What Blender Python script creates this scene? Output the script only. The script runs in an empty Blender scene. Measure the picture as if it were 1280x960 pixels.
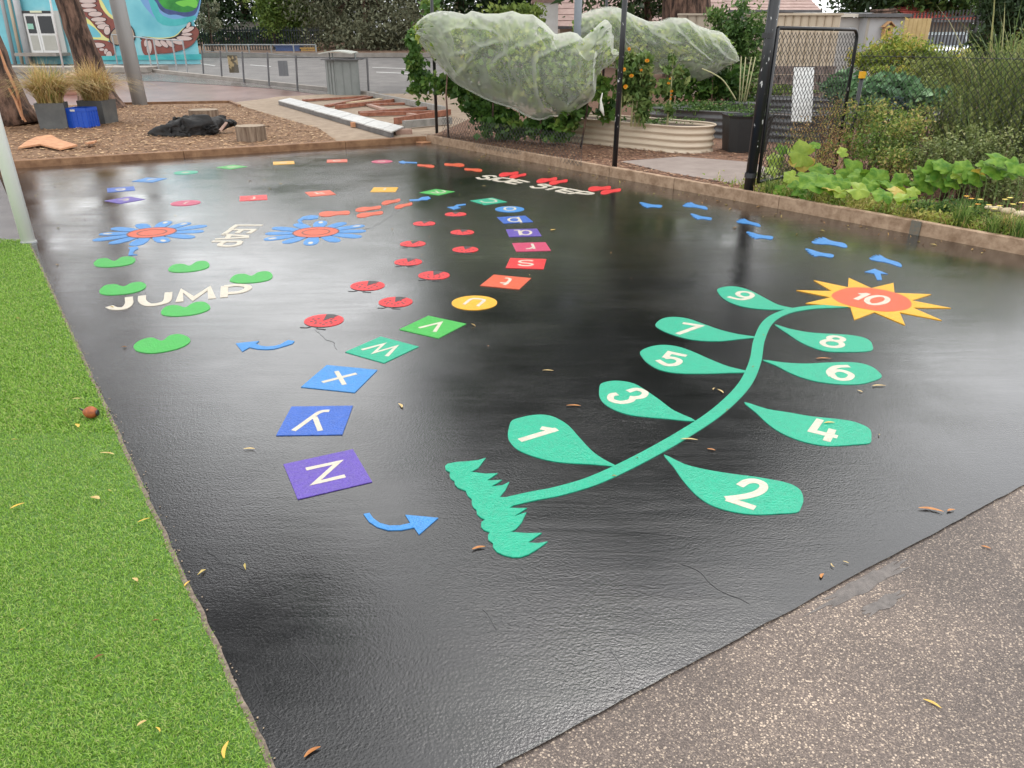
import bpy, bmesh, math, random
import numpy as np
from mathutils import Vector, Matrix, noise as mnoise
random.seed(7); rng = np.random.default_rng(7)
R = math.radians
sc = bpy.context.scene
C = bpy.context.scene.collection

# ------------------------------------------------------------------ camera, sky, sun, exposure
H = 1.6; FPX = 950.0; PITCH = R(24.33)
cam_d = bpy.data.cameras.new('camera'); cam = bpy.data.objects.new('camera', cam_d); C.objects.link(cam)
cam.location = (0, 0, H); cam.rotation_euler = (R(90) - PITCH, 0, 0)
cam_d.sensor_width = 36; cam_d.lens = FPX / 1280 * 36; cam_d.clip_end = 2000; cam_d.clip_start = 0.05
sc.camera = cam
SUN_EL, SUN_AZ = R(58), R(20)        # azimuth measured from +y towards +x
w = bpy.data.worlds.new('World'); sc.world = w; w.use_nodes = True
nt = w.node_tree; nt.nodes.clear()
out = nt.nodes.new('ShaderNodeOutputWorld'); bg = nt.nodes.new('ShaderNodeBackground')
sky = nt.nodes.new('ShaderNodeTexSky'); sky.sky_type = 'NISHITA'; sky.sun_disc = False
sky.sun_elevation = SUN_EL; sky.sun_rotation = SUN_AZ; sky.dust_density = 4; sky.air_density = 1.5
hs = nt.nodes.new('ShaderNodeHueSaturation'); hs.inputs['Saturation'].default_value = 0.22
tc = nt.nodes.new('ShaderNodeTexCoord'); ns = nt.nodes.new('ShaderNodeTexNoise')
ns.inputs['Scale'].default_value = 2.2; ns.inputs['Detail'].default_value = 5; ns.inputs['Roughness'].default_value = .55
cr = nt.nodes.new('ShaderNodeValToRGB')
cr.color_ramp.elements[0].position = .3; cr.color_ramp.elements[0].color = (9.0, 9.3, 10.0, 1)
cr.color_ramp.elements[1].position = .7; cr.color_ramp.elements[1].color = (20.0, 20.0, 19.8, 1)
mx = nt.nodes.new('ShaderNodeMix'); mx.data_type = 'RGBA'; mx.inputs[0].default_value = 0.75   # cloud deck over the blue sky
nt.links.new(sky.outputs[0], hs.inputs['Color']); nt.links.new(tc.outputs['Generated'], ns.inputs['Vector'])
nt.links.new(ns.outputs['Fac'], cr.inputs[0]); nt.links.new(hs.outputs[0], mx.inputs[6]); nt.links.new(cr.outputs[0], mx.inputs[7])
nt.links.new(mx.outputs[2], bg.inputs['Color']); bg.inputs['Strength'].default_value = 0.10
nt.links.new(bg.outputs[0], out.inputs['Surface'])
sd = bpy.data.lights.new('sun', 'SUN'); sun = bpy.data.objects.new('sun', sd); C.objects.link(sun)
sd.energy = 0.8; sd.angle = R(18); sd.color = (1, .96, .9)
sv = Vector((math.sin(SUN_AZ) * math.cos(SUN_EL), math.cos(SUN_AZ) * math.cos(SUN_EL), math.sin(SUN_EL)))
sun.rotation_euler = sv.to_track_quat('Z', 'Y').to_euler(); sun.location = (0, 0, 30)
sc.view_settings.view_transform = 'Standard'; sc.view_settings.look = 'None'; sc.view_settings.gamma = 1
sc.view_settings.exposure = 0.72

# ------------------------------------------------------------------ survey helpers: where a sight line meets the ground or a depth
CP, SP = math.cos(PITCH), math.sin(PITCH)
def terr(x, y):
    return 0.05 * (min(y, 64) - 24) if y > 24 else 0.0
def ray(px, py):
    X, Y = (px - 640) / FPX, (py - 480) / FPX
    return X, CP - Y * SP, -SP - Y * CP
def G(px, py, h=0.0):
    dx, dy, dz = ray(px, py)
    t = (H - h) / -dz if dz < -1e-4 else 1e9
    if dy * t > 24:
        # ground rises at 5 %: H + dz t = h + .05 (dy t - 24)
        t = (H - h + 1.2) / (0.05 * dy - dz)
        if dy * t > 64: t = 64 / dy
    return Vector((dx * t, dy * t, h + terr(0, dy * t)))
def W(px, py, Y):
    dx, dy, dz = ray(px, py); t = Y / dy
    return Vector((dx * t, Y, H + dz * t))
def zt(pts, ox, oy, s): return [(ox + a / s, oy + b / s) for a, b in pts]

# ------------------------------------------------------------------ materials
def lin(c):
    return tuple((v / 12.92 if v <= .04045 else ((v + .055) / 1.055) ** 2.4) for v in [k / 255 for k in c])
MATS = {}
def mat(name, c, c2=None, rough=.7, scale=8, bump=0, bscale=40, metal=0, spec=.5, detail=4, stretch=None, coat=0, trans=0, p=(.35, .65)):
    c = tuple(k * .85 for k in c); c2 = tuple(k * .85 for k in c2) if c2 else None
    m = bpy.data.materials.new(name); m.use_nodes = True; t = m.node_tree; b = t.nodes['Principled BSDF']
    b.inputs['Base Color'].default_value = (*c, 1); b.inputs['Roughness'].default_value = rough
    b.inputs['Metallic'].default_value = metal; b.inputs['Specular IOR Level'].default_value = spec
    if coat: b.inputs['Coat Weight'].default_value = coat; b.inputs['Coat Roughness'].default_value = .08
    tcn = t.nodes.new('ShaderNodeTexCoord'); mp = t.nodes.new('ShaderNodeMapping')
    t.links.new(tcn.outputs['Object'], mp.inputs['Vector'])
    if stretch: mp.inputs['Scale'].default_value = stretch
    if c2:
        n = t.nodes.new('ShaderNodeTexNoise'); n.inputs['Scale'].default_value = scale; n.inputs['Detail'].default_value = detail
        n.inputs['Roughness'].default_value = .65
        r = t.nodes.new('ShaderNodeValToRGB'); r.color_ramp.elements[0].position = p[0]; r.color_ramp.elements[1].position = p[1]
        r.color_ramp.elements[0].color = (*c, 1); r.color_ramp.elements[1].color = (*c2, 1)
        t.links.new(mp.outputs[0], n.inputs['Vector']); t.links.new(n.outputs['Fac'], r.inputs[0]); t.links.new(r.outputs[0], b.inputs['Base Color'])
    if bump:
        n2 = t.nodes.new('ShaderNodeTexNoise'); n2.inputs['Scale'].default_value = bscale; n2.inputs['Detail'].default_value = 5
        bp = t.nodes.new('ShaderNodeBump'); bp.inputs['Strength'].default_value = bump; bp.inputs['Distance'].default_value = .01
        t.links.new(mp.outputs[0], n2.inputs['Vector']); t.links.new(n2.outputs['Fac'], bp.inputs['Height']); t.links.new(bp.outputs[0], b.inputs['Normal'])
    MATS[name] = m; return m
def foliage(name, cols, trans=.3, rough=.55):
    m = bpy.data.materials.new(name); m.use_nodes = True; t = m.node_tree; b = t.nodes['Principled BSDF']
    a = t.nodes.new('ShaderNodeAttribute'); a.attribute_name = 'rnd'
    r = t.nodes.new('ShaderNodeValToRGB'); e = r.color_ramp.elements
    while len(e) < len(cols): e.new(.5)
    for i, c in enumerate(cols):
        c = tuple(k * .85 for k in c); e[i].position = i / (len(cols) - 1); e[i].color = (*c, 1)
    t.links.new(a.outputs['Fac'], r.inputs[0]); t.links.new(r.outputs[0], b.inputs['Base Color'])
    b.inputs['Roughness'].default_value = rough; b.inputs['Specular IOR Level'].default_value = .35
    tr = t.nodes.new('ShaderNodeBsdfTranslucent'); ms = t.nodes.new('ShaderNodeMixShader'); ms.inputs[0].default_value = trans
    t.links.new(r.outputs[0], tr.inputs['Color']); o = t.nodes['Material Output']
    t.links.new(b.outputs[0], ms.inputs[1]); t.links.new(tr.outputs[0], ms.inputs[2]); t.links.new(ms.outputs[0], o.inputs['Surface'])
    return m

# ------------------------------------------------------------------ object helpers
def tag(o, label=None, cat=None, group=None, kind=None):
    if label: o['label'] = label
    if cat: o['category'] = cat
    if group: o['group'] = group
    if kind: o['kind'] = kind
    return o
def thing(name, loc=(0, 0, 0), rz=0, label=None, cat=None, group=None):
    o = bpy.data.objects.new(name, None); C.objects.link(o); o.location = loc; o.rotation_euler = (0, 0, rz)
    o.empty_display_size = .2
    return tag(o, label, cat, group)
def link(name, me, m=None, parent=None, smooth=False, world=True):
    o = bpy.data.objects.new(name, me); C.objects.link(o)
    if m is not None and not me.materials:
        for q in (m if isinstance(m, (list, tuple)) else [m]): me.materials.append(q)
    if smooth:
        me.polygons.foreach_set('use_smooth', [True] * len(me.polygons))
    if parent is not None:
        o.parent = parent
        if world:     # geometry given in world coordinates
            o.matrix_parent_inverse = (Matrix.Translation(parent.location) @ parent.rotation_euler.to_matrix().to_4x4()).inverted() if parent.parent is None else Matrix.Identity(4)
            if parent.parent is not None:
                g = parent.parent
                o.matrix_parent_inverse = (Matrix.Translation(g.location) @ g.rotation_euler.to_matrix().to_4x4() @ parent.matrix_parent_inverse).inverted()
    return o
def mesh(name, v, f, m=None, parent=None, smooth=False, world=True):
    me = bpy.data.meshes.new(name); me.from_pydata([tuple(a) for a in v], [], f); me.update()
    return link(name, me, m, parent, smooth, world)
class MB:
    def __init__(s): s.v = []; s.f = []
    def add(s, v, f):
        b = len(s.v); s.v += [tuple(q) for q in v]; s.f += [tuple(b + i for i in q) for q in f]; return s
    def box(s, c, d, rz=0, rot=None):
        M = rot if rot is not None else Matrix.Rotation(rz, 3, 'Z'); c = Vector(c)
        v = [c + M @ Vector((x * d[0] / 2, y * d[1] / 2, z * d[2] / 2)) for x in (-1, 1) for y in (-1, 1) for z in (-1, 1)]
        return s.add(v, [(0, 1, 3, 2), (4, 6, 7, 5), (0, 4, 5, 1), (2, 3, 7, 6), (0, 2, 6, 4), (1, 5, 7, 3)])
    def beam(s, a, b, wd, ht, up=(0, 0, 1)):
        a, b = Vector(a), Vector(b); d = (b - a); L = d.length; d.normalize(); u = Vector(up); sd = d.cross(u).normalized(); u = sd.cross(d)
        M = Matrix((d, sd, u)).transposed()
        return s.box((a + b) / 2, (L, wd, ht), rot=M)
    def tube(s, pts, r, n=8, caps=True):
        pts = [Vector(p) for p in pts]; rs = r if isinstance(r, (list, tuple)) else [r] * len(pts); rings = []; b0 = len(s.v)
        ref = None
        for i, p in enumerate(pts):
            d = (pts[min(i + 1, len(pts) - 1)] - pts[max(i - 1, 0)]).normalized()
            if ref is None: ref = Vector((1, 0, 0)) if abs(d.x) < .8 else Vector((0, 1, 0))
            a = d.cross(ref).normalized(); ref = a.cross(d).normalized(); bb = ref
            for k in range(n):
                t = 2 * math.pi * k / n; s.v.append(tuple(p + (a * math.cos(t) + bb * math.sin(t)) * rs[i]))
        for i in range(len(pts) - 1):
            for k in range(n):
                k2 = (k + 1) % n
                s.f.append((b0 + i * n + k, b0 + i * n + k2, b0 + (i + 1) * n + k2, b0 + (i + 1) * n + k))
        if caps:
            s.f.append(tuple(b0 + k for k in reversed(range(n)))); s.f.append(tuple(b0 + (len(pts) - 1) * n + k for k in range(n)))
        return s
    def prism(s, poly, z0, z1):
        n = len(poly); v = [(p[0], p[1], z0) for p in poly] + [(p[0], p[1], z1) for p in poly]
        f = [tuple(range(n, 2 * n)), tuple(reversed(range(n)))] + [(i, (i + 1) % n, n + (i + 1) % n, n + i) for i in range(n)]
        return s.add(v, f)
    def build(s, name, m, parent=None, smooth=False, world=True):
        o = mesh(name, s.v, s.f, m, parent, smooth, world)
        if name in ('stems', 'branches', 'spots'): o['kind'] = 'stuff'
        return o
def ccw(p):
    a = sum(p[i][0] * p[(i + 1) % len(p)][1] - p[(i + 1) % len(p)][0] * p[i][1] for i in range(len(p)))
    return p if a > 0 else p[::-1]
def smooth_closed(p, k=4):
    n = len(p); o = []
    for i in range(n):
        a, b, c, d = [Vector(p[(i + j) % n][:2]) for j in (-1, 0, 1, 2)]
        for j in range(k):
            t = j / k
            o.append(.5 * ((2 * b) + (c - a) * t + (2 * a - 5 * b + 4 * c - d) * t * t + (3 * b - a - 3 * c + d) * t ** 3))
    return o
def smooth_open(p, k=5):
    p = [Vector(q) for q in p]; p = [p[0] * 2 - p[1]] + p + [p[-1] * 2 - p[-2]]; o = []
    for i in range(1, len(p) - 2):
        a, b, c, d = p[i - 1:i + 3]
        for j in range(k):
            t = j / k
            o.append(.5 * ((2 * b) + (c - a) * t + (2 * a - 5 * b + 4 * c - d) * t * t + (3 * b - a - 3 * c + d) * t ** 3))
    o.append(p[-2]); return o
def tri_fill(bm, f):
    from mathutils.geometry import tessellate_polygon
    vs = list(f.verts); t = tessellate_polygon([[v_.co for v_ in vs]]); n0 = f.normal.copy(); bm.faces.remove(f)
    for a, b, c in t:
        try: q = bm.faces.new((vs[a], vs[b], vs[c]))
        except ValueError: continue
        q.normal_update()
        if q.normal.dot(n0) < 0: q.normal_flip()
def tri_prism(poly, z0, z1):
    """extruded polygon (any outline) as bmesh -> mesh data"""
    bm = bmesh.new(); poly = ccw([tuple(q) for q in poly])
    vs = [bm.verts.new((q[0], q[1], z1)) for q in poly]; f = bm.faces.new(vs); f.normal_update()
    if f.normal.z < 0: f.normal_flip()
    tri_fill(bm, f)
    lo = [bm.verts.new((q[0], q[1], z0)) for q in poly]; n = len(poly)
    for i in range(n): bm.faces.new((vs[i], lo[i], lo[(i + 1) % n], vs[(i + 1) % n]))
    me = bpy.data.meshes.new('slab'); bm.to_mesh(me); bm.free(); return me
def decal(name, poly, z0, z1, m, parent=None):
    me = tri_prism(poly, z0, z1); me.name = name; return link(name, me, m, parent)
def gp(pts, h=0): return [G(a, b, h).xy for a, b in pts]
def ribbon_outline(pts, wd, closed=False):
    pts = [Vector(p[:2]) for p in pts]; n = len(pts); L = []; Rr = []
    for i in range(n):
        if closed: a, b = pts[i - 1], pts[(i + 1) % n]; d1 = (pts[i] - a).normalized(); d2 = (b - pts[i]).normalized()
        else:
            d1 = (pts[i] - pts[i - 1]).normalized() if i else (pts[1] - pts[0]).normalized()
            d2 = (pts[i + 1] - pts[i]).normalized() if i < n - 1 else d1
        t = d1 + d2
        t = t.normalized() if t.length > .3 else d1
        nn = Vector((-t.y, t.x)); k = 1 / max(.45, nn.dot(Vector((-d1.y, d1.x))))
        L.append(pts[i] + nn * wd / 2 * k); Rr.append(pts[i] - nn * wd / 2 * k)
    return L, Rr
def strokes(name, lines, wd, z0, z1, m, parent=None):
    """ground lettering: list of polylines ('c' prefix = closed) as one raised flat mesh"""
    mb = MB()
    for q, ln in enumerate(lines):
        cl = False
        if ln[0] == 'c': cl = True; ln = ln[1:]
        L, Rr = ribbon_outline(ln, wd, cl); n = len(L); zz = z1 + q * .00012
        for i in range(n if cl else n - 1):
            j = (i + 1) % n
            mb.add([(*L[i], zz), (*Rr[i], zz), (*Rr[j], zz), (*L[j], zz), (*L[i], z0), (*Rr[i], z0), (*Rr[j], z0), (*L[j], z0)],
                   [(0, 1, 2, 3), (0, 3, 7, 4), (1, 5, 6, 2)] + ([(0, 4, 5, 1)] if (i == 0 and not cl) else []) + ([(3, 2, 6, 7)] if (i == n - 2 and not cl) else []))
    o = mb.build(name, m, parent); return o

# ------------------------------------------------------------------ plant helpers (numpy)
def np_mesh(name, V, F, rnd, m, parent=None, kind=None, smooth=False):
    me = bpy.data.meshes.new(name); V = np.asarray(V, np.float32); F = np.asarray(F, np.int32); k = F.shape[1]
    me.vertices.add(len(V)); me.vertices.foreach_set('co', V.ravel())
    me.loops.add(F.size); me.loops.foreach_set('vertex_index', F.ravel())
    me.polygons.add(len(F)); me.polygons.foreach_set('loop_start', np.arange(0, F.size, k, dtype=np.int32))
    me.update(calc_edges=True); me.validate()
    if rnd is not None:
        a = me.attributes.new('rnd', 'FLOAT', 'FACE'); a.data.foreach_set('value', np.asarray(rnd, np.float32))
    o = link(name, me, m, parent, smooth)
    if kind: o['kind'] = kind
    return o
def leaves(name, P, size, m, parent=None, aspect=.55, fold=.25, up=.3, droop=0, rnd=None, kind=None, dirs=None):
    P = np.asarray(P, float); n = len(P); size = np.broadcast_to(size, (n,)) * rng.uniform(.6, 1.35, n)
    d = rng.normal(size=(n, 3)) if dirs is None else dirs + rng.normal(size=(n, 3)) * .35
    d[:, 2] -= droop; d /= np.linalg.norm(d, axis=1)[:, None]
    nn = rng.normal(size=(n, 3)); nn[:, 2] += up * 3; nn -= (nn * d).sum(1)[:, None] * d; nn /= np.linalg.norm(nn, axis=1)[:, None] + 1e-9
    s = np.cross(d, nn); L = size[:, None]
    a = P - d * L * .5; b = P + d * L * .5 - nn * L * .08; mid = P + nn * L * .02
    l = mid + s * L * aspect / 2 + nn * L * fold * .3 - d * L * .08; r = mid - s * L * aspect / 2 + nn * L * fold * .3 - d * L * .08
    V = np.stack([a, l, b, r], 1).reshape(-1, 3); i = np.arange(n)[:, None] * 4
    F = np.concatenate([i + [0, 2, 1], i + [0, 3, 2]], 0)
    rv = rng.uniform(0, 1, n) if rnd is None else rnd
    return np_mesh(name, V, F, np.concatenate([rv, rv]), m, parent, kind)
def cloud(c, r, n, K=20, cr=.25, shell=.55):
    c = np.array(c, float); r = np.array(r, float)
    u = rng.normal(size=(K, 3)); u /= np.linalg.norm(u, axis=1)[:, None]; u *= (shell + (1 - shell) * rng.uniform(0, 1, (K, 1)) ** .7)
    k = rng.integers(0, K, n); p = u[k] + rng.normal(size=(n, 3)) * cr * rng.uniform(.5, 1.2, K)[k][:, None]
    tone = rng.uniform(0, 1, K)[k] * .6 + rng.uniform(0, 1, n) * .4
    return c + p * r, tone, c + u * r
def blades(name, roots, h, m, parent=None, lean=.5, wd=.008, kind=None, seg=3, rnd=None, curl=1.0, leandir=None):
    roots = np.asarray(roots, float); n = len(roots); h = np.broadcast_to(h, (n,)) * rng.uniform(.55, 1.15, n)
    az = rng.uniform(0, 2 * np.pi, n); ld = np.stack([np.cos(az), np.sin(az), np.zeros(n)], 1)
    if leandir is not None: ld = leandir + ld * .5
    ln = rng.uniform(.1, 1, n) * lean; sd = np.stack([-np.sin(az + rng.uniform(-1, 1, n)), np.cos(az), np.zeros(n)], 1)
    Vs = []
    for k in range(seg + 1):
        t = k / seg; p = roots + ld * (ln * h * (t ** 1.8))[:, None] + np.array([0, 0, 1.]) * (h * (t - curl * .35 * ln * t ** 3))[:, None]
        ww = wd * (1 - t) ** .6 + .0004 if k < seg else 0
        Vs += [p - sd * ww / 2, p + sd * ww / 2]
    V = np.stack(Vs, 1).reshape(-1, 3); q = 2 * (seg + 1); i = np.arange(n)[:, None] * q; F = []
    for k in range(seg): F.append(i + [2 * k, 2 * k + 1, 2 * k + 3, 2 * k + 2])
    rv = rng.uniform(0, 1, n) if rnd is None else rnd
    return np_mesh(name, V, np.concatenate(F, 0), np.tile(rv, seg), m, parent, kind)
def ellip(n, c, r):
    a = rng.uniform(0, 2 * np.pi, n); q = np.sqrt(rng.uniform(0, 1, n)); return np.stack([c[0] + r[0] * q * np.cos(a), c[1] + r[1] * q * np.sin(a), np.full(n, c[2])], 1)

# ------------------------------------------------------------------ palette
g = lin
M_asphalt = mat('road_asphalt', (.14, .13, .125), (.21, .195, .185), .8, 1.5, .4, 60)
M_earth = mat('earth', (.13, .09, .06), (.22, .16, .11), .95, 3, .6, 20)
M_mulch = mat('bark_mulch', (.12, .06, .03), (.36, .21, .11), .9, 38, .9, 45, detail=6)
M_gmulch = mat('leaf_mulch', (.09, .045, .028), (.27, .14, .08), .9, 30, .9, 45, detail=6)
M_sand = mat('sandy_ground', (.3, .22, .15), (.42, .32, .23), .85, 5, .3, 80)
M_redpave = mat('wet_red_pavement', (.17, .085, .075), (.27, .16, .14), .28, 1.2, .15, 60)
M_wetpave = mat('wet_grey_pavement', (.1, .085, .08), (.2, .17, .155), .25, .8, .12, 60)
M_conc = mat('grey_concrete', (.28, .25, .22), (.38, .34, .3), .8, 3, .2, 60)
M_timber = mat('sleeper_timber', (.25, .155, .09), (.46, .32, .21), .75, 9, .5, 30, stretch=(1, 1, 1))
M_brownkerb = mat('brown_kerb', (.19, .09, .04), (.33, .18, .09), .7, 6, .5, 50)
M_white = mat('white_paint', (.78, .78, .76), (.7, .69, .66), .5, 3)
M_black = mat('black_paint', (.012, .012, .014), rough=.35, spec=.6)
M_grey = mat('galvanised_steel', (.36, .375, .38), (.46, .475, .48), .5, 3, metal=.0, stretch=(1, 1, .1))
M_bark = mat('rough_bark', (.035, .02, .014), (.26, .155, .11), .9, 9, 1.0, 14, stretch=(1, 1, .22), detail=9, p=(.4, .62))
MATS['rough_bark'].node_tree.nodes['Bump'].inputs['Distance'].default_value = .05
M_slough = mat('shed_bark', (.55, .25, .13), (.7, .38, .2), .8, 8, .3, 30)
M_cream = mat('cream_steel', (.62, .5, .37), (.68, .57, .43), .5, 1.5)
M_darkbed = mat('slate_steel', (.1, .1, .105), (.17, .17, .175), .4, 3)
M_soil = mat('potting_soil', (.04, .025, .018), (.09, .06, .04), .95, 30, .8, 50)

# wet sealed court
def court_material():
    m = bpy.data.materials.new('wet_black_sealcoat'); m.use_nodes = True; t = m.node_tree; b = t.nodes['Principled BSDF']; N = t.nodes.new; Lk = t.links.new
    tcn = N('ShaderNodeTexCoord'); P = tcn.outputs['Object']
    def noise(sc_, det=5, rough=.6, vec=P, dist=0):
        n = N('ShaderNodeTexNoise'); n.inputs['Scale'].default_value = sc_; n.inputs['Detail'].default_value = det
        n.inputs['Roughness'].default_value = rough; n.inputs['Distortion'].default_value = dist; Lk(vec, n.inputs['Vector']); return n.outputs['Fac']
    def mp(rot, scl):
        q = N('ShaderNodeMapping'); q.inputs['Rotation'].default_value = (0, 0, rot); q.inputs['Scale'].default_value = scl; Lk(P, q.inputs['Vector']); return q.outputs[0]
    def rampv(f, a, bb, va, vb):
        r = N('ShaderNodeMapRange'); r.inputs[1].default_value = a; r.inputs[2].default_value = bb; r.inputs[3].default_value = va; r.inputs[4].default_value = vb; Lk(f, r.inputs[0]); return r.outputs[0]
    def mathn(op, x, y):
        q = N('ShaderNodeMath'); q.operation = op
        for i, k in enumerate((x, y)):
            if isinstance(k, (int, float)): q.inputs[i].default_value = k
            else: Lk(k, q.inputs[i])
        return q.outputs[0]
    broad = noise(.55, 4, .55); patch = noise(1.7, 5, .6, dist=.6)
    streak = noise(3.2, 6, .62, mp(R(24), (.35, 2.6, 1)), 1.2); streak2 = noise(6, 5, .6, mp(R(-35), (.5, 2.2, 1)), .8)
    fine = noise(210, 3, .6)
    vo = N('ShaderNodeTexVoronoi'); vo.feature = 'SMOOTH_F1'; vo.inputs['Scale'].default_value = 125; vo.inputs['Smoothness'].default_value = .6; Lk(P, vo.inputs['Vector'])
    mid = mathn('SUBTRACT', noise(105, 4, .7, dist=.4), mathn('MULTIPLY', vo.outputs['Distance'], .9))
    # colour: worn bitumen
    r = N('ShaderNodeValToRGB'); r.color_ramp.elements[0].color = (.005, .005, .0055, 1); r.color_ramp.elements[1].color = (.015, .015, .016, 1)
    r.color_ramp.elements[0].position = .3; r.color_ramp.elements[1].position = .75; Lk(patch, r.inputs[0]); Lk(r.outputs[0], b.inputs['Base Color'])
    # wetness drives roughness
    wet = mathn('ADD', mathn('MULTIPLY', broad, .55), mathn('MULTIPLY', streak, .45))
    Lk(rampv(wet, .36, .64, .1, .27), b.inputs['Roughness'])
    b.inputs['IOR'].default_value = 1.5; b.inputs['Specular IOR Level'].default_value = .42
    b.inputs['Coat Weight'].default_value = .9; b.inputs['Coat IOR'].default_value = 1.33
    Lk(rampv(wet, .36, .64, .045, .2), b.inputs['Coat Roughness'])
    rough_amt = rampv(noise(.9, 4, .55), .36, .6, .35, 1.6)
    h = mathn('ADD', mathn('MULTIPLY', mathn('MULTIPLY', fine, rough_amt), .00035), mathn('MULTIPLY', mathn('MULTIPLY', mid, rough_amt), .00062))
    h = mathn('ADD', h, mathn('MULTIPLY', streak, .0009)); h = mathn('ADD', h, mathn('MULTIPLY', streak2, .0008))
    bp = N('ShaderNodeBump'); bp.inputs['Strength'].default_value = 1; bp.inputs['Distance'].default_value = 1.0; Lk(h, bp.inputs['Height'])
    Lk(bp.outputs[0], b.inputs['Normal'])
    hc = mathn('ADD', mathn('MULTIPLY', mathn('MULTIPLY', mid, rough_amt), .00022), mathn('MULTIPLY', streak, .0006))
    hc = mathn('ADD', hc, mathn('MULTIPLY', mathn('MULTIPLY', fine, rough_amt), .0003))
    bc = N('ShaderNodeBump'); bc.inputs['Strength'].default_value = 1; bc.inputs['Distance'].default_value = 1.0; Lk(hc, bc.inputs['Height'])
    Lk(bc.outputs[0], b.inputs['Coat Normal'])
    return m
M_court = court_material()
def aggregate_material():
    m = bpy.data.materials.new('coarse_aggregate_asphalt'); m.use_nodes = True; t = m.node_tree; b = t.nodes['Principled BSDF']; N = t.nodes.new; Lk = t.links.new
    P = N('ShaderNodeTexCoord').outputs['Object']
    def vor(scl):
        v = N('ShaderNodeTexVoronoi'); v.inputs['Scale'].default_value = scl; v.inputs['Randomness'].default_value = 1; Lk(P, v.inputs['Vector']); return v
    v = vor(300); sep = N('ShaderNodeSeparateColor'); Lk(v.outputs['Color'], sep.inputs[0])
    st = N('ShaderNodeValToRGB'); e = st.color_ramp.elements
    e[0].position = 0; e[0].color = (.085, .068, .06, 1); e[1].position = 1; e[1].color = (.5, .42, .33, 1)
    for p_, c_ in ((.35, (.1, .08, .07)), (.62, (.15, .122, .108)), (.82, (.19, .155, .135)), (.93, (.3, .245, .2))):
        q = e.new(p_); q.color = (*c_, 1)
    Lk(sep.outputs[0], st.inputs[0])
    n = N('ShaderNodeTexNoise'); n.inputs['Scale'].default_value = 1.6; n.inputs['Detail'].default_value = 5; Lk(P, n.inputs['Vector'])
    rr = N('ShaderNodeValToRGB'); rr.color_ramp.elements[0].position = .35; rr.color_ramp.elements[0].color = (.6, .57, .55, 1); rr.color_ramp.elements[1].position = .62; rr.color_ramp.elements[1].color = (1.02, .96, .9, 1)
    v3 = vor(135); s3_ = N('ShaderNodeSeparateColor'); Lk(v3.outputs['Color'], s3_.inputs[0]); g3 = N('ShaderNodeMath'); g3.operation = 'GREATER_THAN'; g3.inputs[1].default_value = .87; Lk(s3_.outputs[1], g3.inputs[0])
    l3 = N('ShaderNodeMath'); l3.operation = 'LESS_THAN'; l3.inputs[1].default_value = .42; Lk(v3.outputs['Distance'], l3.inputs[0]); m3 = N('ShaderNodeMath'); m3.operation = 'MULTIPLY'; Lk(g3.outputs[0], m3.inputs[0]); Lk(l3.outputs[0], m3.inputs[1])
    c3 = N('ShaderNodeMix'); c3.data_type = 'RGBA'; Lk(m3.outputs[0], c3.inputs[0]); Lk(st.outputs[0], c3.inputs[6]); c3.inputs[7].default_value = (.5, .42, .34, 1)
    Lk(n.outputs['Fac'], rr.inputs[0]); mu = N('ShaderNodeMix'); mu.data_type = 'RGBA'; mu.blend_type = 'MULTIPLY'; mu.inputs[0].default_value = 1
    Lk(c3.outputs[2], mu.inputs[6]); Lk(rr.outputs[0], mu.inputs[7]); Lk(mu.outputs[2], b.inputs['Base Color'])
    b.inputs['Roughness'].default_value = .55
    bp = N('ShaderNodeBump'); bp.inputs['Strength'].default_value = .55; bp.inputs['Distance'].default_value = .003; bp.invert = True
    Lk(v.outputs['Distance'], bp.inputs['Height']); Lk(bp.outputs[0], b.inputs['Normal'])
    return m
M_aggr = aggregate_material()

# ------------------------------------------------------------------ setting: ground sheets
K0 = Vector((-1.47, 13.65)); K1 = Vector((4.18, 6.09)); KU = (K1 - K0).normalized(); KN = Vector((-KU.y, KU.x)) * 1.0   # KN points to the garden side
if KN.x < 0: KN = -KN
L0 = Vector((-6.96, 10.62)); LU = (L0 - K0).normalized()                # left kerb runs from the corner towards -x
T0 = Vector((-.58, 1.29)); T1 = Vector((-4.24, 6.59)); TU = (T1 - T0).normalized()    # turf edge
A0 = Vector((-.04, 1.29)); A1 = Vector((2.02, 2.57)); AU = (A1 - A0).normalized()    # front asphalt edge
def isect(p, u, q, v):
    d = u.x * v.y - u.y * v.x; s = ((q.x - p.x) * v.y - (q.y - p.y) * v.x) / d; return p + u * s
cA = isect(T0, TU, A0, AU); cB = isect(A0, AU, K0, KU); cD = isect(T0, TU, K0, LU)
def sheet(name, poly, h, m, kind='structure', label=None):
    bm = bmesh.new(); vs = [bm.verts.new((p[0], p[1], 0)) for p in ccw([tuple(q)[:2] for q in poly])]; bm.faces.new(vs)
    for yy in (24, 64):
        bmesh.ops.bisect_plane(bm, geom=bm.verts[:] + bm.edges[:] + bm.faces[:], plane_co=(0, yy, 0), plane_no=(0, 1, 0))
    for v_ in bm.verts: v_.co.z = h + terr(v_.co.x, v_.co.y)
    bmesh.ops.triangulate(bm, faces=bm.faces[:])
    me = bpy.data.meshes.new(name); bm.to_mesh(me); bm.free()
    o = link(name, me, m); o['kind'] = kind
    if label: o['label'] = label
    return o
sheet('ground', [(-300, -100), (300, -100), (300, 500), (-300, 500)], -.06, M_earth)
back = Vector((0, -14))
sheet('asphalt_path', [cA - TU * 14, cA + TU * .3 + AU * .1, cB + KN * 0 - KU * .3, cB + KU * 6, (26, -14)], -.008, M_aggr)
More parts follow.
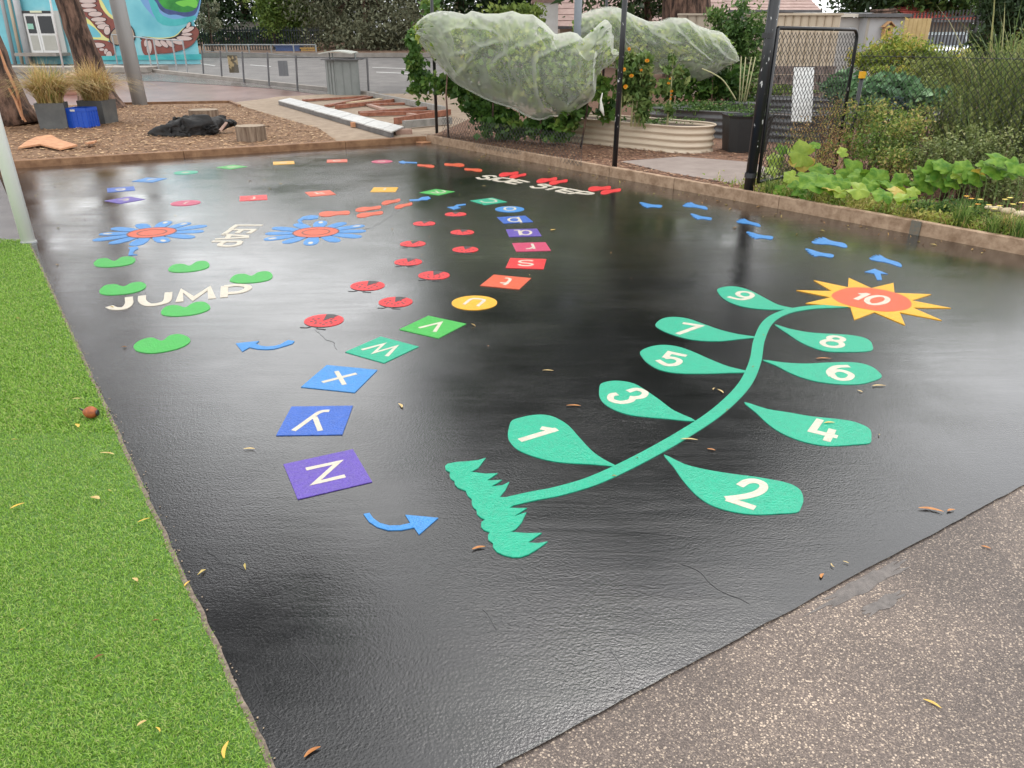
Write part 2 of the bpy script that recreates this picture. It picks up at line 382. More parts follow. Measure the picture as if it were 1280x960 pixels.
def wavy(a, b, amp, step=.04, f=9):
    n_ = int((b - a).length / step); u_ = (b - a).normalized(); m_ = Vector((-u_.y, u_.x))
    return [a + (b - a) * i_ / n_ + m_ * amp * (mnoise.noise(Vector((i_ * step * f, 1.7, 0))) + .5 * mnoise.noise(Vector((i_ * step * f * 3.1, 5, 0)))) for i_ in range(n_)]
court = sheet('court', wavy(cA, cA + (cB - cA).normalized() * 4, .0045) + [cB, K0, cD, T1] + wavy(T1, cA, .004)[1:], 0, M_court)
sheet('turf_base', [cA - TU * 8, T1, T1 + (G(0, 303).xy - G(40, 300).xy).normalized() * 9, (-14, -6)], .002, mat('turf_backing', (.07, .15, .025), (.1, .2, .035), .9, 30))
sheet('side_path', [T1, cD, K0 + LU * 16, (-16, 4), T1 + (G(0, 303).xy - G(40, 300).xy).normalized() * 9], -.004, mat('worn_side_asphalt', (.11, .1, .1), (.17, .155, .15), .4, 3, .4, 120))
# left beds and pavements behind the kerb
kin = .07
mp_ = [K0 + LU * .0, K0 + LU * 16]
bedpoly = [K0 + LU * 1.55 + Vector((0, .1)), K0 + LU * 15, G(-160, 135).xy, G(155, 134).xy, G(290, 132).xy, G(400, 165).xy]
sheet('mulch_bed', bedpoly, .06, M_mulch)
sheet('sandy_apron', [K0 + LU * 1.7, G(400, 165).xy - Vector((.3, .3)), G(285, 131).xy, G(345, 123).xy, G(420, 119).xy, G(700, 119).xy, K0 + KN * 8 + Vector((0, 1)), K0 + KN * .1], .045, M_sand)
sheet('red_pavement', [G(-60, 150).xy, G(-60, 97).xy, G(140, 96).xy, G(300, 104).xy, G(420, 119).xy, G(425, 127).xy, G(290, 133).xy], .03, M_redpave)
sheet('wet_pavement', [G(-90, 98).xy, G(-60, 84).xy, G(130, 84).xy, G(250, 93).xy, G(465, 119.5).xy, G(420, 122).xy, G(340, 112).xy, G(200, 103).xy], .037, M_wetpave)
sheet('road', [(-70, 24.5), G(470, 121).xy, (60, 27), (60, 42.5), (-70, 42.5)], -.02, M_asphalt)
sheet('far_verge', [(-80, 42.6), (80, 42.6), (80, 62), (-80, 62)], .02, mat('far_leaf_litter', (.2, .11, .07), (.33, .22, .15), .95, .8, .5, 5))
for i, (a, b) in enumerate((((240, 78), (268, 82)), ((312, 81), (338, 83)), ((470, 90), (540, 93)), ((465, 84), (520, 86)))):
    p, q = G(*a), G(*b); mb = MB(); mb.add([(p.x, p.y, terr(0, p.y) - .01), (q.x, q.y, terr(0, q.y) - .01), (q.x, q.y + .16, terr(0, q.y + .16) - .01), (p.x, p.y + .16, terr(0, p.y + .16) - .01)], [(0, 1, 2, 3)])
    o = mb.build('road_marking', M_white); o['kind'] = 'structure'
for nm, a, b, h_, wd in (('road_kerb', (120, 83), (470, 121), .13, .22), ('far_kerb', (-200, 71.5), (560, 71.5), .2, .25)):
    p, q = G(*a), G(*b); p.z += h_ / 2; q.z += h_ / 2
    o = MB().beam(p, q, wd, h_).build(nm, M_conc); o['kind'] = 'structure'
gard = [K0 + KN * .05, K0 + KU * 18 + KN * .05, (60, 4), (60, 42), (-1.0, 42), (-1.2, 24), K0 + Vector((.6, 3.5))]
sheet('garden_ground', gard, .085, M_gmulch)
sheet('gravel_path', gp([(775, 202), (835, 216), (930, 232), (975, 250), (1000, 225), (940, 203), (850, 196)], .09), .094, mat('path_surface', (.24, .19, .165), (.3, .245, .215), .85, 4, .2, 120))

# kerbs made of sleepers laid end to end
def sleepers(root, start, u, n_out, lens, ht, wd, m, ztop=0):
    s = 0
    for i, L in enumerate(lens):
        a = start + u * (s + .004); b = start + u * (s + L - .004); a = a + n_out * wd / 2; b = b + n_out * wd / 2
        mb = MB(); segs = 8; sd = Vector((-u.y, u.x)) * wd / 2; rows = []
        for k in range(segs + 1):
            p = a.lerp(b, k / segs); e = [rng.uniform(-.0025, .0025) for _ in range(4)]; cz = .008
            rows.append([(p.x + sd.x + e[0], p.y + sd.y, -.05), (p.x + sd.x + e[0], p.y + sd.y + e[0], ht - cz), (p.x + sd.x * .8, p.y + sd.y * .8, ht + e[1]),
                         (p.x - sd.x * .8, p.y - sd.y * .8, ht + e[2]), (p.x - sd.x + e[3], p.y - sd.y + e[3], ht - cz), (p.x - sd.x + e[3], p.y - sd.y, -.05)])
        v = [q for r_ in rows for q in r_]; f = []
        for k in range(segs):
            for j in range(5): f.append((k * 6 + j, k * 6 + j + 1, (k + 1) * 6 + j + 1, (k + 1) * 6 + j))
        f.append(tuple(range(6))); f.append(tuple(segs * 6 + j for j in reversed(range(6))))
        mb.add(v, f); mb.build('sleeper', m, root); s += L
rk = thing('garden_kerb', (K0.x, K0.y, 0)); rk['kind'] = 'structure'
s2 = (isect(Vector((0, 0)), G(842, 232).xy, K0, KU) - K0).length; s3 = (isect(Vector((0, 0)), G(1143, 293).xy, K0, KU) - K0).length
sleepers(rk, K0, KU, KN, [2.0, s2 - 2.0 - 1.1, 1.1, (s3 - s2) * .5, (s3 - s2) * .5, 3.2, 3.0], .125, .06, M_timber)
pbr = K0 + KU * s3; q = pbr - KN * .008
MB().box((q.x, q.y, .06), (.09, .012, .13), rz=math.atan2(KU.y, KU.x)).build('joining_plate', mat('weathered_steel', (.12, .13, .11), (.2, .15, .1), .6, 30), rk)
lk = thing('mulch_kerb', (L0.x, L0.y, 0)); lk['kind'] = 'structure'
jl = [(isect(Vector((0, 0)), G(p_[0], p_[1]).xy, K0, LU) - K0).length for p_ in ((432, 183), (230, 196))]
sleepers(lk, K0, LU, Vector((-LU.y, LU.x)) * (-1 if Vector((-LU.y, LU.x)).y < 0 else 1), [jl[0], jl[1] - jl[0], 4.2, 3, 3], .1, .11, M_brownkerb)
eb = thing('bed_edging', tuple(G(155, 134))); eb['kind'] = 'structure'
for a, b in (((155, 134), (288, 131.5)), ((288, 131.5), (300, 137))):
    p, q = G(*a), G(*b); p.z = q.z = .07; MB().beam(p, q, .08, .1).build('edging_board', M_brownkerb, eb)

# ------------------------------------------------------------------ court markings
def paint(name, c, c2=None):
    c = tuple(v * .8 for v in c); m = mat(name, c, c2 or tuple(v * .84 + .006 for v in c), .3, 26, .6, 120, spec=.5); return m
P_teal = paint('teal_marking', g((0, 186, 146))); P_green = paint('green_marking', g((52, 190, 68)))
P_blue = paint('light_blue_marking', g((62, 150, 225))); P_mid = paint('blue_marking', g((48, 105, 205))); P_purple = paint('purple_marking', g((104, 78, 185)))
P_orange = paint('orange_marking', g((238, 96, 52))); P_yellow = paint('yellow_marking', g((255, 190, 20))); P_red = paint('red_marking', g((248, 40, 48)))
P_pink = paint('pink_marking', g((218, 62, 110))); P_white = paint('cream_white_marking', g((232, 222, 202))); P_dark = paint('charcoal_marking', (.04, .042, .045))
P_brown = paint('brown_line_marking', g((120, 60, 45)))
DZ = .0035
def ellp(cx, cy, rx, ry, n=20, ang=0): return ['c'] + [(cx + rx * math.cos(t) * math.cos(ang) - ry * math.sin(t) * math.sin(ang), cy + rx * math.cos(t) * math.sin(ang) + ry * math.sin(t) * math.cos(ang)) for t in [2 * math.pi * i / n for i in range(n)]]
def place_lines(lines, tr):
    o = []
    for ln in lines:
        cl = ln[0] == 'c'; pts = ln[1:] if cl else ln
        pts = [G(*q).xy for q in zt(pts, *tr)]
        o.append((['c'] if cl else []) + pts)
    return o
def sm(pts, k=4): return [tuple(q) for q in smooth_open([Vector(p) for p in pts], k)]

# number plant
z2 = (760, 220, 2.909); z4 = (420, 480, 2.909); z5 = (780, 440, 2.909); z6 = (980, 280, 5.818)
pl = thing('sunflower_marking', tuple(G(900, 520)), 0, 'large painted teal sunflower with numbered leaves and orange-yellow head marked 10', 'ground marking')
LV = {
 '1': (z4, [(1018, 300), (975, 277), (930, 245), (885, 197), (845, 153), (800, 125), (760, 114), (715, 115), (675, 123), (640, 135), (629, 160), (625, 190), (633, 213), (660, 240), (710, 262), (770, 279), (840, 289), (920, 293), (980, 298)]),
 '3': (z2, [(318, 892), (240, 855), (190, 818), (140, 783), (95, 757), (45, 747), (5, 748), (-25, 757), (-32, 775), (-31, 803), (-15, 828), (20, 850), (70, 868), (130, 877), (220, 885)]),
 '5': (z2, [(514, 714), (440, 695), (375, 670), (300, 637), (245, 620), (190, 616), (145, 625), (117, 641), (124, 660), (145, 682), (185, 705), (250, 718), (350, 720), (440, 717)]),
 '7': (z2, [(537, 587), (470, 576), (405, 560), (340, 537), (290, 520), (240, 514), (198, 520), (172, 542), (192, 560), (240, 580), (310, 597), (400, 602), (480, 594)]),
 '9': (z2, [(676, 483), (620, 470), (570, 445), (520, 419), (475, 405), (435, 403), (400, 411), (400, 424), (417, 444), (450, 463), (500, 478), (570, 486), (630, 487)]),
 '8': (z2, [(606, 541), (650, 572), (700, 605), (750, 627), (800, 639), (870, 641), (955, 637), (961, 618), (952, 601), (925, 588), (870, 579), (800, 575), (730, 570), (660, 557)]),
 '6': (z2, [(562, 670), (610, 690), (660, 716), (720, 739), (780, 752), (850, 759), (915, 758), (960, 748), (994, 733), (985, 715), (960, 696), (925, 684), (880, 679), (800, 680), (720, 684), (640, 680)]),
 '4': (z5, [(437, 184), (480, 222), (520, 260), (570, 295), (640, 324), (710, 340), (770, 343), (840, 338), (892, 333), (899, 315), (895, 285), (867, 267), (820, 252), (750, 243), (680, 236), (600, 222), (520, 209)]),
 '2': (z5, [(145, 375), (180, 420), (215, 470), (260, 520), (310, 555), (370, 577), (440, 590), (500, 593), (560, 590), (628, 585), (643, 568), (652, 540), (643, 508), (618, 488), (580, 475), (530, 465), (470, 455), (390, 445), (300, 430), (220, 410)])}
NUM = {
 '1': (z4, [[(668, 208), (803, 167)], [(800, 172), (745, 163)]]),
 '2': (z5, [sm([(420, 490), (445, 475), (475, 472), (503, 482), (506, 500), (480, 518), (430, 530), (370, 537)]), [(372, 537), (476, 571)]]),
 '3': (z2, [sm([(72, 786), (105, 778), (135, 790), (122, 806), (82, 810)]), sm([(92, 804), (82, 820), (45, 826), (12, 817), (12, 800), (34, 795)])]),
 '4': (z5, [[(713, 248), (683, 290), (776, 312)], [(758, 284), (736, 327)]]),
 '5': (z2, [[(285, 657), (224, 644), (206, 664)], sm([(206, 664), (235, 664), (260, 674), (248, 687), (212, 689), (180, 672)])]),
 '6': (z5, [['c'] + sm([(752, 78), (770, 70), (800, 73), (826, 86), (815, 100), (785, 102), (757, 92)])[:-1], sm([(755, 92), (746, 74), (770, 57), (818, 54)])]),
 '7': (z2, [[(272, 537), (336, 547), (252, 577)]]),
 '8': (z2, [ellp(829, 594, 26, 8, 16, .1), ellp(815, 612, 36, 12, 16, .1)]),
 '9': (z2, [ellp(498, 433, 27, 10, 16, .1), sm([(526, 436), (512, 446), (480, 451), (436, 441)])])}
LW = .033
for k, (tr, pts) in LV.items():
    tip = [pts[0]]; body = gp(zt(pts, *tr)); poly = smooth_closed([Vector(p) for p in body], 3)
    # keep the pointed tip sharp
    lf = decal('leaf', poly, 0, DZ, P_teal, pl)
    strokes('numeral', place_lines(NUM[k][1], NUM[k][0]), LW, DZ - .001, DZ + .0014, P_white, lf)
st = smooth_open([G(*p).xy for p in ((634, 628), (665, 621), (700, 614), (745, 600), (800, 574), (855, 543), (898, 514), (930, 482), (944, 452), (949, 425), (960, 403), (980, 391), (1010, 385), (1045, 383), (1068, 382))], 5)
Lq, Rq = ribbon_outline(st, .062)
decal('stem', Lq + Rq[::-1], 0, DZ + .0004, P_teal, pl)
gt = zt([(105, 150), (110, 180), (145, 198), (140, 225), (150, 250), (180, 270), (182, 295), (205, 322), (270, 348), (285, 385), (318, 415), (318, 450), (330, 480), (355, 500), (360, 535), (390, 562), (425, 578),
         (395, 600), (392, 635), (415, 662), (465, 680), (448, 705), (450, 740), (488, 768), (488, 800), (520, 838), (580, 865), (650, 880), (710, 878), (770, 858), (850, 810), (925, 755), (850, 768), (765, 763), (820, 725), (878, 686), (760, 688), (625, 678),
         (670, 655), (715, 605), (755, 520), (655, 553), (700, 525), (760, 487), (700, 488), (620, 485), (680, 445), (720, 430), (700, 400), (540, 400), (585, 345), (618, 278), (560, 305), (470, 315), (515, 290), (560, 262), (440, 266), (485, 235), (525, 207), (430, 212), (310, 197), (370, 165), (430, 85), (370, 103), (290, 112), (200, 118), (125, 132)], 540, 560, 6.4)
decal('grass_tuft', gp(gt), 0, DZ + .0008, P_teal, pl)
tips = zt([(90, 485), (215, 412), (470, 395), (795, 432), (1070, 515), (1212, 615), (1145, 704), (880, 739), (510, 701), (157, 580)], *z6)
val = zt([(350, 492), (465, 464), (635, 470), (803, 505), (928, 560), (935, 612), (840, 646), (658, 645), (482, 608), (340, 537)], *z6)
rp = []
for a, b in zip(tips, val): rp += [a, b]
rays = decal('sun_rays', gp(rp), 0, DZ + .0012, P_yellow, pl)
dpx = zt([(345, 520), (400, 488), (490, 467), (640, 472), (790, 500), (890, 540), (927, 585), (900, 622), (800, 640), (700, 640), (560, 618), (440, 590), (370, 555)], *z6)
disc = decal('sun_disc', smooth_closed([Vector(p) for p in gp(dpx)], 3), DZ, DZ + .0024, P_orange, pl)
strokes('numeral', place_lines([[(520, 556), (612, 512)], [(612, 514), (545, 517)], ['c'] + sm([(600, 570), (612, 548), (665, 532), (722, 534), (752, 552), (735, 575), (680, 590), (625, 588), (600, 570)])[:-1]], z6), .036, DZ + .002, DZ + .004, P_white, disc)

# alphabet tiles
TS = .292
GL = {  # simple glyphs in a unit box for the far letters
 'a': [ellp(.45, .3, .28, .28), [(.73, .6), (.73, 0)]], 'b': [[(.2, 1), (.2, 0)], ellp(.48, .3, .28, .28)], 'c': [sm([(.8, .5), (.5, .6), (.2, .3), (.5, 0), (.8, .1)])],
 'd': [ellp(.45, .3, .28, .28), [(.73, 1), (.73, 0)]], 'e': [sm([(.2, .32), (.5, .34), (.78, .34), (.5, .6), (.2, .3), (.5, 0), (.75, .1)])], 'f': [sm([(.75, .95), (.5, .9), (.45, .6), (.45, 0)]), [(.2, .6), (.7, .6)]],
 'g': [ellp(.45, .3, .28, .28), sm([(.73, .6), (.73, -.1), (.5, -.35), (.2, -.25)])], 'h': [[(.2, 1), (.2, 0)], sm([(.2, .4), (.5, .6), (.75, .4), (.75, 0)])], 'i': [[(.5, .6), (.5, 0)], [(.5, .9), (.5, .8)]],
 'j': [sm([(.55, .6), (.55, -.1), (.3, -.3)]), [(.55, .9), (.55, .8)]], 'k': [[(.25, 1), (.25, 0)], [(.75, .6), (.28, .28)], [(.4, .36), (.78, 0)]], 'l': [[(.5, 1), (.5, 0)]]}
zA = (340, 500, 6.857); zB = (340, 380, 4.923); zC = (540, 300, 8); zD = (550, 230, 8); zE = (440, 170, 7.111); zF = (200, 180, 4.571); zG = (120, 190, 8)
cname = {P_teal: 'teal', P_green: 'green', P_blue: 'light blue', P_mid: 'mid blue', P_purple: 'purple', P_orange: 'orange', P_yellow: 'yellow', P_red: 'red', P_pink: 'pink'}
TILES = [
 ('z', P_purple, 's', zA, [(95, 558), (700, 430), (858, 700), (218, 855)], [[(292, 600), (570, 540), (372, 718), (628, 658)]], 0),
 ('y', P_mid, 's', zB, [(120, 632), (500, 630), (438, 806), (20, 815)], (zA, [sm([(492, 100), (440, 102), (400, 116), (375, 132)]) + [(185, 270)], [(368, 152), (415, 270)]]), 0),
 ('x', P_blue, 's', zB, [(333, 378), (650, 408), (512, 550), (180, 512)], [[(310, 486), (520, 432)], [(397, 418), (446, 501)]], 0),
 ('w', P_teal, 's', zB, [(670, 205), (898, 265), (692, 364), (452, 297)], [[(552, 286), (688, 250), (628, 304), (765, 264), (706, 325)]], 0),
 ('v', P_green, 's', zB, [(965, 73), (1193, 126), (1027, 212), (780, 160)], [[(905, 151), (1038, 118), (1000, 175)]], 0),
 ('u', P_yellow, 'c', zC, (424, 630), [sm([(320, 650), (385, 600), (440, 592), (500, 600), (520, 612), (455, 668)])], 0),
 ('t', P_orange, 's', zC, [(618, 347), (992, 383), (870, 500), (480, 460)], [sm([(732, 385), (778, 392), (772, 415), (722, 455)]), [(683, 432), (765, 441)]], 0),
 ('s', P_red, 's', zC, [(785, 180), (1145, 188), (1112, 300), (735, 285)], [sm([(1010, 215), (965, 208), (900, 211), (875, 222), (905, 233), (975, 240), (1005, 250), (960, 262), (890, 258), (868, 247)])], 0),
 ('r', P_pink, 's', zC, [(800, 32), (1135, 25), (1187, 108), (845, 122)], [[(1000, 42), (1022, 92)], sm([(1014, 74), (985, 88), (940, 92)])], 0),
 ('q', P_purple, 's', zD, [(660, 455), (975, 447), (1010, 522), (690, 535)], [ellp(858, 490, 52, 22), [(740, 467), (790, 468), (804, 515)]], 0),
 ('p', P_mid, 's', zD, [(568, 330), (858, 315), (930, 382), (635, 405)], [ellp(742, 362, 56, 20), [(780, 334), (812, 388)]], 0),
 ('o', P_blue, 'c', zD, (697, 254), [ellp(698, 251, 55, 17)], 0),
 ('n', P_teal, 's', zD, [(305, 170), (535, 135), (668, 180), (430, 216)], [sm([(405, 172), (440, 186), (530, 186), (565, 176), (540, 160), (490, 152)])], 0),
 ('m', P_green, 's', zE, [(595, 503), (745, 470), (915, 493), (770, 538)], [sm([(700, 500), (740, 510), (800, 507), (830, 498), (800, 486)]), [(770, 508), (742, 490)]], 0),
 ('l', P_yellow, 's', zE, [(195, 455), (415, 455), (385, 500), (160, 503)], None, .0), ('k', P_orange, 's', zF, [(832, 275), (975, 264), (1003, 288), (850, 305)], None, 0),
 ('j', P_red, 's', zF, [(455, 297), (610, 290), (615, 320), (455, 330)], None, 0), ('i', P_pink, 'c', zG, (897, 512), None, 0),
 ('h', P_purple, 's', zG, [(130, 483), (300, 460), (480, 472), (240, 515)], None, 0), ('g', P_mid, 's', zG, [(108, 362), (385, 350), (390, 378), (112, 408)], None, 0),
 ('f', P_blue, 's', zG, [(380, 290), (480, 257), (695, 268), (590, 308)], None, 0), ('e', P_teal, 'c', zF, (148, 164), None, 0),
 ('d', P_green, 's', zF, [(325, 132), (410, 118), (495, 130), (410, 150)], None, 0), ('c', P_yellow, 's', zF, [(637, 98), (765, 95), (775, 118), (650, 123)], None, 0),
 ('b', P_orange, 's', zF, [(955, 88), (1070, 86), (1080, 105), (942, 110)], None, 0), ('a', P_pink, 'c', zE, (267, 228), None, 0)]
for (L, pm, shp, tr, cor, gl, _) in TILES:
    if shp == 's':
        cs = [G(*q).xy for q in zt(cor, *tr)]; c = sum(cs, Vector((0, 0))) / 4
        sx = sum(math.cos(4 * math.atan2((p - c).y, (p - c).x)) for p in cs); sy = sum(math.sin(4 * math.atan2((p - c).y, (p - c).x)) for p in cs)
        a0 = math.atan2(sy, sx) / 4; poly = [c + Vector((math.cos(a0 + k * math.pi / 2), math.sin(a0 + k * math.pi / 2))) * TS / 2 ** .5 for k in range(4)]
        ang = a0 + math.pi / 4
    else:
        c = G(*zt([cor], *tr)[0]).xy; poly = [c + Vector((math.cos(t), math.sin(t))) * TS * .52 for t in [2 * math.pi * i / 36 for i in range(36)]]; ang = 0
    root = thing('letter_tile', (c.x, c.y, 0), 0, f'{cname[pm]} {"round" if shp == "c" else "square"} alphabet tile bearing a white letter {L}', 'letter tile', 'alphabet tiles curving across the court')
    decal('tile', poly, 0, DZ, pm, root)
    if gl is not None:
        if isinstance(gl, tuple): tr2, gl = gl
        else: tr2 = tr
        lines = place_lines(gl, tr2)
    else:
        ang = [k for k in (ang + j * math.pi / 2 for j in range(4))]; ang = min(ang, key=lambda k: abs(math.atan2(math.sin(k), math.cos(k))))
        lines = []
        for ln in GL[L]:
            cl = ln[0] == 'c'; pts = ln[1:] if cl else ln
            lines.append((['c'] if cl else []) + [c + Matrix.Rotation(ang, 2) @ Vector(((x - .5) * .15, (y - .35) * .13)) for x, y in pts])
    strokes('letter', lines, .024, DZ - .001, DZ + .0014, P_white, root)

# ladybirds: round red body, dark wedge of folded wings, feelers and spots
LB = [((569.5, 268), 3), ((530.2, 279.7), 4), ((577.9, 290.6), 5), ((516, 305), 6), ((581.7, 312.2), 7), ((510.3, 327.8), 8), ((542.5, 344.5), 9), ((459.5, 357.5), 10), ((494.5, 377.8), 11), ((405, 401), 14)]
LBW = [27, 28, 30, 32, 33, 35, 40, 43, 43, 49]
lbpos = ['just below the blue arrow beneath the tiles m and n', 'second along the left file, left of the purple q tile', 'level with the q tile, in the right file', 'in the left file, level with the pink r tile', 'in the right file, left of the red s tile',
         'in the left file, left of the s and t tiles', 'left of the orange t tile, third nearest of the right file', 'left of the middle, nearer the court\'s bright patch', 'left of the round yellow u tile', 'nearest and largest, above the light blue x tile']
for i, ((p, nd), wpx) in enumerate(zip(LB, LBW)):
    c = G(*p).xy; dist = math.hypot(c.x, c.y, H); r_ = wpx * dist / math.hypot(FPX, 0) / 2 * .97
    hd = R([-88, -92, -96, -94, -100, -98, -104, -106, -104, -108][i])     # heading of the head
    root = thing('ladybird_marking', (c.x, c.y, 0), 0, 'painted red ladybird ' + lbpos[i], 'ground marking', 'painted ladybirds in two files')
    fx = Vector((math.cos(hd), math.sin(hd))); fy = Vector((-fx.y, fx.x))
    T_ = lambda x, y: c + (fx * x + fy * y) * r_
    bd = decal('body', [T_(.95 * math.cos(t), math.sin(t)) for t in [2 * math.pi * k / 32 for k in range(32)]], 0, DZ, P_red, root)
    decal('wing_gap', [T_(.1, 0), T_(-.84, .34), T_(-.93, .17), T_(-.96, 0), T_(-.93, -.17), T_(-.84, -.34)], DZ - .001, DZ + .001, P_dark, root)
    mb = MB()
    for k in range(nd):
        a = R(35 + 290 * (k + .5) / nd) - math.pi * .9; rr = .62 if k % 2 else .42
        cc = T_(.05 + rr * math.cos(a) * .9, rr * math.sin(a)); q = r_ * .075; mb.prism([(cc.x + q * math.cos(t), cc.y + q * math.sin(t)) for t in [k2 * math.pi / 4 for k2 in range(8)]], DZ - .0005, DZ + .0009)
    mb.build('spots', P_dark, bd)
    decal('head', [T_(.93 * math.cos(t) + .04, .98 * math.sin(t)) for t in [R(-46 + 92 * k / 12) for k in range(13)]] + [T_(.6, .66), T_(.74, .3), T_(.76, 0), T_(.74, -.3), T_(.6, -.66)], 0, DZ - .0008, P_dark, root)
    strokes('feeler', [[T_(1.0, .15), T_(1.14, .3), T_(1.12, .75)]], .008, 0, DZ - .001, P_dark, root); strokes('feeler', [[T_(1.0, -.15), T_(1.2, -.28), T_(1.24, -.6)]], .008, 0, DZ - .001, P_dark, root)

# twelve-petal flowers
for (cx, cy, x0, x1, lab, hot) in ((190, 291, 124, 259, 'painted blue flower with orange centre left of the word LEAP', 0), (395, 290.5, 326, 459, 'painted blue flower with orange centre right of the word LEAP', 1)):
    c = G(cx, cy).xy; r_ = (G(x1, cy).x - G(x0, cy).x) / 2
    root = thing('flower_marking', (c.x, c.y, 0), 0, lab, 'ground marking', 'painted blue flowers')
    for k in range(12):
        a = 2 * math.pi * k / 12 + .12; L_ = r_ * (1 if k % 2 else .93); d = Vector((math.cos(a), math.sin(a))); s_ = Vector((-d.y, d.x)); wv = .155
        pts = [(.18, .06), (.45, .1), (.7, .135), (.9, .12), (.985, .06), (1, 0)]; pts = pts + [(x, -y) for x, y in pts[-2::-1]]
        pt = decal('petal', [c + d * x * L_ + s_ * y * L_ for x, y in pts], 0, DZ - .001 + .0001 * (k % 3), P_blue, root)
        if k in ((1, 3, 7, 9) if hot else (2, 3, 6, 10)):
            e = c + d * L_ * .84; decal('highlight', [e + d * math.cos(t) * .04 + s_ * math.sin(t) * .022 for t in [j * math.pi / 6 for j in range(12)]], DZ - .001, DZ + .0006, P_white, pt)
    decal('centre', [c + Vector((math.cos(t), math.sin(t))) * r_ * .42 for t in [j * math.pi / 18 for j in range(36)]], 0, DZ, P_orange, root)
    strokes('centre_ring', [['c'] + [c + Vector((math.cos(t), math.sin(t))) * r_ * q for t in [j * math.pi / 18 for j in range(36)]] for q in (.42, .25)], .014, DZ - .001, DZ + .0008, P_brown, root)

# lily-pad twin prints
zH = (100, 260, 4.8)
HT = [([(83, 332), (110, 309), (160, 303), (205, 320), (250, 297), (305, 294), (333, 310), (312, 335), (240, 350), (150, 356), (95, 350)], 'farthest of the left pair'),
      ([(530, 368), (560, 343), (615, 337), (658, 348), (700, 324), (750, 320), (777, 340), (762, 362), (690, 380), (600, 387), (545, 383)], 'above the letter M'),
      ([(900, 432), (930, 404), (985, 397), (1030, 409), (1070, 387), (1125, 382), (1155, 403), (1140, 430), (1060, 448), (960, 452), (908, 444)], 'above the letter P, rightmost'),
      ([(118, 497), (150, 467), (210, 459), (262, 472), (310, 452), (365, 446), (397, 465), (380, 490), (310, 512), (200, 523), (130, 518)], 'above the letter J, leftmost near the turf'),
      ([(488, 622), (520, 592), (580, 585), (632, 598), (680, 571), (740, 565), (780, 590), (768, 615), (690, 640), (580, 651), (500, 644)], 'below the letter M'),
      ([(322, 832), (360, 797), (430, 780), (492, 799), (540, 767), (605, 760), (658, 785), (650, 815), (580, 848), (450, 872), (350, 863)], 'nearest the camera, below the word JUMP')]
for pts, lab in HT:
    o = decal('jump_pad_marking', smooth_closed([Vector(p) for p in gp(zt(pts, *zH))], 4), 0, DZ, P_green)
    tag(o, 'bright green twin-footprint pad ' + lab, 'ground marking', 'green jump pads')
w_ = thing('jump_lettering', tuple(G(225, 372)), 0, 'white painted word JUMP between the green pads', 'lettering')
for ln in ([sm([(293, 536), (294, 575), (265, 602), (210, 605), (175, 592)])], [sm([(373, 528), (375, 560), (410, 582), (475, 577), (522, 558), (532, 508)])],
           [[(597, 564), (612, 497), (680, 546), (775, 482), (793, 545)]], [[(864, 537), (868, 470)], sm([(868, 472), (940, 464), (1000, 470), (1008, 485), (975, 502), (930, 510), (868, 514)])]):
    strokes('letter', place_lines(ln, zH), .05, 0, DZ, P_white, w_)
w_ = thing('leap_lettering', tuple(G(297, 292)), 0, 'white painted word LEAP between the two blue flowers', 'lettering')
zL = (255, 270, 16)
for ln in ([[(1175, 188), (655, 188), (540, 262)]], [[(1040, 275), (540, 275), (390, 375)], [(760, 275), (665, 345)], [(1020, 275), (890, 350)]],
           [[(225, 466), (850, 430), (850, 405), (380, 372)], [(520, 382), (460, 450)]], [[(165, 510), (735, 510)], sm([(735, 510), (680, 575), (520, 605), (350, 598), (320, 570), (420, 515)])]):
    strokes('letter', place_lines(ln, zL), .046, 0, DZ, P_white, w_)
w_ = thing('side_step_lettering', tuple(G(668, 232)), 0, 'white painted words SIDE STEP beneath the red shoe prints', 'lettering')
zS = (590, 205, 16); zT = (660, 215, 10.667)
for ln, tr in (([sm([(110, 270), (160, 300), (280, 300), (320, 270), (240, 245), (330, 235), (440, 240), (465, 262)])], zS), ([[(320, 318), (580, 270)]], zS), ([[(440, 325), (590, 275), (830, 305)], sm([(440, 325), (560, 350), (720, 345), (840, 310)])], zS),
               ([[(680, 370), (930, 320), (1130, 365)], [(680, 370), (880, 405)], [(810, 345), (990, 380)]], zS),
               ([sm([(45, 190), (80, 212), (200, 212), (230, 195), (150, 172), (220, 165), (300, 190)])], zT), ([[(245, 237), (430, 200)], [(340, 195), (510, 222)]], zT), ([[(380, 255), (540, 222)], [(380, 255), (515, 285)], [(540, 225), (700, 255)], [(450, 240), (590, 268)]], zT),
               ([[(545, 292), (760, 258)], sm([(760, 262), (860, 285), (800, 296), (650, 282)])], zT)):
    strokes('letter', place_lines(ln, tr), .05, 0, DZ, P_white, w_)

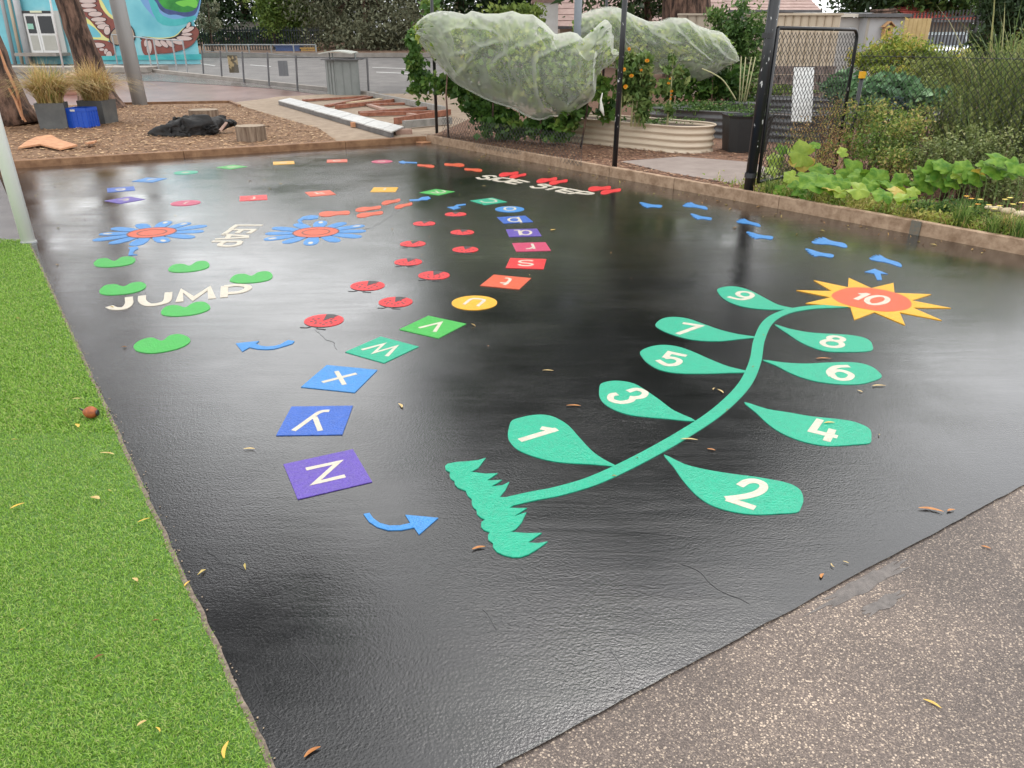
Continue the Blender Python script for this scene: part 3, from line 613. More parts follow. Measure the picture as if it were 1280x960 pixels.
# foot and shoe prints
BARE = [(0, -.08), (.06, -.13), (.16, -.13), (.3, -.1), (.45, -.09), (.6, -.1), (.75, -.14), (.86, -.15), (.96, -.16), (1.03, -.1), (.99, -.05), (.88, -.03), (.97, .03), (.84, .06), (.92, .12), (.78, .13), (.84, .2), (.7, .18), (.73, .26), (.62, .22), (.56, .17), (.45, .13), (.3, .11), (.15, .11), (.04, .05)]
SHOE = [(0, 0), (.02, -.1), (.12, -.14), (.3, -.13), (.45, -.13), (.6, -.16), (.8, -.17), (.95, -.11), (1, 0), (.95, .12), (.8, .18), (.62, .17), (.45, .11), (.3, .1), (.12, .12), (.02, .08)]
def printmark(name, toe, heel, tmpl, m, mir, lab, grp, wide=1.0, flip=False):
    a, b = Vector(heel), Vector(toe); L_ = (b - a).length; th = wide * L_ ; s_ = Vector((0, 1)) * mir
    pts = smooth_closed([a + (b - a) * x + s_ * y * th for x, y in tmpl], 3)
    o = decal(name, [G(p.x, p.y).xy for p in pts], 0, DZ, m); tag(o, lab, 'footprint', grp)
zI = (790, 240, 6.4)
for toe, heel, tr, mir, lab in (((65, 97), (242, 120), zI, -1, 'blue bare footprint farthest left, past the red shoe prints'), ((410, 100), (605, 130), zI, 1, 'blue bare footprint left of the tall post reflection, upper of its pair'),
        ((472, 187), (640, 220), zI, -1, 'blue bare footprint lower of the second pair from the left'), ((840, 228), (1028, 268), zI, 1, 'blue bare footprint upper of the pair below the tall black post'),
        ((920, 335), (1130, 373), zI, -1, 'blue bare footprint lower of the pair below the tall black post'), ((208, 120), (460, 158), z6, 1, 'blue bare footprint upper of the pair nearest the kerb joint'),
        ((160, 196), (363, 239), z6, -1, 'blue bare footprint lower of the pair nearest the kerb joint'), ((627, 240), (857, 300), z6, 1, 'blue bare footprint just above the small blue arrow')):
    t_, h_ = zt([toe, heel], *tr); printmark('bare_footprint', t_, h_, BARE, P_blue, -mir, lab, 'blue bare footprints', .52)
zJ = (320, 250, 6.4); zK = (590, 190, 6.4)
for toe, heel, tr, mir, wd, pm, lab in (((733, 272), (580, 260), zE, 1, .9, P_orange, 'leftmost orange shoe print beside the far blue arrow'), ((1000, 262), (820, 252), zE, -1, .9, P_orange, 'upper orange shoe print in the far row by the kerb corner'), ((1158, 307), (998, 296), zE, 1, .9, P_orange, 'rightmost orange shoe print of the far row'),
        ((30, 662), (260, 632), zE, -1, .9, P_orange, 'orange shoe print upper of the middle pair below the yellow l tile'), ((40, 712), (277, 682), zE, 1, .9, P_orange, 'orange shoe print lower of the middle pair below the yellow l tile'),
        ((262, 603), (430, 568), zE, -1, 1.1, P_orange, 'orange shoe print upper of the pair nearest the yellow l tile'), ((378, 637), (537, 603), zE, 1, 1.1, P_orange, 'orange shoe print lower of the pair near the curled blue arrow'), ((503, 115), (752, 103), zJ, 1, .9, P_orange, 'single orange shoe print above the right blue flower'),
        ((215, 188), (372, 166), zK, -1, 1.1, P_red, 'red shoe print, left of the pair above the word SIDE'), ((300, 205), (434, 180), zK, 1, 1.1, P_red, 'red shoe print, right of the pair above the word SIDE'),
        ((515, 238), (682, 212), zK, -1, 1.1, P_red, 'red shoe print, left of the pair above the word STEP'), ((616, 252), (766, 230), zK, 1, 1.1, P_red, 'red shoe print, right of the pair above the word STEP'),
        ((928, 300), (1112, 284), zK, -1, 1.1, P_red, 'red shoe print, left of the pair right of the word STEP'), ((1028, 328), (1192, 304), zK, 1, 1.1, P_red, 'red shoe print, rightmost of all, below the kerb')):
    t_, h_ = zt([toe, heel], *tr); printmark('shoe_print', t_, h_, SHOE, pm, mir, lab, 'painted shoe prints', wd * .52)
# arrows
def arrow(pts, lab, smoothit=True):
    o = decal('arrow_marking', gp(pts), 0, DZ, P_blue); tag(o, lab, 'arrow marking', 'blue arrows')
arrow(zt([(100, 475), (122, 471), (135, 490), (160, 508), (195, 517), (235, 516), (270, 508), (252, 478), (372, 489), (302, 550), (284, 524), (240, 533), (190, 534), (150, 522), (120, 503)], *z4), 'curved blue arrow pointing right from the purple z tile to the plant')
arrow(zt([(55, 462), (395, 428), (350, 470), (430, 500), (520, 508), (620, 500), (700, 480), (770, 440), (820, 415), (910, 430), (880, 465), (800, 490), (700, 520), (600, 545), (500, 550), (380, 545), (255, 520), (150, 580)], 290, 390, 11.636), 'curved blue arrow pointing left, above the light blue x tile')
arrow(zt([(658, 328), (755, 366), (702, 362), (712, 408), (678, 408), (655, 362), (586, 350)], *z6), 'short straight blue arrow pointing up from the sunflower head')
arrow(zt([(845, 634), (905, 628), (930, 612), (1010, 604), (1012, 614), (945, 624), (945, 636), (968, 640), (905, 656)], *zE), 'small curled blue arrow right above the farthest ladybird')
arrow(zt([(510, 568), (590, 562), (620, 545), (680, 538), (700, 555), (665, 570), (620, 570), (590, 577), (515, 578)], *zE), 'small curled blue arrow between the m tile and the orange shoe prints')
arrow(zt([(412, 230), (455, 220), (475, 230), (578, 234), (578, 244), (480, 240), (460, 246), (430, 242)], *zE), 'faint thin blue arrow beside the round pink a tile')
arrow(zt([(330, 165), (375, 135), (440, 122), (500, 128), (495, 148), (430, 158), (385, 155), (360, 168), (375, 185), (345, 186)], *zJ), 'blue curl arrow at the top left of the right flower')
arrow(zt([(290, 285), (300, 250), (290, 240), (345, 232), (352, 245), (330, 255), (315, 275), (345, 282)], *zH), 'small blue arrow under the left flower')

# cracks and repairs in the seal
for pts, wd in (([(262, 686), (290, 706), (325, 735), (352, 754)], .0035), ([(770, 815), (774, 845), (778, 868)], .004), ([(378, 815), (390, 835), (398, 842)], .004), ([(314, 836), (335, 880), (352, 920)], .004),
                ([(850, 705), (880, 722), (930, 752)], .003), ([(395, 412), (410, 425), (425, 437)], .006), ([(605, 760), (618, 780), (626, 795)], .003), ([(500, 262), (470, 282), (440, 290)], .006)):
    cp_ = smooth_open([G(*p).xy for p in pts], 6); cp_ = [q + Vector((mnoise.noise(q.to_3d() * 14), mnoise.noise(q.to_3d() * 14 + Vector((9, 0, 0))))) * .03 for q in cp_]
    L_, R_ = ribbon_outline(cp_, wd * .42)
    o = decal('crack', L_ + R_[::-1], -.001, .0012, M_black, court)

# ------------------------------------------------------------------ turf blades
def turf():
    n = 380000; P = []
    e = T1 + (G(0, 303).xy - G(40, 300).xy).normalized() * 1.0
    y = 1.15 + rng.uniform(0, 1, n) ** 1.15 * 5.5; tx = T0.x + (y - T0.y) * TU.x / TU.y
    x = tx - rng.uniform(0, 1, n) ** .9 * (.9 + y * .34) + rng.normal(0, .006, n)
    keep = (x > -y * .72 - .35) & (y < 6.6 + rng.normal(0, .01, n) + (x + 4.24) * -.1) 
    x, y = x[keep], y[keep]; n = len(x)
    P = np.stack([x, y, np.full(n, .002)], 1)
    far = np.clip((y - 2) / 4, 0, 1)
    return P, .016 + .006 * far, .0028 + .004 * far
P_, hh, ww = turf()
m_turf = foliage('turf_fibre', [(.11, .24, .014), (.18, .365, .03), (.28, .5, .06), (.39, .6, .12), (.46, .5, .18)], .35, .5)
near = P_[:, 1] < 3
tf = blades('turf_grass', P_[near], .013, m_turf, None, 1.3, .0026, 'stuff', 2, curl=1.3); tf['label'] = 'bright green artificial turf in the near left corner'
tf2 = blades('turf_grass', P_[~near], .016, m_turf, None, 1.2, .005, 'stuff', 2, curl=1.3); tf2['label'] = 'bright green artificial turf further back beside the court'
L_, R_ = ribbon_outline(wavy(T0 - TU * .3, T1, .006, .03, 14), .016); o = decal('edge_strip', L_ + R_[::-1], -.002, .0035, mat('edge_dirt', (.1, .075, .055), (.24, .19, .15), .9, 60)); o['kind'] = 'structure'
M_stain = mat('bitumen_smear', (.1, .087, .08), (.17, .148, .135), .5, 40, .5, 200)
for (cx_, cy_, rx_, ry_, sd_) in ((1082, 727, 62, 9, 1), (1104, 752, 30, 8, 2)):
    c0_ = G(cx_, cy_).xy; e1 = (G(cx_ + rx_, cy_ - rx_ * .5).xy - c0_) * .8; e2 = (G(cx_ + 2, cy_ + ry_).xy - c0_); pl_ = []
    for k_ in range(60):
        t_ = 2 * math.pi * k_ / 60; q_ = 1 + .55 * mnoise.noise(Vector((math.cos(t_) * 2.5, math.sin(t_) * 2.5, sd_))) + .3 * mnoise.noise(Vector((math.cos(t_) * 8, math.sin(t_) * 8, sd_))); pl_.append(c0_ + e1 * math.cos(t_) * q_ + e2 * math.sin(t_) * q_)
    o = decal('stain', pl_, -.0078, -.0068 + sd_ * .0002, M_stain); o['kind'] = 'structure'
# worn dirt along the turf edge
mb = MB(); crumbs = 420
for i in range(crumbs):
    s = rng.uniform(0, 6.4); p = T0 + TU * (s - .3) + Vector((TU.y, -TU.x)) * rng.normal(.006, .012); q = rng.uniform(.0015, .0045)
    mb.box((p.x, p.y, .003), (q, q * rng.uniform(.5, 1.5), q * .6), rz=rng.uniform(0, 3))
o = mb.build('edge_grit', mat('grit', (.16, .12, .09), (.4, .3, .2), .9, 60)); o['kind'] = 'stuff'; o['label'] = 'dirt and grit along the turf edge'

# ------------------------------------------------------------------ fallen leaves
m_lf = [mat('yellow_leaf', g((216, 178, 60)), g((190, 150, 70)), .5, 40), mat('straw_leaf', g((205, 180, 120)), g((170, 140, 80)), .6, 40), mat('tan_leaf', g((190, 125, 50)), g((150, 90, 35)), .5, 40), mat('brown_leaf', g((110, 55, 30)), g((70, 35, 20)), .5, 40)]
def fallen(px, ang, L_, wr, mi, lab, h=.004, curl=.25, grp='fallen leaves on the turf and court'):
    p = G(*px); n = 8; v = []; f = []
    for i in range(n + 1):
        t = i / n; wd = L_ * wr * math.sin(math.pi * min(.97, t * .94 + .03)) ** .7 / 2; y = curl * L_ * (math.sin(math.pi * t) - .5) * .5
        z = .003 + .012 * L_ / .06 * curl * (1 - math.sin(math.pi * t)); ca, sa = math.cos(ang), math.sin(ang)
        for s_ in (-1, 0, 1):
            X, Y = (t - .5) * L_, y + s_ * wd; v.append((p.x + X * ca - Y * sa, p.y + X * sa + Y * ca, h + z * .4 + abs(s_) * wd * .2))
    for i in range(n):
        for j in (0, 1): f.append((i * 3 + j, i * 3 + j + 1, i * 3 + j + 4, i * 3 + j + 3))
    o = mesh('fallen_leaf', v, f, m_lf[mi], None, True); tag(o, lab, 'leaf', grp)
FL = [((23, 638), .9, .05, .22, 0, 'slim yellow leaf on the turf at the left edge', .02), ((121, 628), -.3, .042, .42, 1, 'pale oval leaf on the turf left of the dark patch', .02), ((181, 656), .7, .045, .14, 0, 'thin curved yellow leaf on the turf near its edge', .02),
      ((171, 731), -.6, .03, .35, 1, 'small pale leaf in the middle of the turf', .02), ((283, 945), 1.7, .05, .2, 0, 'bright yellow curved leaf at the bottom of the turf', .02), ((179, 911), .8, .024, .35, 1, 'small straw leaf near the bottom of the turf', .02), ((200, 919), -.7, .022, .2, 0, 'tiny yellow leaf beside the small straw leaf on turf', .02),
      ((98, 537), -.8, .045, .3, 0, 'yellowish leaf on turf below the brown seed pod', .02), ((136, 572), -.2, .07, .13, 1, 'long thin straw leaf on turf below the seed pod', .02), ((97, 503), .1, .04, .2, 1, 'pale leaf on turf above the brown seed pod', .02), ((234, 733), 1.3, .03, .2, 0, 'yellow sliver standing at the turf edge', .01),
      ((598, 686), .35, .048, .24, 2, 'golden leaf lying left of the teal grass tuft', .004), ((390, 941), .75, .045, .24, 2, 'golden leaf on the black court near the bottom edge', .004), ((501, 508), -1.1, .05, .25, 1, 'pale curved leaf right of the mid blue y tile', .004), ((717, 508), -.05, .07, .16, 2, 'thin brown leaf above the leaf numbered 1', .004),
      ((861, 551), -.1, .075, .14, 1, 'straw leaf lying on the teal stem', .007), ((889, 563), -.4, .035, .3, 2, 'tan leaf between the stem and the leaf numbered 4', .004), ((901, 490), -1.2, .05, .2, 1, 'straw leaf left of the stem beside the number 3 leaf', .004), ((892, 487), 1, .03, .2, 1, 'tiny straw leaf next to another left of the stem', .004),
      ((1029, 449), 0, .085, .14, 2, 'straw leaf between the leaves numbered 8 and 6', .004), ((1098, 483), .05, .07, .18, 1, 'straw leaf just below the tip of leaf 6', .004), ((1075, 490), -1, .03, .3, 1, 'small pale leaf below leaf 6', .004), ((1036, 530), .1, .05, .2, 0, 'yellow leaf lying across the number 4', .007),
      ((1163, 638), -.3, .085, .18, 2, 'long brown leaf by the edge of the court at right', .004), ((1188, 639), .3, .035, .3, 2, 'curled brown leaf beside the long one at right', .004), ((1027, 721), .9, .028, .35, 2, 'small brown curled leaf near the asphalt edge', .004), ((1040, 708), 1.7, .022, .2, 1, 'tiny straw leaf above the small curled leaf', .004), ((1057, 704), -.6, .02, .2, 1, 'tiny pale leaf nearest the asphalt edge', .004),
      ((1166, 878), -.75, .045, .2, 0, 'yellow leaf lying on the coarse grey asphalt', -.004), ((1233, 683), -.6, .03, .3, 2, 'small brown leaf on the coarse asphalt at right', -.004), ((685, 464), -.1, .06, .15, 1, 'thin straw leaf right of the teal w tile', .004), ((605, 233), .2, .05, .3, 1, 'pale leaf right of the round blue o tile', .004), ((691, 288), .6, .06, .4, 0, 'golden leaf right of the purple q tile', .004), ((312, 562), 0, .05, .2, 1, 'pale leaf left of the mid blue y tile', .004)]
for px, a, L_, wr, mi, lab, h in FL: fallen(px, a, L_, wr, mi, lab, h)
def litter(n, pf, h, name, lab, L0=.02, L1=.06, cols=None):
    P = np.array([pf() for _ in range(n)]); P = np.column_stack([P, np.full(n, h)])
    d = rng.normal(size=(n, 3)); d[:, 2] *= .1
    return leaves(name, P, rng.uniform(L0, L1, n), cols, None, .25, .3, 3, 0, kind='stuff', dirs=d)
m_lit = foliage('leaf_litter', [g((90, 50, 30)), g((180, 130, 70)), g((205, 180, 110)), g((160, 150, 70))], .1)
def near_kerb():
    s = rng.uniform(0, 11); return K0 + KU * s - KN * abs(rng.normal(0, .25)) - KN * .02
def on_court():
    while True:
        p = Vector((rng.uniform(-7, 4), rng.uniform(2, 13.4)))
        if (p - K0).dot(KN) < -.05 and p.x > T0.x + (p.y - T0.y) * TU.x / TU.y and (p - K0).dot(Vector((-LU.y, LU.x)) * (1 if -LU.x < 0 else -1)) * 1 < 99 and p.y < 13.65 + (p.x + 1.47) * .552 - .1: return p
o = litter(150, near_kerb, .006, 'leaf_litter', '', .015, .05, m_lit); o['label'] = 'scattered fallen leaf litter along the garden kerb'
o = litter(70, on_court, .006, 'leaf_litter', '', .012, .04, m_lit); o['label'] = 'tiny leaf scraps scattered over the wet court'
def on_turf():
    y = rng.uniform(1.3, 6.3); return Vector((T0.x + (y - T0.y) * TU.x / TU.y - rng.uniform(.02, 1.2), y))
o = litter(40, on_turf, .02, 'leaf_litter', '', .008, .03, m_lit); o['label'] = 'small leaf scraps on the turf'
# curled seed pod
p = G(116, 522); root = thing('seed_pod', (p.x, p.y, 0), 0, 'round orange-brown seed pod lying on the turf', 'seed pod')
mb = MB(); ring = []
for i in range(9):
    t = i / 8; r_ = .028 * math.sin(math.pi * (t * .8 + .1)) + .001; ring.append((Vector((p.x - .035 + .07 * t, p.y - .01 * t, .03)), r_))
mb.tube([a for a, _ in ring], [b for _, b in ring], 12); mb.build('pod', mat('pod_skin', g((176, 96, 44)), g((130, 62, 30)), .6, 60), root, True)
MB().tube([(p.x + .034, p.y - .012, .031), (p.x + .038, p.y - .012, .031)], [.016, .012], 10).build('opening', M_black, root)
MB().tube([(p.x - .03, p.y, .034), (p.x - .055, p.y + .006, .045)], [.007, .003], 6).build('stalk', M_black, root)

# ------------------------------------------------------------------ bark chips (near mulch)
def chips(name, n, pf, z, m, lab, s0=.02, s1=.06):
    V = []; F = []
    for i in range(n):
        p = pf(); a = rng.uniform(0, 3.14); L_ = rng.uniform(s0, s1); w2 = L_ * rng.uniform(.2, .5); t = rng.uniform(.1, .35); ca, sa = math.cos(a), math.sin(a); b = len(V)
        zz = z + terr(0, p[1]) + rng.uniform(0, .012)
        for X, Y, Z in ((-1, -1, 0), (1, -1, t), (1, 1, t * .6), (-1, 1, rng.uniform(-.1, .3))):
            V.append((p[0] + (X * L_ * ca - Y * w2 * sa) / 2, p[1] + (X * L_ * sa + Y * w2 * ca) / 2, zz + Z * L_ * .5))
        F.append((b, b + 1, b + 2, b + 3))
    o = np_mesh(name, V, F, rng.uniform(0, 1, n), m, None, 'stuff'); o['label'] = lab
def in_poly(p, poly):
    c = False; n = len(poly)
    for i in range(n):
        a, b = poly[i], poly[i - 1]
        if (a[1] > p[1]) != (b[1] > p[1]) and p[0] < (b[0] - a[0]) * (p[1] - a[1]) / (b[1] - a[1]) + a[0]: c = not c
    return c
def bedp():
    while True:
        p = (rng.uniform(-13, -2.5), rng.uniform(9.5, 21))
        if in_poly(p, bedpoly): return p
pathpoly = gp([(775, 202), (835, 216), (930, 232), (975, 250), (1000, 225), (940, 203), (850, 196)], .09)
def gardp():
    while True:
        s = rng.uniform(-.3, 9.5); d = abs(rng.normal(0, 1.6)) + .06; p = K0 + KU * s + KN * d
        if p.y < 16 and not in_poly(p, pathpoly): return p
m_chip = foliage('bark_chip', [(.08, .04, .02), (.26, .13, .06), (.45, .27, .14), (.66, .46, .27)], 0, .8)
m_gchip = foliage('garden_chip', [(.06, .03, .02), (.18, .08, .045), (.32, .16, .09), (.45, .3, .18)], 0, .8)
chips('bark_chips', 12000, bedp, .066, m_chip, 'loose bark chips covering the left mulch bed', .03, .09)
chips('garden_chips', 12000, gardp, .092, m_gchip, 'loose mulch chips behind the garden kerb')

# ------------------------------------------------------------------ white pole, steel pole
p = G(36, 303)
root = thing('shade_pole', (p.x, p.y, 0), 0, 'slim cream-white pole rising at the turf corner', 'pole')
MB().tube([(p.x, p.y, -.03), (p.x - .03, p.y, 1.6), (p.x - .06, p.y, 3.4)], .056, 20).build('shaft', mat('cream_paint', (.9, .91, .84), (.96, .96, .9), .4, 2), root, True)
MB().tube([(p.x, p.y, -.01), (p.x, p.y, .012)], .064, 20).build('collar', M_grey, root)
p = G(176, 134)
root = thing('steel_pole', (p.x, p.y, 0), 0, 'thick round grey steel pole standing at the back of the mulch bed', 'pole')
MB().tube([(p.x, p.y, -.03), (p.x - .1, p.y, 3), (p.x - .3, p.y, 7)], .185, 24).build('shaft', M_grey, root, True)
MB().tube([(p.x, p.y, 0), (p.x, p.y, .03)], .2, 24).build('base_collar', M_conc, root)

# ------------------------------------------------------------------ tree helper
def tree(name, loc, h, r0, lean, crown_c, crown_r, nleaf, K, lsize, lmat, lab, cr=.22, bark=None, group=None, droop=.2, trunk_path=None, shell=.45, radii=None, nbr=None, aspect=.4):
    x, y = loc; z0 = terr(x, y); root = thing(name, (x, y, z0), 0, lab, 'tree', group)
    P, tone, cen = cloud(crown_c, crown_r, nleaf, K, cr, shell)
    path = trunk_path or [(x, y, z0 - .1), (x + lean[0] * .3, y + lean[1] * .3, z0 + h * .3), (x + lean[0] * .7, y + lean[1] * .7, z0 + h * .65), (x + lean[0], y + lean[1], z0 + h)]
    path = smooth_open(path, 4); n = len(path); mb = MB()
    rad = radii or [r0 * (1.35 - .35 * min(1, i / 3)) * (1 - .72 * i / (n - 1)) for i in range(n)]
    if radii: rad = [float(np.interp(i / (n - 1), np.linspace(0, 1, len(radii)), radii)) for i in range(n)]
    mb.tube(path, rad, 14); rbase = rad[-1]
    # rough the bark ring
    for i, v_ in enumerate(mb.v):
        q = mnoise.noise(Vector(v_) * 3.0) * .12 * r0; c0 = Vector(v_); mb.v[i] = (c0.x + q, c0.y + q * .6, c0.z)
    mb.build('trunk', bark or M_bark, root, True)
    mb = MB()
    for k, c_ in enumerate(cen[:(nbr or 24)]):
        i = int(n * rng.uniform(.55, .95)); a = Vector(path[min(i, n - 1)]); b = Vector(c_); m_ = a.lerp(b, .5) + Vector((0, 0, -.06 * (b - a).length))
        mb.tube([a, m_, b], [rad[min(i, n - 1)] * .5, rad[min(i, n - 1)] * .28, .012], 6, False)
    mb.build('branches', bark or M_bark, root, True)
    leaves('crown', P, lsize, lmat, root, aspect, .25, .3, droop, rnd=tone)
    return root
F_dark = foliage('dark_leaves', [(.012, .028, .01), (.03, .06, .02), (.05, .1, .03), (.1, .16, .05)], .2)
F_mid = foliage('mid_green_leaves', [(.03, .07, .015), (.06, .13, .03), (.12, .22, .05), (.25, .34, .1)], .3)
F_olive = foliage('olive_leaves', [(.09, .1, .055), (.22, .23, .14), (.36, .37, .24), (.52, .53, .38)], .25)
F_lime = foliage('lime_leaves', [(.06, .11, .02), (.14, .22, .04), (.27, .36, .08), (.42, .5, .16)], .35)
F_vine = foliage('vine_leaves', [(.02, .06, .012), (.06, .14, .025), (.12, .24, .04), (.3, .38, .08)], .3)
F_dry = foliage('dry_grass', [(.36, .22, .08), (.62, .43, .18), (.8, .62, .32), (.42, .42, .1), (.2, .3, .05)], .35)

# the two large trees at the left
p = G(2, 162)
tree('gum_tree', (p.x - .1, 16.1), 9, .5, (-.6, -.5), (-11.9, 15.6, 10), (3.4, 3.6, 3.4), 26000, 60, .12, F_dark, 'big rough-barked tree trunk at the far left edge behind the planter', cr=.2, radii=[.62, .5, .44, .38, .3, .18],
     trunk_path=[(p.x - .1, 16.1, 0), (p.x - .25, 16.1, .8), (p.x - .33, 16.1, 2.2), (p.x - .3, 15.8, 5), (p.x - .1, 15.2, 8.2)], aspect=.3)
p = G(128, 138)
tree('paperbark_tree', (p.x, p.y), 8, .35, (0, 0), (-14.5, 20, 11), (3.2, 3.6, 2.8), 22000, 50, .12, F_dark, 'leaning brown tree trunk between the dry grass planter and the steel pole', cr=.2, radii=[.62, .36, .28, .27, .26, .2],
     trunk_path=[(p.x, p.y, -.05), W(119, 110, p.y), W(105, 60, p.y), W(86, 8, p.y), W(74, -40, p.y), (W(55, -100, p.y).x, p.y, 7.5), (-13, 19.6, 9.5)], aspect=.3)
# hanging bark strips
for pts, lab in (([(0, 60), (8, 85), (22, 115), (30, 150)], 'long tan strip of bark hanging on the left trunk'), ([(12, 110), (20, 125), (28, 145), (33, 152)], 'short orange strip of bark peeling low on the left trunk')):
    v = []; f = []
    for i, q in enumerate(pts):
        a = W(q[0] - 1.2 + rng.uniform(-.6, .6), q[1], 15.5 + .05 * i); b = W(q[0] + (1.6 if 0 < i < len(pts) - 1 else .3) + rng.uniform(-.4, .4), q[1], 15.5); v += [a, b]
    f = [(2 * i, 2 * i + 1, 2 * i + 3, 2 * i + 2) for i in range(len(pts) - 1)]
    o = mesh('bark_strip', v, f, M_slough); o.modifiers.new('thickness', 'SOLIDIFY').thickness = .02; tag(o, lab, 'bark strip')

# ------------------------------------------------------------------ planters, crate, pot
def planter(cx, cy, rz, lab, s=.5, h=.46, seed=0, green=.2):
    root = thing('planter_box', (cx, cy, .06), rz, lab, 'planter', 'square grey planters with dry grass')
    M = Matrix.Translation((cx, cy, .06)) @ Matrix.Rotation(rz, 4, 'Z'); mb = MB(); t = .03
    bt = s * .94
    for k in range(4):
        a = k * math.pi / 2; rot = Matrix.Rotation(a, 4, 'Z')
        v = [(-bt / 2, -bt / 2, 0), (bt / 2, -bt / 2, 0), (s / 2, -s / 2, h), (-s / 2, -s / 2, h), (-bt / 2 + t, -bt / 2 + t, 0), (bt / 2 - t, -bt / 2 + t, 0), (s / 2 - t, -s / 2 + t, h), (-s / 2 + t, -s / 2 + t, h)]
        v = [M @ rot @ Vector(q) for q in v]; mb.add(v, [(0, 1, 2, 3), (3, 2, 6, 7), (5, 4, 7, 6)])
    mb.build('box', mat('planter_grey', (.11, .115, .115), (.15, .155, .15), .6, 5, .15, 60), root)
    MB().box((cx, cy, .06 + h - .06), (s - .07, s - .07, .02), rz=rz).build('soil', M_soil, root)
    n = 1300; rt = ellip(n, (cx, cy, .06 + h - .04), (s * .42, s * .42))
    tone = np.clip(rng.uniform(0, .62, n) + (rng.uniform(0, 1, n) < green) * .4, 0, 1)
    blades('dry_grass', rt, .9, F_dry, root, 1.5, .014, None, 5, tone, 1.6)
a = G(57.5, 162, .06); planter(a.x + .02, a.y + .33, R(20), 'square grey planter with dry and green grass, nearest the left trunk', .5, .46, green=.35)
a = G(118, 155, .06); planter(a.x, a.y + .26, R(-4), 'square grey planter with straw-coloured grass right of the blue crate', .52, .44, green=.08)
a = G(99, 160, .06); root = thing('milk_crate', (a.x, a.y, .06), 0, 'bright blue plastic crate between the two grey planters', 'crate')
m_bl = mat('blue_plastic', (.015, .1, .6), rough=.4)
cw, chh = .4, .36; cx, cy = a.x, a.y + .2
mb = MB().box((cx, cy, .08), (cw, cw, .02)); mb.build('base', m_bl, root)
for k in range(4):
    an = k * math.pi / 2; d = Vector((math.sin(an), -math.cos(an))); c2 = Vector((cx, cy)) + d * cw / 2; mb = MB()
    mb.box((c2.x + d.x * .002, c2.y + d.y * .002, .06 + .24), (cw, .012, .02), rz=an)
    mb.box((c2.x + d.x * .002, c2.y + d.y * .002, .06 + .13), (cw, .012, .02), rz=an); mb.box((c2.x + d.x * .004, c2.y + d.y * .004, .06 + chh - .03), (cw + .01, .02, .06), rz=an)
    mb.box((c2.x, c2.y, .06 + chh / 2), (cw, .006, chh), rz=an)
    for j in range(-2, 3): mb.box((c2.x + math.cos(an) * j * cw / 4.2 + d.x * .003, c2.y + math.sin(an) * j * cw / 4.2 + d.y * .003, .06 + chh / 2), (.02, .018, chh), rz=an)
    s_ = mb.build('side_panel', m_bl, root)
MB().box((cx - .05, cy - cw / 2 - .014, .06 + chh - .04), (.09, .01, .035)).build('sticker', M_white, root)
a = G(91, 119); root = thing('flower_bowl', (a.x, a.y, 0), 0, 'pink bowl of pale pink flowers behind the blue crate', 'flower pot')
mb = MB(); n = 24; prof = [(.12, 0), (.28, .06), (.33, .2), (.31, .2), (.26, .08)]
mb.tube([(a.x, a.y, z) for r_, z in prof[:3]], [r_ for r_, z in prof[:3]], 24, True); mb.build('bowl', mat('terracotta_pink', (.5, .22, .17), (.6, .3, .24), .7, 5), root, True)
P, tone, _ = cloud((a.x, a.y, .42), (.34, .3, .24), 900, 16, .3, .4)
leaves('flowers', P, .07, foliage('pale_flowers', [g((120, 150, 70)), g((225, 170, 150)), g((235, 205, 190)), g((240, 225, 215))], .2), root, .8, .3, .4, rnd=tone)

# bark slabs on the mulch
for pts, lab in ([[(170, 790), (245, 755), (345, 700), (480, 695), (560, 720), (720, 780), (560, 805), (380, 770)], 'large curled orange bark slab lying near the kerb'], [[(790, 760), (850, 745), (900, 735), (880, 765), (820, 775)], 'small orange bark piece right of the large slab']):
    pp = gp(zt(pts, 0, 80, 7.385), .07); me = tri_prism(pp, .075, .1)
    for v_ in me.vertices:
        v_.co.z += .05 * math.sin((v_.co.x * 5)) ** 2
    o = link('bark_slab', me, M_slough); tag(o, lab, 'bark slab')
o = decal('bark_slab', gp([(518, 175), (530, 174), (545, 178), (528, 180), (516, 178)]), .004, .02, M_slough); tag(o, 'thin orange bark sliver in the kerb corner on the wet court', 'bark slab')
o = MB().box(tuple(G(443, 159, .06) + Vector((0, .1, .04))), (.16, .1, .09), rz=.5).build('brick_piece', M_slough); tag(o, 'small orange brick piece below the white boardwalk', 'brick')

# stumps
def stump(px, wpx, h, lab, dx=0):
    a = G(*px, .06); r_ = wpx * a.y / FPX / 2; root = thing('log_stump', (a.x, a.y + r_, .06), 0, lab, 'stump', 'sawn log stumps'); mb = MB(); n = 28
    ring = [[], []]
    for k in range(n):
        t = 2 * math.pi * k / n; rr = r_ * (1 + .035 * math.sin(3 * t + dx) + .02 * math.sin(7 * t + 1 + dx) - (.05 if k % 7 == 0 else 0))
        for j in (0, 1): ring[j].append((a.x + rr * math.cos(t), a.y + r_ + rr * math.sin(t), .06 + j * h))
    mb.add(ring[0] + ring[1], [(k, (k + 1) % n, n + (k + 1) % n, n + k) for k in range(n)])
    mb.build('side', mat('stump_bark', (.14, .09, .06), (.33, .25, .18), .85, 6, .8, 30, stretch=(3, 3, .3)), root)
    mesh('cut_face', [(x, y, z + .002) for x, y, z in ring[1]], [tuple(range(n))], mat('sawn_end', (.3, .22, .15), (.42, .33, .24), .8, 20), root)
stump((309, 178), 35, .24, 'round grey sawn stump in front of the black log at the kerb'); stump((249, 149), 34, .17, 'low sawn stump behind the black log', 2)

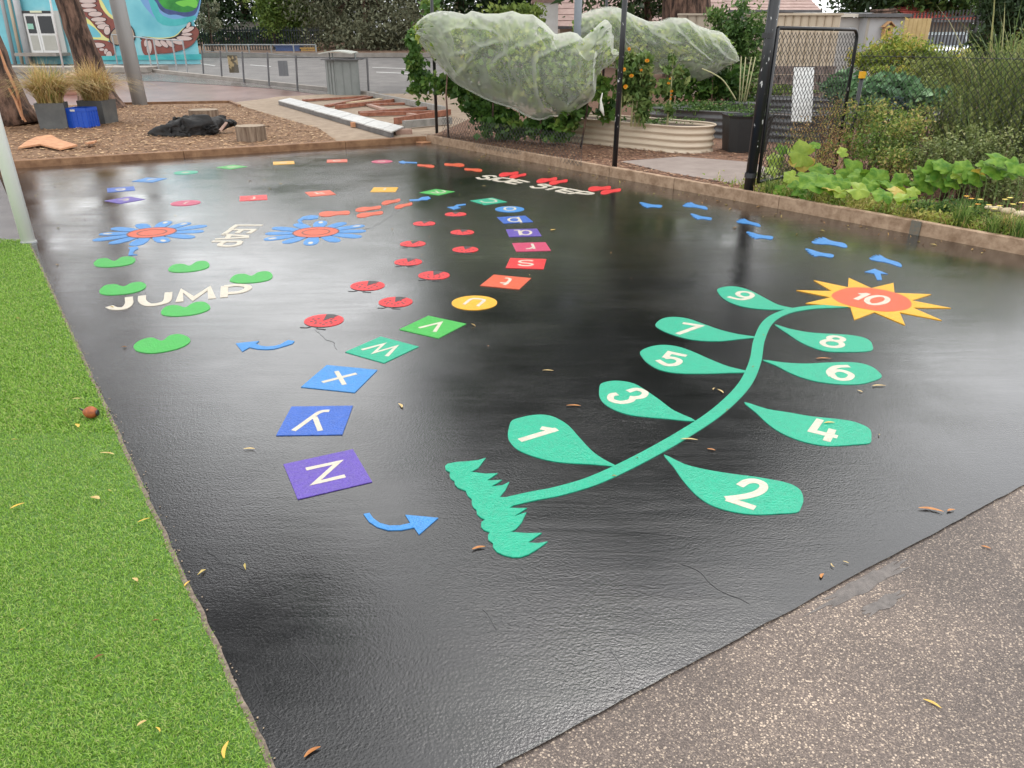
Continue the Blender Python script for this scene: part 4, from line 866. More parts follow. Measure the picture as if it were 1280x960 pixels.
# black fallen carving on the mulch
zN = (170, 120, 7.111)
def roughen(me):
    for v_ in me.vertices:
        q = v_.co; n_ = mnoise.noise(Vector((q.x * 3, q.y * 8, q.z * 8))) * .07 - abs(mnoise.noise(Vector((q.x * 7, q.y * 20, q.z * 20)))) * .05; v_.co = q + v_.normal * n_
def skinmesh(name, pts, edges, rad, m, parent=None, sub=3):
    me = bpy.data.meshes.new(name); me.from_pydata(pts, edges, []); o = bpy.data.objects.new(name, me); C.objects.link(o)
    s_ = o.modifiers.new('skin', 'SKIN'); 
    for i, v_ in enumerate(me.skin_vertices[0].data): v_.radius = rad[i] if isinstance(rad[i], tuple) else (rad[i], rad[i])
    me.skin_vertices[0].data[0].use_root = True
    o.modifiers.new('sub', 'SUBSURF').levels = sub; o.modifiers['sub'].render_levels = sub
    dg = bpy.context.evaluated_depsgraph_get(); me2 = bpy.data.meshes.new_from_object(o.evaluated_get(dg)); bpy.data.objects.remove(o)
    me2.materials.clear(); roughen(me2); return link(name, me2, m, parent, True)
Yb = 14.1
def WB(x, y, Y=Yb): q = zt([(x, y)], *zN)[0]; return tuple(W(q[0], q[1], Y))
pts = [WB(560, 285), WB(450, 290), WB(340, 310), WB(250, 350), WB(180, 365), WB(120, 360), WB(680, 260, 14.3), WB(760, 235, 14.5), WB(830, 245, 14.6), WB(900, 243, 14.6), WB(420, 350, 13.95), WB(430, 385, 13.9), WB(690, 300, 14.15), WB(700, 320, 14.1), WB(130, 338, 14.2)]
ed = [(0, 1), (1, 2), (2, 3), (3, 4), (4, 5), (0, 6), (6, 7), (7, 8), (8, 9), (1, 10), (10, 11), (6, 12), (12, 13), (4, 14)]
rad = [.2, .24, .2, .17, .15, .07, .15, .12, .09, .02, .12, .09, .09, .07, .04]
m_blk = mat('charred_black', (.006, .006, .007), (.022, .02, .019), .7, 12, .9, 25, stretch=(.4, 1, 1))
o = skinmesh('black_log', pts, ed, rad, m_blk)
tag(o, 'long black lumpy log with snout-like end lying on the mulch', 'log')
o = skinmesh('driftwood', [WB(440, 265, 14.4), WB(340, 275, 14.35), WB(300, 300, 14.3), WB(520, 255, 14.45), WB(640, 262, 14.45), WB(380, 235, 14.45), WB(470, 225, 14.5)], [(0, 1), (1, 2), (0, 3), (3, 4), (0, 5), (5, 6)], [.16, .15, .1, .15, .1, .09, .08], m_blk)
tag(o, 'black hump of charred wood behind the long black log', 'log')
o = mesh('stick', [WB(735, 300, 13.9), WB(760, 310, 13.9), WB(815, 235, 13.95), WB(795, 228, 13.95)], [(0, 1, 2, 3)], mat('pale_wood', (.45, .28, .22), (.55, .4, .33), .8, 20)); o.modifiers.new('t', 'SOLIDIFY').thickness = .03; tag(o, 'pale pinkish split stick leaning on the black log', 'stick')

# ------------------------------------------------------------------ boardwalk and timber frame
zO = (340, 110, 5.818)
bw = thing('boardwalk', tuple(G(350, 128)), 0, 'raised strip of pale grey-white slats sloping towards the court corner', 'boardwalk')
c4 = [G(*q, .14).xy for q in zt([(45, 95), (130, 76), (960, 288), (872, 326)], *zO)]
m_slat = mat('weathered_white_board', (.55, .54, .52), (.7, .69, .66), .6, 8, .3, 40)
ns_ = 17
slat_len = (c4[2] - c4[3]).length
for i in range(ns_):
    t0, t1 = i / ns_ + .0012, (i + 1) / ns_ - .0012; a, b = c4[0].lerp(c4[3], t0), c4[1].lerp(c4[2], t0); c, d = c4[0].lerp(c4[3], t1), c4[1].lerp(c4[2], t1); z = .135 + rng.uniform(-.003, .003)
    me_ = MB().prism(ccw([tuple(a), tuple(b), tuple(d), tuple(c)]), z, z + .022); me_.build('slat', m_slat, bw)
for a, b in ((c4[0], c4[3]), (c4[1], c4[2])):
    MB().beam((*(a.lerp(b, .005) + (c4[1] - c4[0]) * (.04 if a == c4[0] else -.04)), .09), (*(b + (c4[1] - c4[0]) * (.04 if a == c4[0] else -.04)), .09), .04, .08).build('bearer', M_darkbed, bw)
tfm = thing('garden_bed_sleepers', tuple(G(480, 140)), 0, 'red-brown timber sleepers laid out as garden bed frames behind the boardwalk', 'timber frame')
m_red = mat('red_gum_timber', (.2, .06, .03), (.42, .17, .1), .5, 6, .3, 30, stretch=(1, 1, 1)); m_pk = mat('pink_timber', (.42, .26, .2), (.55, .36, .28), .7, 8)
for a, b, wd, ht, m_ in (((230, 97), (700, 68), .14, .05, m_red), ((400, 137), (720, 72), .14, .05, m_red), ((470, 152), (890, 104), .1, .09, m_red), ((690, 130), (970, 120), .16, .05, m_red), ((640, 190), (1150, 152), .14, .06, m_red), ((640, 205), (1190, 190), .12, .08, m_red),
                         ((700, 130), (820, 165), .12, .05, m_pk), ((980, 195), (1090, 215), .1, .05, m_pk), ((900, 262), (1290, 195), .09, .12, m_red), ((560, 115), (800, 85), .2, .04, mat('pale_ply', (.5, .36, .2), (.6, .45, .28), .6, 4))):
    p, q = [G(*r_, .06) for r_ in zt([a, b], *zO)]; p.z = q.z = .06 + ht / 2; MB().beam(p, q, wd, ht).build('sleeper', m_, tfm)
for a, b, nm, lab in (((700, 58), (1250, 178), 'edging_board', 'long grey edging board behind the timber frames'), ((960, 292), (1300, 262), 'edging_board', 'grey edging board in front of the timber frames by the post')):
    p, q = [G(*r_, .06) for r_ in zt([a, b], *zO)]; p.z = q.z = .06 + .07; o = MB().beam(p, q, .1, .13).build(nm, mat('grey_board', (.25, .24, .22), (.38, .36, .33), .7, 6)); tag(o, lab, 'edging board')
o = MB().box(tuple(G(504, 169, .03) + Vector((0, .06, .05))), (.3, .12, .1), rz=.3).build('timber_block', m_pk); tag(o, 'pinkish timber block at the low end of the boardwalk', 'timber block')

# ------------------------------------------------------------------ bin cabinet
a, b = G(408, 121), G(452, 119); root = thing('bin_enclosure', (a.x, a.y, terr(0, a.y)), 0, 'tall grey steel bin enclosure with curved roof on stilts', 'bin'); zb = a.z
x0, x1 = a.x, b.x; yb = a.y; hb = 1.02; m_bin = mat('bin_grey', (.2, .22, .21), (.26, .28, .27), .5, 2)
xm = x0 + (x1 - x0) * .32
mb = MB(); mb.prism([(x0 - .03, yb + .35), (xm, yb), (x1 + .04, yb + .05), (x1 - .25, yb + 1.0), (x0 + .2, yb + 1.0)], zb - .02, zb + hb); mb.build('cabinet', m_bin, root)
for (xa, ya, xb_, yb_) in ((x0 - .02, yb + .34, xm - .01, yb + .0), (xm + .02, yb, x1 + .03, yb + .05)):
    n_ = 7 if xb_ - xa > .7 else 3
    for i in range(n_):
        t = (i + .5) / n_; MB().box((xa + (xb_ - xa) * t, ya + (yb_ - ya) * t - .008, zb + hb * .5), (abs(xb_ - xa) / n_ * .82, .014, hb * .93), rz=math.atan2(yb_ - ya, xb_ - xa)).build('panel', m_bin, root)
MB().box(((x0 + x1) / 2, yb + .45, zb + hb + .02), (x1 - x0 + .1, 1.1, .03)).build('rim', M_darkbed, root)
for x_, y_ in ((xm - .05, yb + .1), (x1 - .05, yb + .15), (x0 + .05, yb + .7), (x1 - .2, yb + .9)): MB().tube([(x_, y_, zb + hb), (x_, y_, zb + hb + .2)], .02, 8).build('stilt', m_bin, root)
mb = MB(); n = 10; v = []; f = []
for i in range(n + 1):
    t = i / n; x_ = x0 - .12 + (xm + .35 - x0 + .1) * t * 1.3; z_ = zb + hb + .17 + .06 * math.sin(math.pi * t)
    v += [(x_, yb - .05, z_), (x_, yb + 1.05, z_ + .02), (x_, yb - .05, z_ + .03), (x_, yb + 1.05, z_ + .05)]
for i in range(n):
    k = 4 * i; f += [(k, k + 1, k + 5, k + 4), (k + 2, k + 6, k + 7, k + 3), (k, k + 4, k + 6, k + 2), (k + 1, k + 3, k + 7, k + 5)]
f += [(0, 2, 3, 1), (4 * n, 4 * n + 1, 4 * n + 3, 4 * n + 2)]
mb.add(v, f); mb.build('roof', mat('bin_roof', (.5, .52, .46), (.56, .57, .5), .4, 3), root, False)

# ------------------------------------------------------------------ chain-link
def chainlink(name, a, b, z0, z1, m, parent, s=.05, r=.0016, wave=0, sag=None, topbarb=True):
    a, b = Vector(a), Vector(b); L_ = (b - a).length; u = (b - a) / L_; nrm = Vector((-u.y, u.x)); n = int(L_ / s); V = []; F = []
    rows = int((z1 - z0) / (s * 1.05)) 
    for i in range(n + 1):
        prev = None
        for j in range(rows + 1):
            x = i * s + ((i + j) % 2) * s; z = z0 + j * s * 1.05
            of = wave * math.sin(x * 3) * math.sin(z * 4 + 1); p = a + u * min(x, L_) + nrm * (of + (.0025 if i % 2 else -.0025)); cur = (p.x, p.y, z - (sag(x / L_) if sag else 0))
            if prev is not None:
                c0, c1 = Vector(prev), Vector(cur); d = (c1 - c0).normalized(); e1 = Vector((nrm.x, nrm.y, 0)); e2 = d.cross(e1); bb = len(V)
                for cc in (c0, c1):
                    for k in range(3):
                        t = 2 * math.pi * k / 3; V.append(cc + (e1 * math.cos(t) + e2 * math.sin(t)) * r)
                for k in range(3): F.append((bb + k, bb + (k + 1) % 3, bb + 3 + (k + 1) % 3, bb + 3 + k))
            prev = cur
    o = np_mesh(name, np.array([tuple(q) for q in V]), F, None, m, parent, 'stuff'); return o
M_wire = mat('black_wire', (.015, .015, .016), rough=.4); M_wireg = mat('grey_wire', (.05, .05, .05), rough=.4)
def at_kerb(px, d=0.0, z=.12):
    lo, hi = -3.0, 16.0
    for _ in range(50):
        mid = (lo + hi) / 2; q = K0 + KU * mid + KN * d
        dep = q.y * CP + (H - z) * SP
        if dep <= .05: hi = mid; continue
        x_ = 640 + FPX * q.x / dep
        if x_ > px: hi = mid
        else: lo = mid
    return K0 + KU * lo + KN * d
def post(name, p, r_, h, lab, z=.08, lean=(0, 0), m=M_black, specks=True):
    root = thing(name, (p.x, p.y, z), 0, lab, 'fence post'); MB().tube([(p.x, p.y, z - .1), (p.x + lean[0], p.y + lean[1], z + h)], r_, 18).build('shaft', m, root, True); return root
m_flaky = mat('flaking_black_paint', (.012, .012, .014), (.012, .012, .014), .3)
def flaky():
    m = bpy.data.materials.new('scraped_black_paint'); m.use_nodes = True; t = m.node_tree; b = t.nodes['Principled BSDF']; N = t.nodes.new; Lk = t.links.new
    tcn = N('ShaderNodeTexCoord'); mp = N('ShaderNodeMapping'); mp.inputs['Scale'].default_value = (1, 1, .45); n = N('ShaderNodeTexNoise'); n.inputs['Scale'].default_value = 26; n.inputs['Detail'].default_value = 3
    r = N('ShaderNodeValToRGB'); r.color_ramp.elements[0].position = .66; r.color_ramp.elements[0].color = (.011, .012, .014, 1); r.color_ramp.elements[1].position = .7; r.color_ramp.elements[1].color = (.6, .6, .58, 1)
    Lk(tcn.outputs['Object'], mp.inputs[0]); Lk(mp.outputs[0], n.inputs['Vector']); Lk(n.outputs['Fac'], r.inputs[0]); Lk(r.outputs[0], b.inputs['Base Color']); b.inputs['Roughness'].default_value = .32; return m
M_flaky = flaky()
pA = G(546, 163, .1).xy; post('fence_post', pA, .028, 3.0, 'slim black fence post at the kerb corner under the vine')
pB = at_kerb(768, .09); rB = post('fence_post', pB, .033, 3.2, 'tall slim black post standing against the garden kerb left of the cream bed', lean=(.03, 0), m=M_flaky)
pC = at_kerb(936, .1); rC = post('gate_post', pC, .056, 2.9, 'thick black gate post with scraped white flecks beside the gate', lean=(0.03, 0), m=M_flaky)
for z_ in (.25, 1.62): MB().tube([(pC.x, pC.y, z_), (pC.x, pC.y, z_ + .05)], .064, 18).build('hinge_band', M_black, rC)
MB().tube([(pC.x, pC.y, .06), (pC.x, pC.y, .12)], .066, 18).build('foot_band', M_black, rC)
fn = thing('chain_link_fence', (pA.x, pA.y, 0), 0, 'sagging black chain-link mesh hanging over the kerb under the vine', 'fence')
chainlink('wire_mesh', at_kerb(553, .0), at_kerb(728, .0), .07, .5, M_wireg, fn, .038, .0028, .015)
# gate
gd = (at_kerb(1000, .55) - pC).normalized(); 
ga = Vector((pC.x + .09, pC.y)); Yg = 9.6
gb = Vector((W(1064, 90, Yg).x, Yg)); gt_ = thing('gate', (ga.x, ga.y, .1), 0, 'black tubular chain-link gate with rounded top corner', 'gate')
zt1 = W(1010, 36, (ga.y + gb.y) / 2).z; zg0 = .2; d2 = (gb - ga).normalized(); rc = .12
arc = [(gb.x - d2.x * rc * (1 - math.sin(t)), gb.y - d2.y * rc * (1 - math.sin(t)), zt1 - rc * (1 - math.cos(t))) for t in [k * math.pi / 12 for k in range(7)]]
MB().tube([(ga.x, ga.y, zt1)] + arc + [(gb.x, gb.y, zg0)], .019, 12).build('frame_tube', M_flaky, gt_, True)
MB().tube([(ga.x, ga.y, zt1), (ga.x, ga.y, zg0)], .019, 12).build('hinge_stile', M_black, gt_, True)
MB().tube([(ga.x, ga.y, zg0), (gb.x, gb.y, zg0)], .017, 12).build('bottom_rail', M_black, gt_, True)
chainlink('wire_mesh', ga + d2 * .02, gb - d2 * .03, zg0, zt1, M_wire, gt_, .038, .0036)
pD = W(1065, 158, 9.75); rD = thing('stub_post', (pD.x, pD.y, .08), 0, 'short black post with a yellow cap beside the gate', 'fence post')
zt2 = W(1069, 97, 9.75).z
MB().tube([(pD.x, pD.y, 0), (pD.x + .015, pD.y, zt2)], .024, 12).build('shaft', M_black, rD, True)
MB().box((pD.x + .015, pD.y, zt2 + .03), (.055, .055, .075), rz=.3).build('cap', mat('yellow_cap', g((235, 175, 30)), rough=.5), rD)
f2 = thing('chain_link_fence', (pD.x, pD.y, 0), 0, 'black chain-link fence running right in front of the garden shrubs', 'fence')
fa = Vector((W(1068, 120, 9.9).x, 9.9)); fb = K0 + KU * 12.6 + KN * 1.15
chainlink('wire_mesh', fa, fb, .1, 1.5, M_wire, f2, .038, .0036, .01)
for z_ in (.35, 1.43): MB().tube([(fa.x, fa.y, z_), (fb.x, fb.y, z_)], .004, 5).build('tension_wire', M_wire, f2)
q = G(722, 170, .1); qq = W(722, 30, 14.6)
o = post('vine_post', Vector((qq.x, qq.y)), .066, 3.6, 'pale grey square post rising between the two netted vines', m=mat('grey_blue_post', (.2, .23, .26), (.25, .28, .31), .5, 3))
for px, Y, lab in ((758, 20, 'thin dark stake behind the right netted vine'), (929, 19, 'thin dark stake above the leafy green shrub')):
    qq = W(px, 10, Y); post('stake', Vector((qq.x, qq.y)), .03, 3.2, lab)

# ------------------------------------------------------------------ netted vines
def net_material():
    m = bpy.data.materials.new('fine_white_netting'); m.use_nodes = True; t = m.node_tree; t.nodes.clear(); N = t.nodes.new; Lk = t.links.new
    o = N('ShaderNodeOutputMaterial'); ms = N('ShaderNodeMixShader'); tp = N('ShaderNodeBsdfTransparent'); df = N('ShaderNodeBsdfDiffuse'); tl = N('ShaderNodeBsdfTranslucent'); m2 = N('ShaderNodeMixShader'); m2.inputs[0].default_value = .4
    df.inputs['Color'].default_value = (.76, .78, .7, 1); tl.inputs['Color'].default_value = (.76, .78, .7, 1)
    lw = N('ShaderNodeLayerWeight'); lw.inputs['Blend'].default_value = .5; rg = N('ShaderNodeMapRange'); rg.inputs[1].default_value = .0; rg.inputs[2].default_value = .9; rg.inputs[3].default_value = .2; rg.inputs[4].default_value = .62
    Lk(lw.outputs['Facing'], rg.inputs[0])
    Lk(rg.outputs[0], ms.inputs[0]); Lk(df.outputs[0], m2.inputs[1]); Lk(tl.outputs[0], m2.inputs[2]); Lk(tp.outputs[0], ms.inputs[1]); Lk(m2.outputs[0], ms.inputs[2]); Lk(ms.outputs[0], o.inputs['Surface'])
    return m
M_net = net_material()
m_crease = mat('bunched_netting', (.7, .7, .62), (.8, .8, .72), .8, 20)
def net_vine(name, outline, tr, Y0, Y1, depth, lab, creases, seed):
    """closed sack of netting: outline traced in the photo stands at depth Y0 (left) to Y1 (right) and bulges fore and aft"""
    px = zt(outline, *tr); root = None; xs = [p[0] for p in px]; xa, xb = min(xs), max(xs)
    yof = lambda x: Y0 + (Y1 - Y0) * (x - xa) / (xb - xa)
    n = 170; top = []; bot = []
    def band(x):
        ys = []
        for i in range(len(px)):
            a, b = px[i - 1], px[i]
            if (a[0] <= x) != (b[0] <= x): ys.append(a[1] + (b[1] - a[1]) * (x - a[0]) / (b[0] - a[0]))
        return (min(ys), max(ys)) if len(ys) >= 2 else (np.mean([p[1] for p in px]),) * 2
    m_ = 110; V = []; F = []; centers = []
    for i in range(n + 1):
        x = xa + (xb - xa) * (.004 + .992 * i / n); t_, b_ = band(x); Y = yof(x); A, B = W(x, t_, Y), W(x, b_, Y); c = (A + B) / 2; hh_ = max(.03, (A - B).length / 2); dp = depth * min(1, hh_ / .5); centers.append((c, hh_, dp))
        for j in range(m_):
            t = 2 * math.pi * j / m_; yy = -math.cos(t); zz = math.sin(t)
            # fold pattern running diagonally
            fo = mnoise.noise(Vector((c.x * 2.2 + seed, zz * 1.2 + c.x * .8, yy * 1.1))) + .6 * (1 - 2 * abs(mnoise.noise(Vector((c.x * 3.5 + zz * 2.5, zz * 1.6 - c.x * 2, seed + yy))))); rid = 1 - abs(mnoise.noise(Vector((c.x * 1.5 + zz * 1.3 + seed, zz * 1.1 - c.x * .6, seed)))) * 2.2
            k = 1 + .10 * fo * abs(yy) ; e = .12 * max(0, rid) * abs(yy) ** .7
            w1 = 1 - 2 * abs(mnoise.noise(Vector((c.x * 5 + zz * 3.5, zz * 2.2 - c.x * 3, seed * 2 + yy)))); w2 = 1 - 2 * abs(mnoise.noise(Vector((c.x * 11 - zz * 5, zz * 5 + c.x * 4, seed + yy * 2)))); bump_ = (.035 * max(0, w1) ** 2 + .012 * max(0, w2) ** 2) * abs(yy) ** .5
            if creases and yy < .2:
                X_, Y_, Z_ = c.x + .1 * fo * abs(yy), c.y + yy * dp, c.z + zz * hh_; dpt = Y_ * CP + (H - Z_) * SP; pp_ = Vector((640 + FPX * X_ / dpt, 480 - FPX * (Y_ * SP + (Z_ - H) * CP) / dpt)); best = 99
                for cl_ in creases:
                    for q in range(len(cl_) - 1):
                        A_, B_ = cl_[q], cl_[q + 1]; ex_, ey_ = B_[0] - A_[0], B_[1] - A_[1]; tt = max(0, min(1, ((pp_.x - A_[0]) * ex_ + (pp_.y - A_[1]) * ey_) / (ex_ * ex_ + ey_ * ey_ + 1e-6))); d_ = math.hypot(pp_.x - A_[0] - ex_ * tt, pp_.y - A_[1] - ey_ * tt)
                        if d_ < best: best = d_
                bump_ += .075 * max(0, 1 - best / 5.5) ** 1.3
            V.append((c.x + .1 * fo * abs(yy), c.y + yy * (dp * k + e * dp) + (-bump_ if yy < 0 else bump_), c.z + zz * hh_))
    for i in range(n):
        for j in range(m_):
            j2 = (j + 1) % m_; F.append((i * m_ + j, i * m_ + j2, (i + 1) * m_ + j2, (i + 1) * m_ + j))
    F.append(tuple(range(m_))); F.append(tuple(n * m_ + j for j in reversed(range(m_))))
    return px, centers, V, F
def front_of(centers, p, Y):  # point on the front of the sack seen at pixel p
    best = None
    for c, hh_, dp in centers:
        pt = W(p[0], p[1], c.y - .001); d = abs(pt.x - c.x)
        if best is None or d < best[0]: best = (d, c, hh_, dp)
    _, c, hh_, dp = best; q = W(p[0], p[1], c.y - dp * .9); r_ = max(-1, min(1, (q.z - c.z) / max(hh_, .05))); yy = math.sqrt(max(0, 1 - r_ * r_)); return W(p[0], p[1], c.y - dp * (yy * 1.12) - .03)
zP = (480, 0, 4.8)
out1 = [(195, 180), (210, 130), (260, 90), (345, 66), (430, 72), (495, 88), (530, 64), (600, 82), (690, 82), (770, 66), (820, 85), (890, 88), (960, 140), (1020, 205), (1110, 190), (1150, 200), (1185, 235), (1240, 190), (1290, 140), (1322, 115), (1310, 190), (1305, 270), (1360, 290), (1385, 330), (1340, 400), (1290, 430), (1245, 500), (1240, 600), (1180, 640), (1100, 690), (1010, 690), (930, 717), (850, 690), (780, 650), (640, 605), (540, 555), (430, 495), (390, 455), (320, 380), (240, 290), (200, 240)]
cre = [[(200, 190), (240, 290), (320, 385), (390, 455), (430, 495), (540, 555), (640, 605), (780, 650), (850, 690), (930, 717), (1010, 695), (1100, 690), (1180, 640), (1240, 605)], [(345, 68), (430, 72), (500, 105), (560, 160), (640, 190), (700, 225), (755, 290)], [(370, 200), (450, 170), (560, 180), (630, 190)],
       [(410, 480), (470, 430), (540, 350), (580, 290), (660, 265), (755, 262)], [(410, 335), (500, 325), (560, 300)], [(660, 385), (740, 320), (800, 290), (880, 280), (960, 235), (1040, 215)], [(890, 90), (930, 150), (1000, 210)], [(1320, 120), (1240, 190), (1170, 245), (1050, 290), (930, 350)], [(1180, 235), (1240, 265), (1300, 275)],
       [(1310, 190), (1310, 260), (1300, 340), (1290, 420)], [(920, 350), (915, 450), (930, 560), (960, 640), (1030, 685)], [(1240, 500), (1180, 560), (1100, 630)], [(770, 66), (720, 110), (735, 180), (755, 260)], [(540, 70), (600, 110), (680, 150), (720, 200)], [(195, 240), (190, 180), (215, 130), (270, 88), (345, 66)], [(1385, 330), (1340, 370), (1290, 420)], [(1270, 600), (1285, 560), (1330, 450)]]
px, cen, V, F = net_vine('netted_vine', out1, zP, 13.7, 11.9, .62, '', [zt(q, *zP) for q in cre], 3.1)
nr = thing('netting', tuple((cen[85][0].x, cen[85][0].y, 0)), 0, 'large white fruit netting bundled over the front vine', 'netting')
mesh('net_cloth', V, F, M_net, nr, True)
mb = MB()
for c_ in [cre[0], cre[14]]:
    pp = [front_of(cen, q, 0) for q in zt(c_, *zP)]; pp = smooth_open(pp, 4); k = len(pp); mb.tube(pp, [.004 + .012 * math.sin(math.pi * min(.999, max(.001, i / (k - 1)))) * rng.uniform(.6, 1.3) for i in range(k)], 6)
mb.build('net_fold', M_net, nr, True)
kt = front_of(cen, (741 + 10, 118), 0)
mb = MB(); a = W(753, 116, 11.7); mb.tube([a, W(751, 125, 11.7), W(752, 136, 11.7), W(755, 145, 11.7)], [.008, .014, .03, .006], 8); mb.build('tied_end', m_crease, nr, True)
out2 = [(0, 95), (100, 60), (180, 45), (250, 50), (330, 90), (420, 130), (500, 130), (560, 108), (640, 110), (700, 150), (780, 178), (860, 195), (900, 240), (935, 310), (950, 375), (900, 400), (820, 455), (740, 490), (680, 480), (600, 440), (450, 440), (330, 420), (180, 400), (60, 380), (0, 330)]
zQ = (720, 0, 4.8)
cre2 = [[(640, 112), (700, 160), (740, 230), (800, 330), (900, 370), (948, 372)], [(200, 60), (260, 140), (300, 260), (420, 340)], [(400, 125), (450, 200), (560, 260), (640, 300)], [(560, 108), (600, 190), (700, 290), (820, 380)], [(60, 120), (120, 210), (240, 300), (330, 400)], [(780, 178), (800, 260), (880, 340), (948, 375)], [(450, 440), (520, 380), (660, 360), (800, 390)]]
px2, cen2, V2, F2 = net_vine('n', out2, zQ, 16.5, 15.2, .6, '', [zt(q, *zQ) for q in cre2], 9.7)
nr2 = thing('netting', tuple((cen2[85][0].x, cen2[85][0].y, 0)), 0, 'white fruit netting over the rear vine right of the grey post', 'netting')
mesh('net_cloth', V2, F2, M_net, nr2, True)
mb = MB()
for c_ in ([(0, 95), (100, 60), (180, 45), (250, 50), (330, 90), (420, 130), (500, 130), (560, 108), (640, 110)], [(640, 110), (780, 178), (860, 195), (905, 250), (948, 370)], [(180, 400), (330, 420), (450, 440), (600, 440), (680, 485), (760, 485), (820, 455), (948, 375)]):
    pp = smooth_open([front_of(cen2, q, 0) for q in zt(c_, *zQ)], 4); k = len(pp); mb.tube(pp, [.004 + .012 * math.sin(math.pi * min(.999, max(.001, i / (k - 1)))) for i in range(k)], 6)
mb.build('net_fold', M_net, nr2, True)
F_vin = foliage('netted_leaves', [(.02, .06, .012), (.08, .18, .03), (.26, .4, .06), (.6, .66, .14), (.7, .42, .1)], .35)
def vine(lab, cen, nper, base, extra, name='grape_vine', dens=1.0, stub=None):
    root = thing(name, base, 0, lab, 'vine'); P = []; tone = []
    for c, hh_, dp in cen[1:-1]:
        n = int(nper * (hh_ * .5 + .06) * .55); th_ = rng.uniform(0, 2 * np.pi, n); rr_2 = rng.uniform(.3, .84, n); k = np.stack([rng.normal(0, .5, n), -np.cos(th_) * rr_2, np.sin(th_) * rr_2], 1)
        P.append(np.array(c) + k * [.1, dp, hh_]); 
    P = np.concatenate(P); tone = np.array([.5 + .5 * mnoise.noise(Vector(q) * 3.2) for q in P]) * .7 + rng.uniform(0, .3, len(P))
    leaves('foliage', P, .085, F_vin, root, .85, .25, .4, .2, rnd=np.clip(tone, 0, 1))
    mb = MB(); cs = [Vector(c) for c, _, _ in cen][8:-8:20]
    mb.tube(smooth_open(cs, 3), .022, 7)
    for c_ in cs[1::2]:
        b = Vector((c_.x + rng.uniform(-.1, .1), c_.y, .08)); mb.tube([b, b.lerp(c_, .5) + Vector((rng.uniform(-.08, .08), 0, 0)), c_], [.018, .014, .01], 7)
    mb.build('stems', M_bark, root, True)
    if extra is not None:
        leaves('loose_leaves', extra[0], .11, F_vine, root, .85, .25, .3, .4, rnd=extra[1])
    return root
ex = []; exn = []
def blob(px, py, rx, ry, Y, n, dd=.25):
    c = W(px, py, Y); s = Y / FPX; P, t, _ = cloud(c, (rx * s, dd, ry * s), n, 10, .3, .4); ex.append(P); exn.append(t)
blob(520, 50, 9, 14, 14.4, 200); blob(518, 80, 10, 20, 14.3, 320); blob(532, 105, 22, 12, 14.2, 300); blob(560, 100, 20, 14, 14.0, 350); blob(585, 120, 25, 14, 13.7, 420); blob(610, 140, 22, 14, 13.4, 420); blob(640, 152, 25, 16, 13.0, 450); blob(620, 160, 16, 14, 13.2, 220)
blob(680, 155, 20, 12, 12.7, 330); blob(700, 150, 20, 12, 12.4, 330); blob(720, 140, 18, 14, 12.2, 300); blob(745, 110, 14, 16, 12.2, 250); blob(690, 170, 18, 8, 12.5, 160); blob(760, 140, 10, 14, 12.3, 160); blob(535, 8, 14, 10, 15.5, 120)
vine('grape vine with yellow-green leaves under the front netting', cen, 300, (cen[85][0].x, cen[85][0].y, .08), (np.concatenate(ex), np.concatenate(exn)))
ex = []; exn = []
blob(790, 110, 30, 22, 15.6, 400); blob(860, 115, 40, 18, 15.4, 600); blob(900, 105, 25, 16, 15.4, 400)
vine('grape vine under the rear netting', cen2, 260, (cen2[85][0].x, cen2[85][0].y, .08), (np.concatenate(ex), np.concatenate(exn)))

# ------------------------------------------------------------------ raised beds
def corr_bed(lab, a, b, width, h, m, rounded=True, name='raised_garden_bed', z0=.085, ribs=4):
    """front face runs a->b, the bed lies behind it"""
    a, b = Vector(a), Vector(b); u = (b - a).normalized(); nrm = Vector((-u.y, u.x)); nrm = nrm if nrm.y > 0 else -nrm; r_ = width / 2; L_ = (b - a).length
    root = thing(name, (a.x, a.y, z0), 0, lab, 'garden bed'); c0 = a + nrm * r_; c1 = b + nrm * r_; out_ = []
    ns2 = 14
    for k in range(ns2 + 1): t = -math.pi / 2 + math.pi * k / ns2; out_.append((c1, u * math.cos(t) + nrm * math.sin(t)))
    for k in range(ns2 + 1): t = math.pi / 2 + math.pi * k / ns2; out_.append((c0, u * math.cos(t) + nrm * math.sin(t)))
    rows = ribs * 8 + 1; V = []; F = []; n = len(out_)
    for j in range(rows):
        z = z0 + h * j / (rows - 1); off = .014 * math.cos(2 * math.pi * ribs * j / (rows - 1))
        for c, d in out_: p = c + d * (r_ + off); V.append((p.x, p.y, z))
    for j in range(rows - 1):
        for k in range(n): k2 = (k + 1) % n; F.append((j * n + k, j * n + k2, (j + 1) * n + k2, (j + 1) * n + k))
    mesh('corrugated_wall', V, F, m, root, True)
    mb = MB(); mb.tube([(*(c + d * (r_ + .012)), z0 + h) for c, d in out_] + [(*(out_[0][0] + out_[0][1] * (r_ + .012)), z0 + h)], .012, 6, False); mb.build('rim', m, root, True)
    pp = [c + d * (r_ - .02) for c, d in out_]; mesh('soil', [(p.x, p.y, z0 + h - .05) for p in pp], [tuple(range(n))], M_soil, root)
    return root, c0, c1, r_
a, b = G(700, 176, .085).xy, G(835, 190.5, .085).xy
rbed, c0, c1, r_ = corr_bed('long cream corrugated garden bed with tall orange-flowered plants', a, b, .86, .37, M_cream, ribs=4)
a2, b2 = G(830, 168, .085).xy, G(985, 179, .085).xy
corr_bed('dark grey corrugated garden bed behind the cream one', a2, b2, .95, .42, M_darkbed, ribs=4)
corr_bed('grey corrugated garden bed behind the white board', G(930, 153, .085).xy, G(1035, 157, .085).xy, 1.0, .45, M_darkbed, ribs=4)
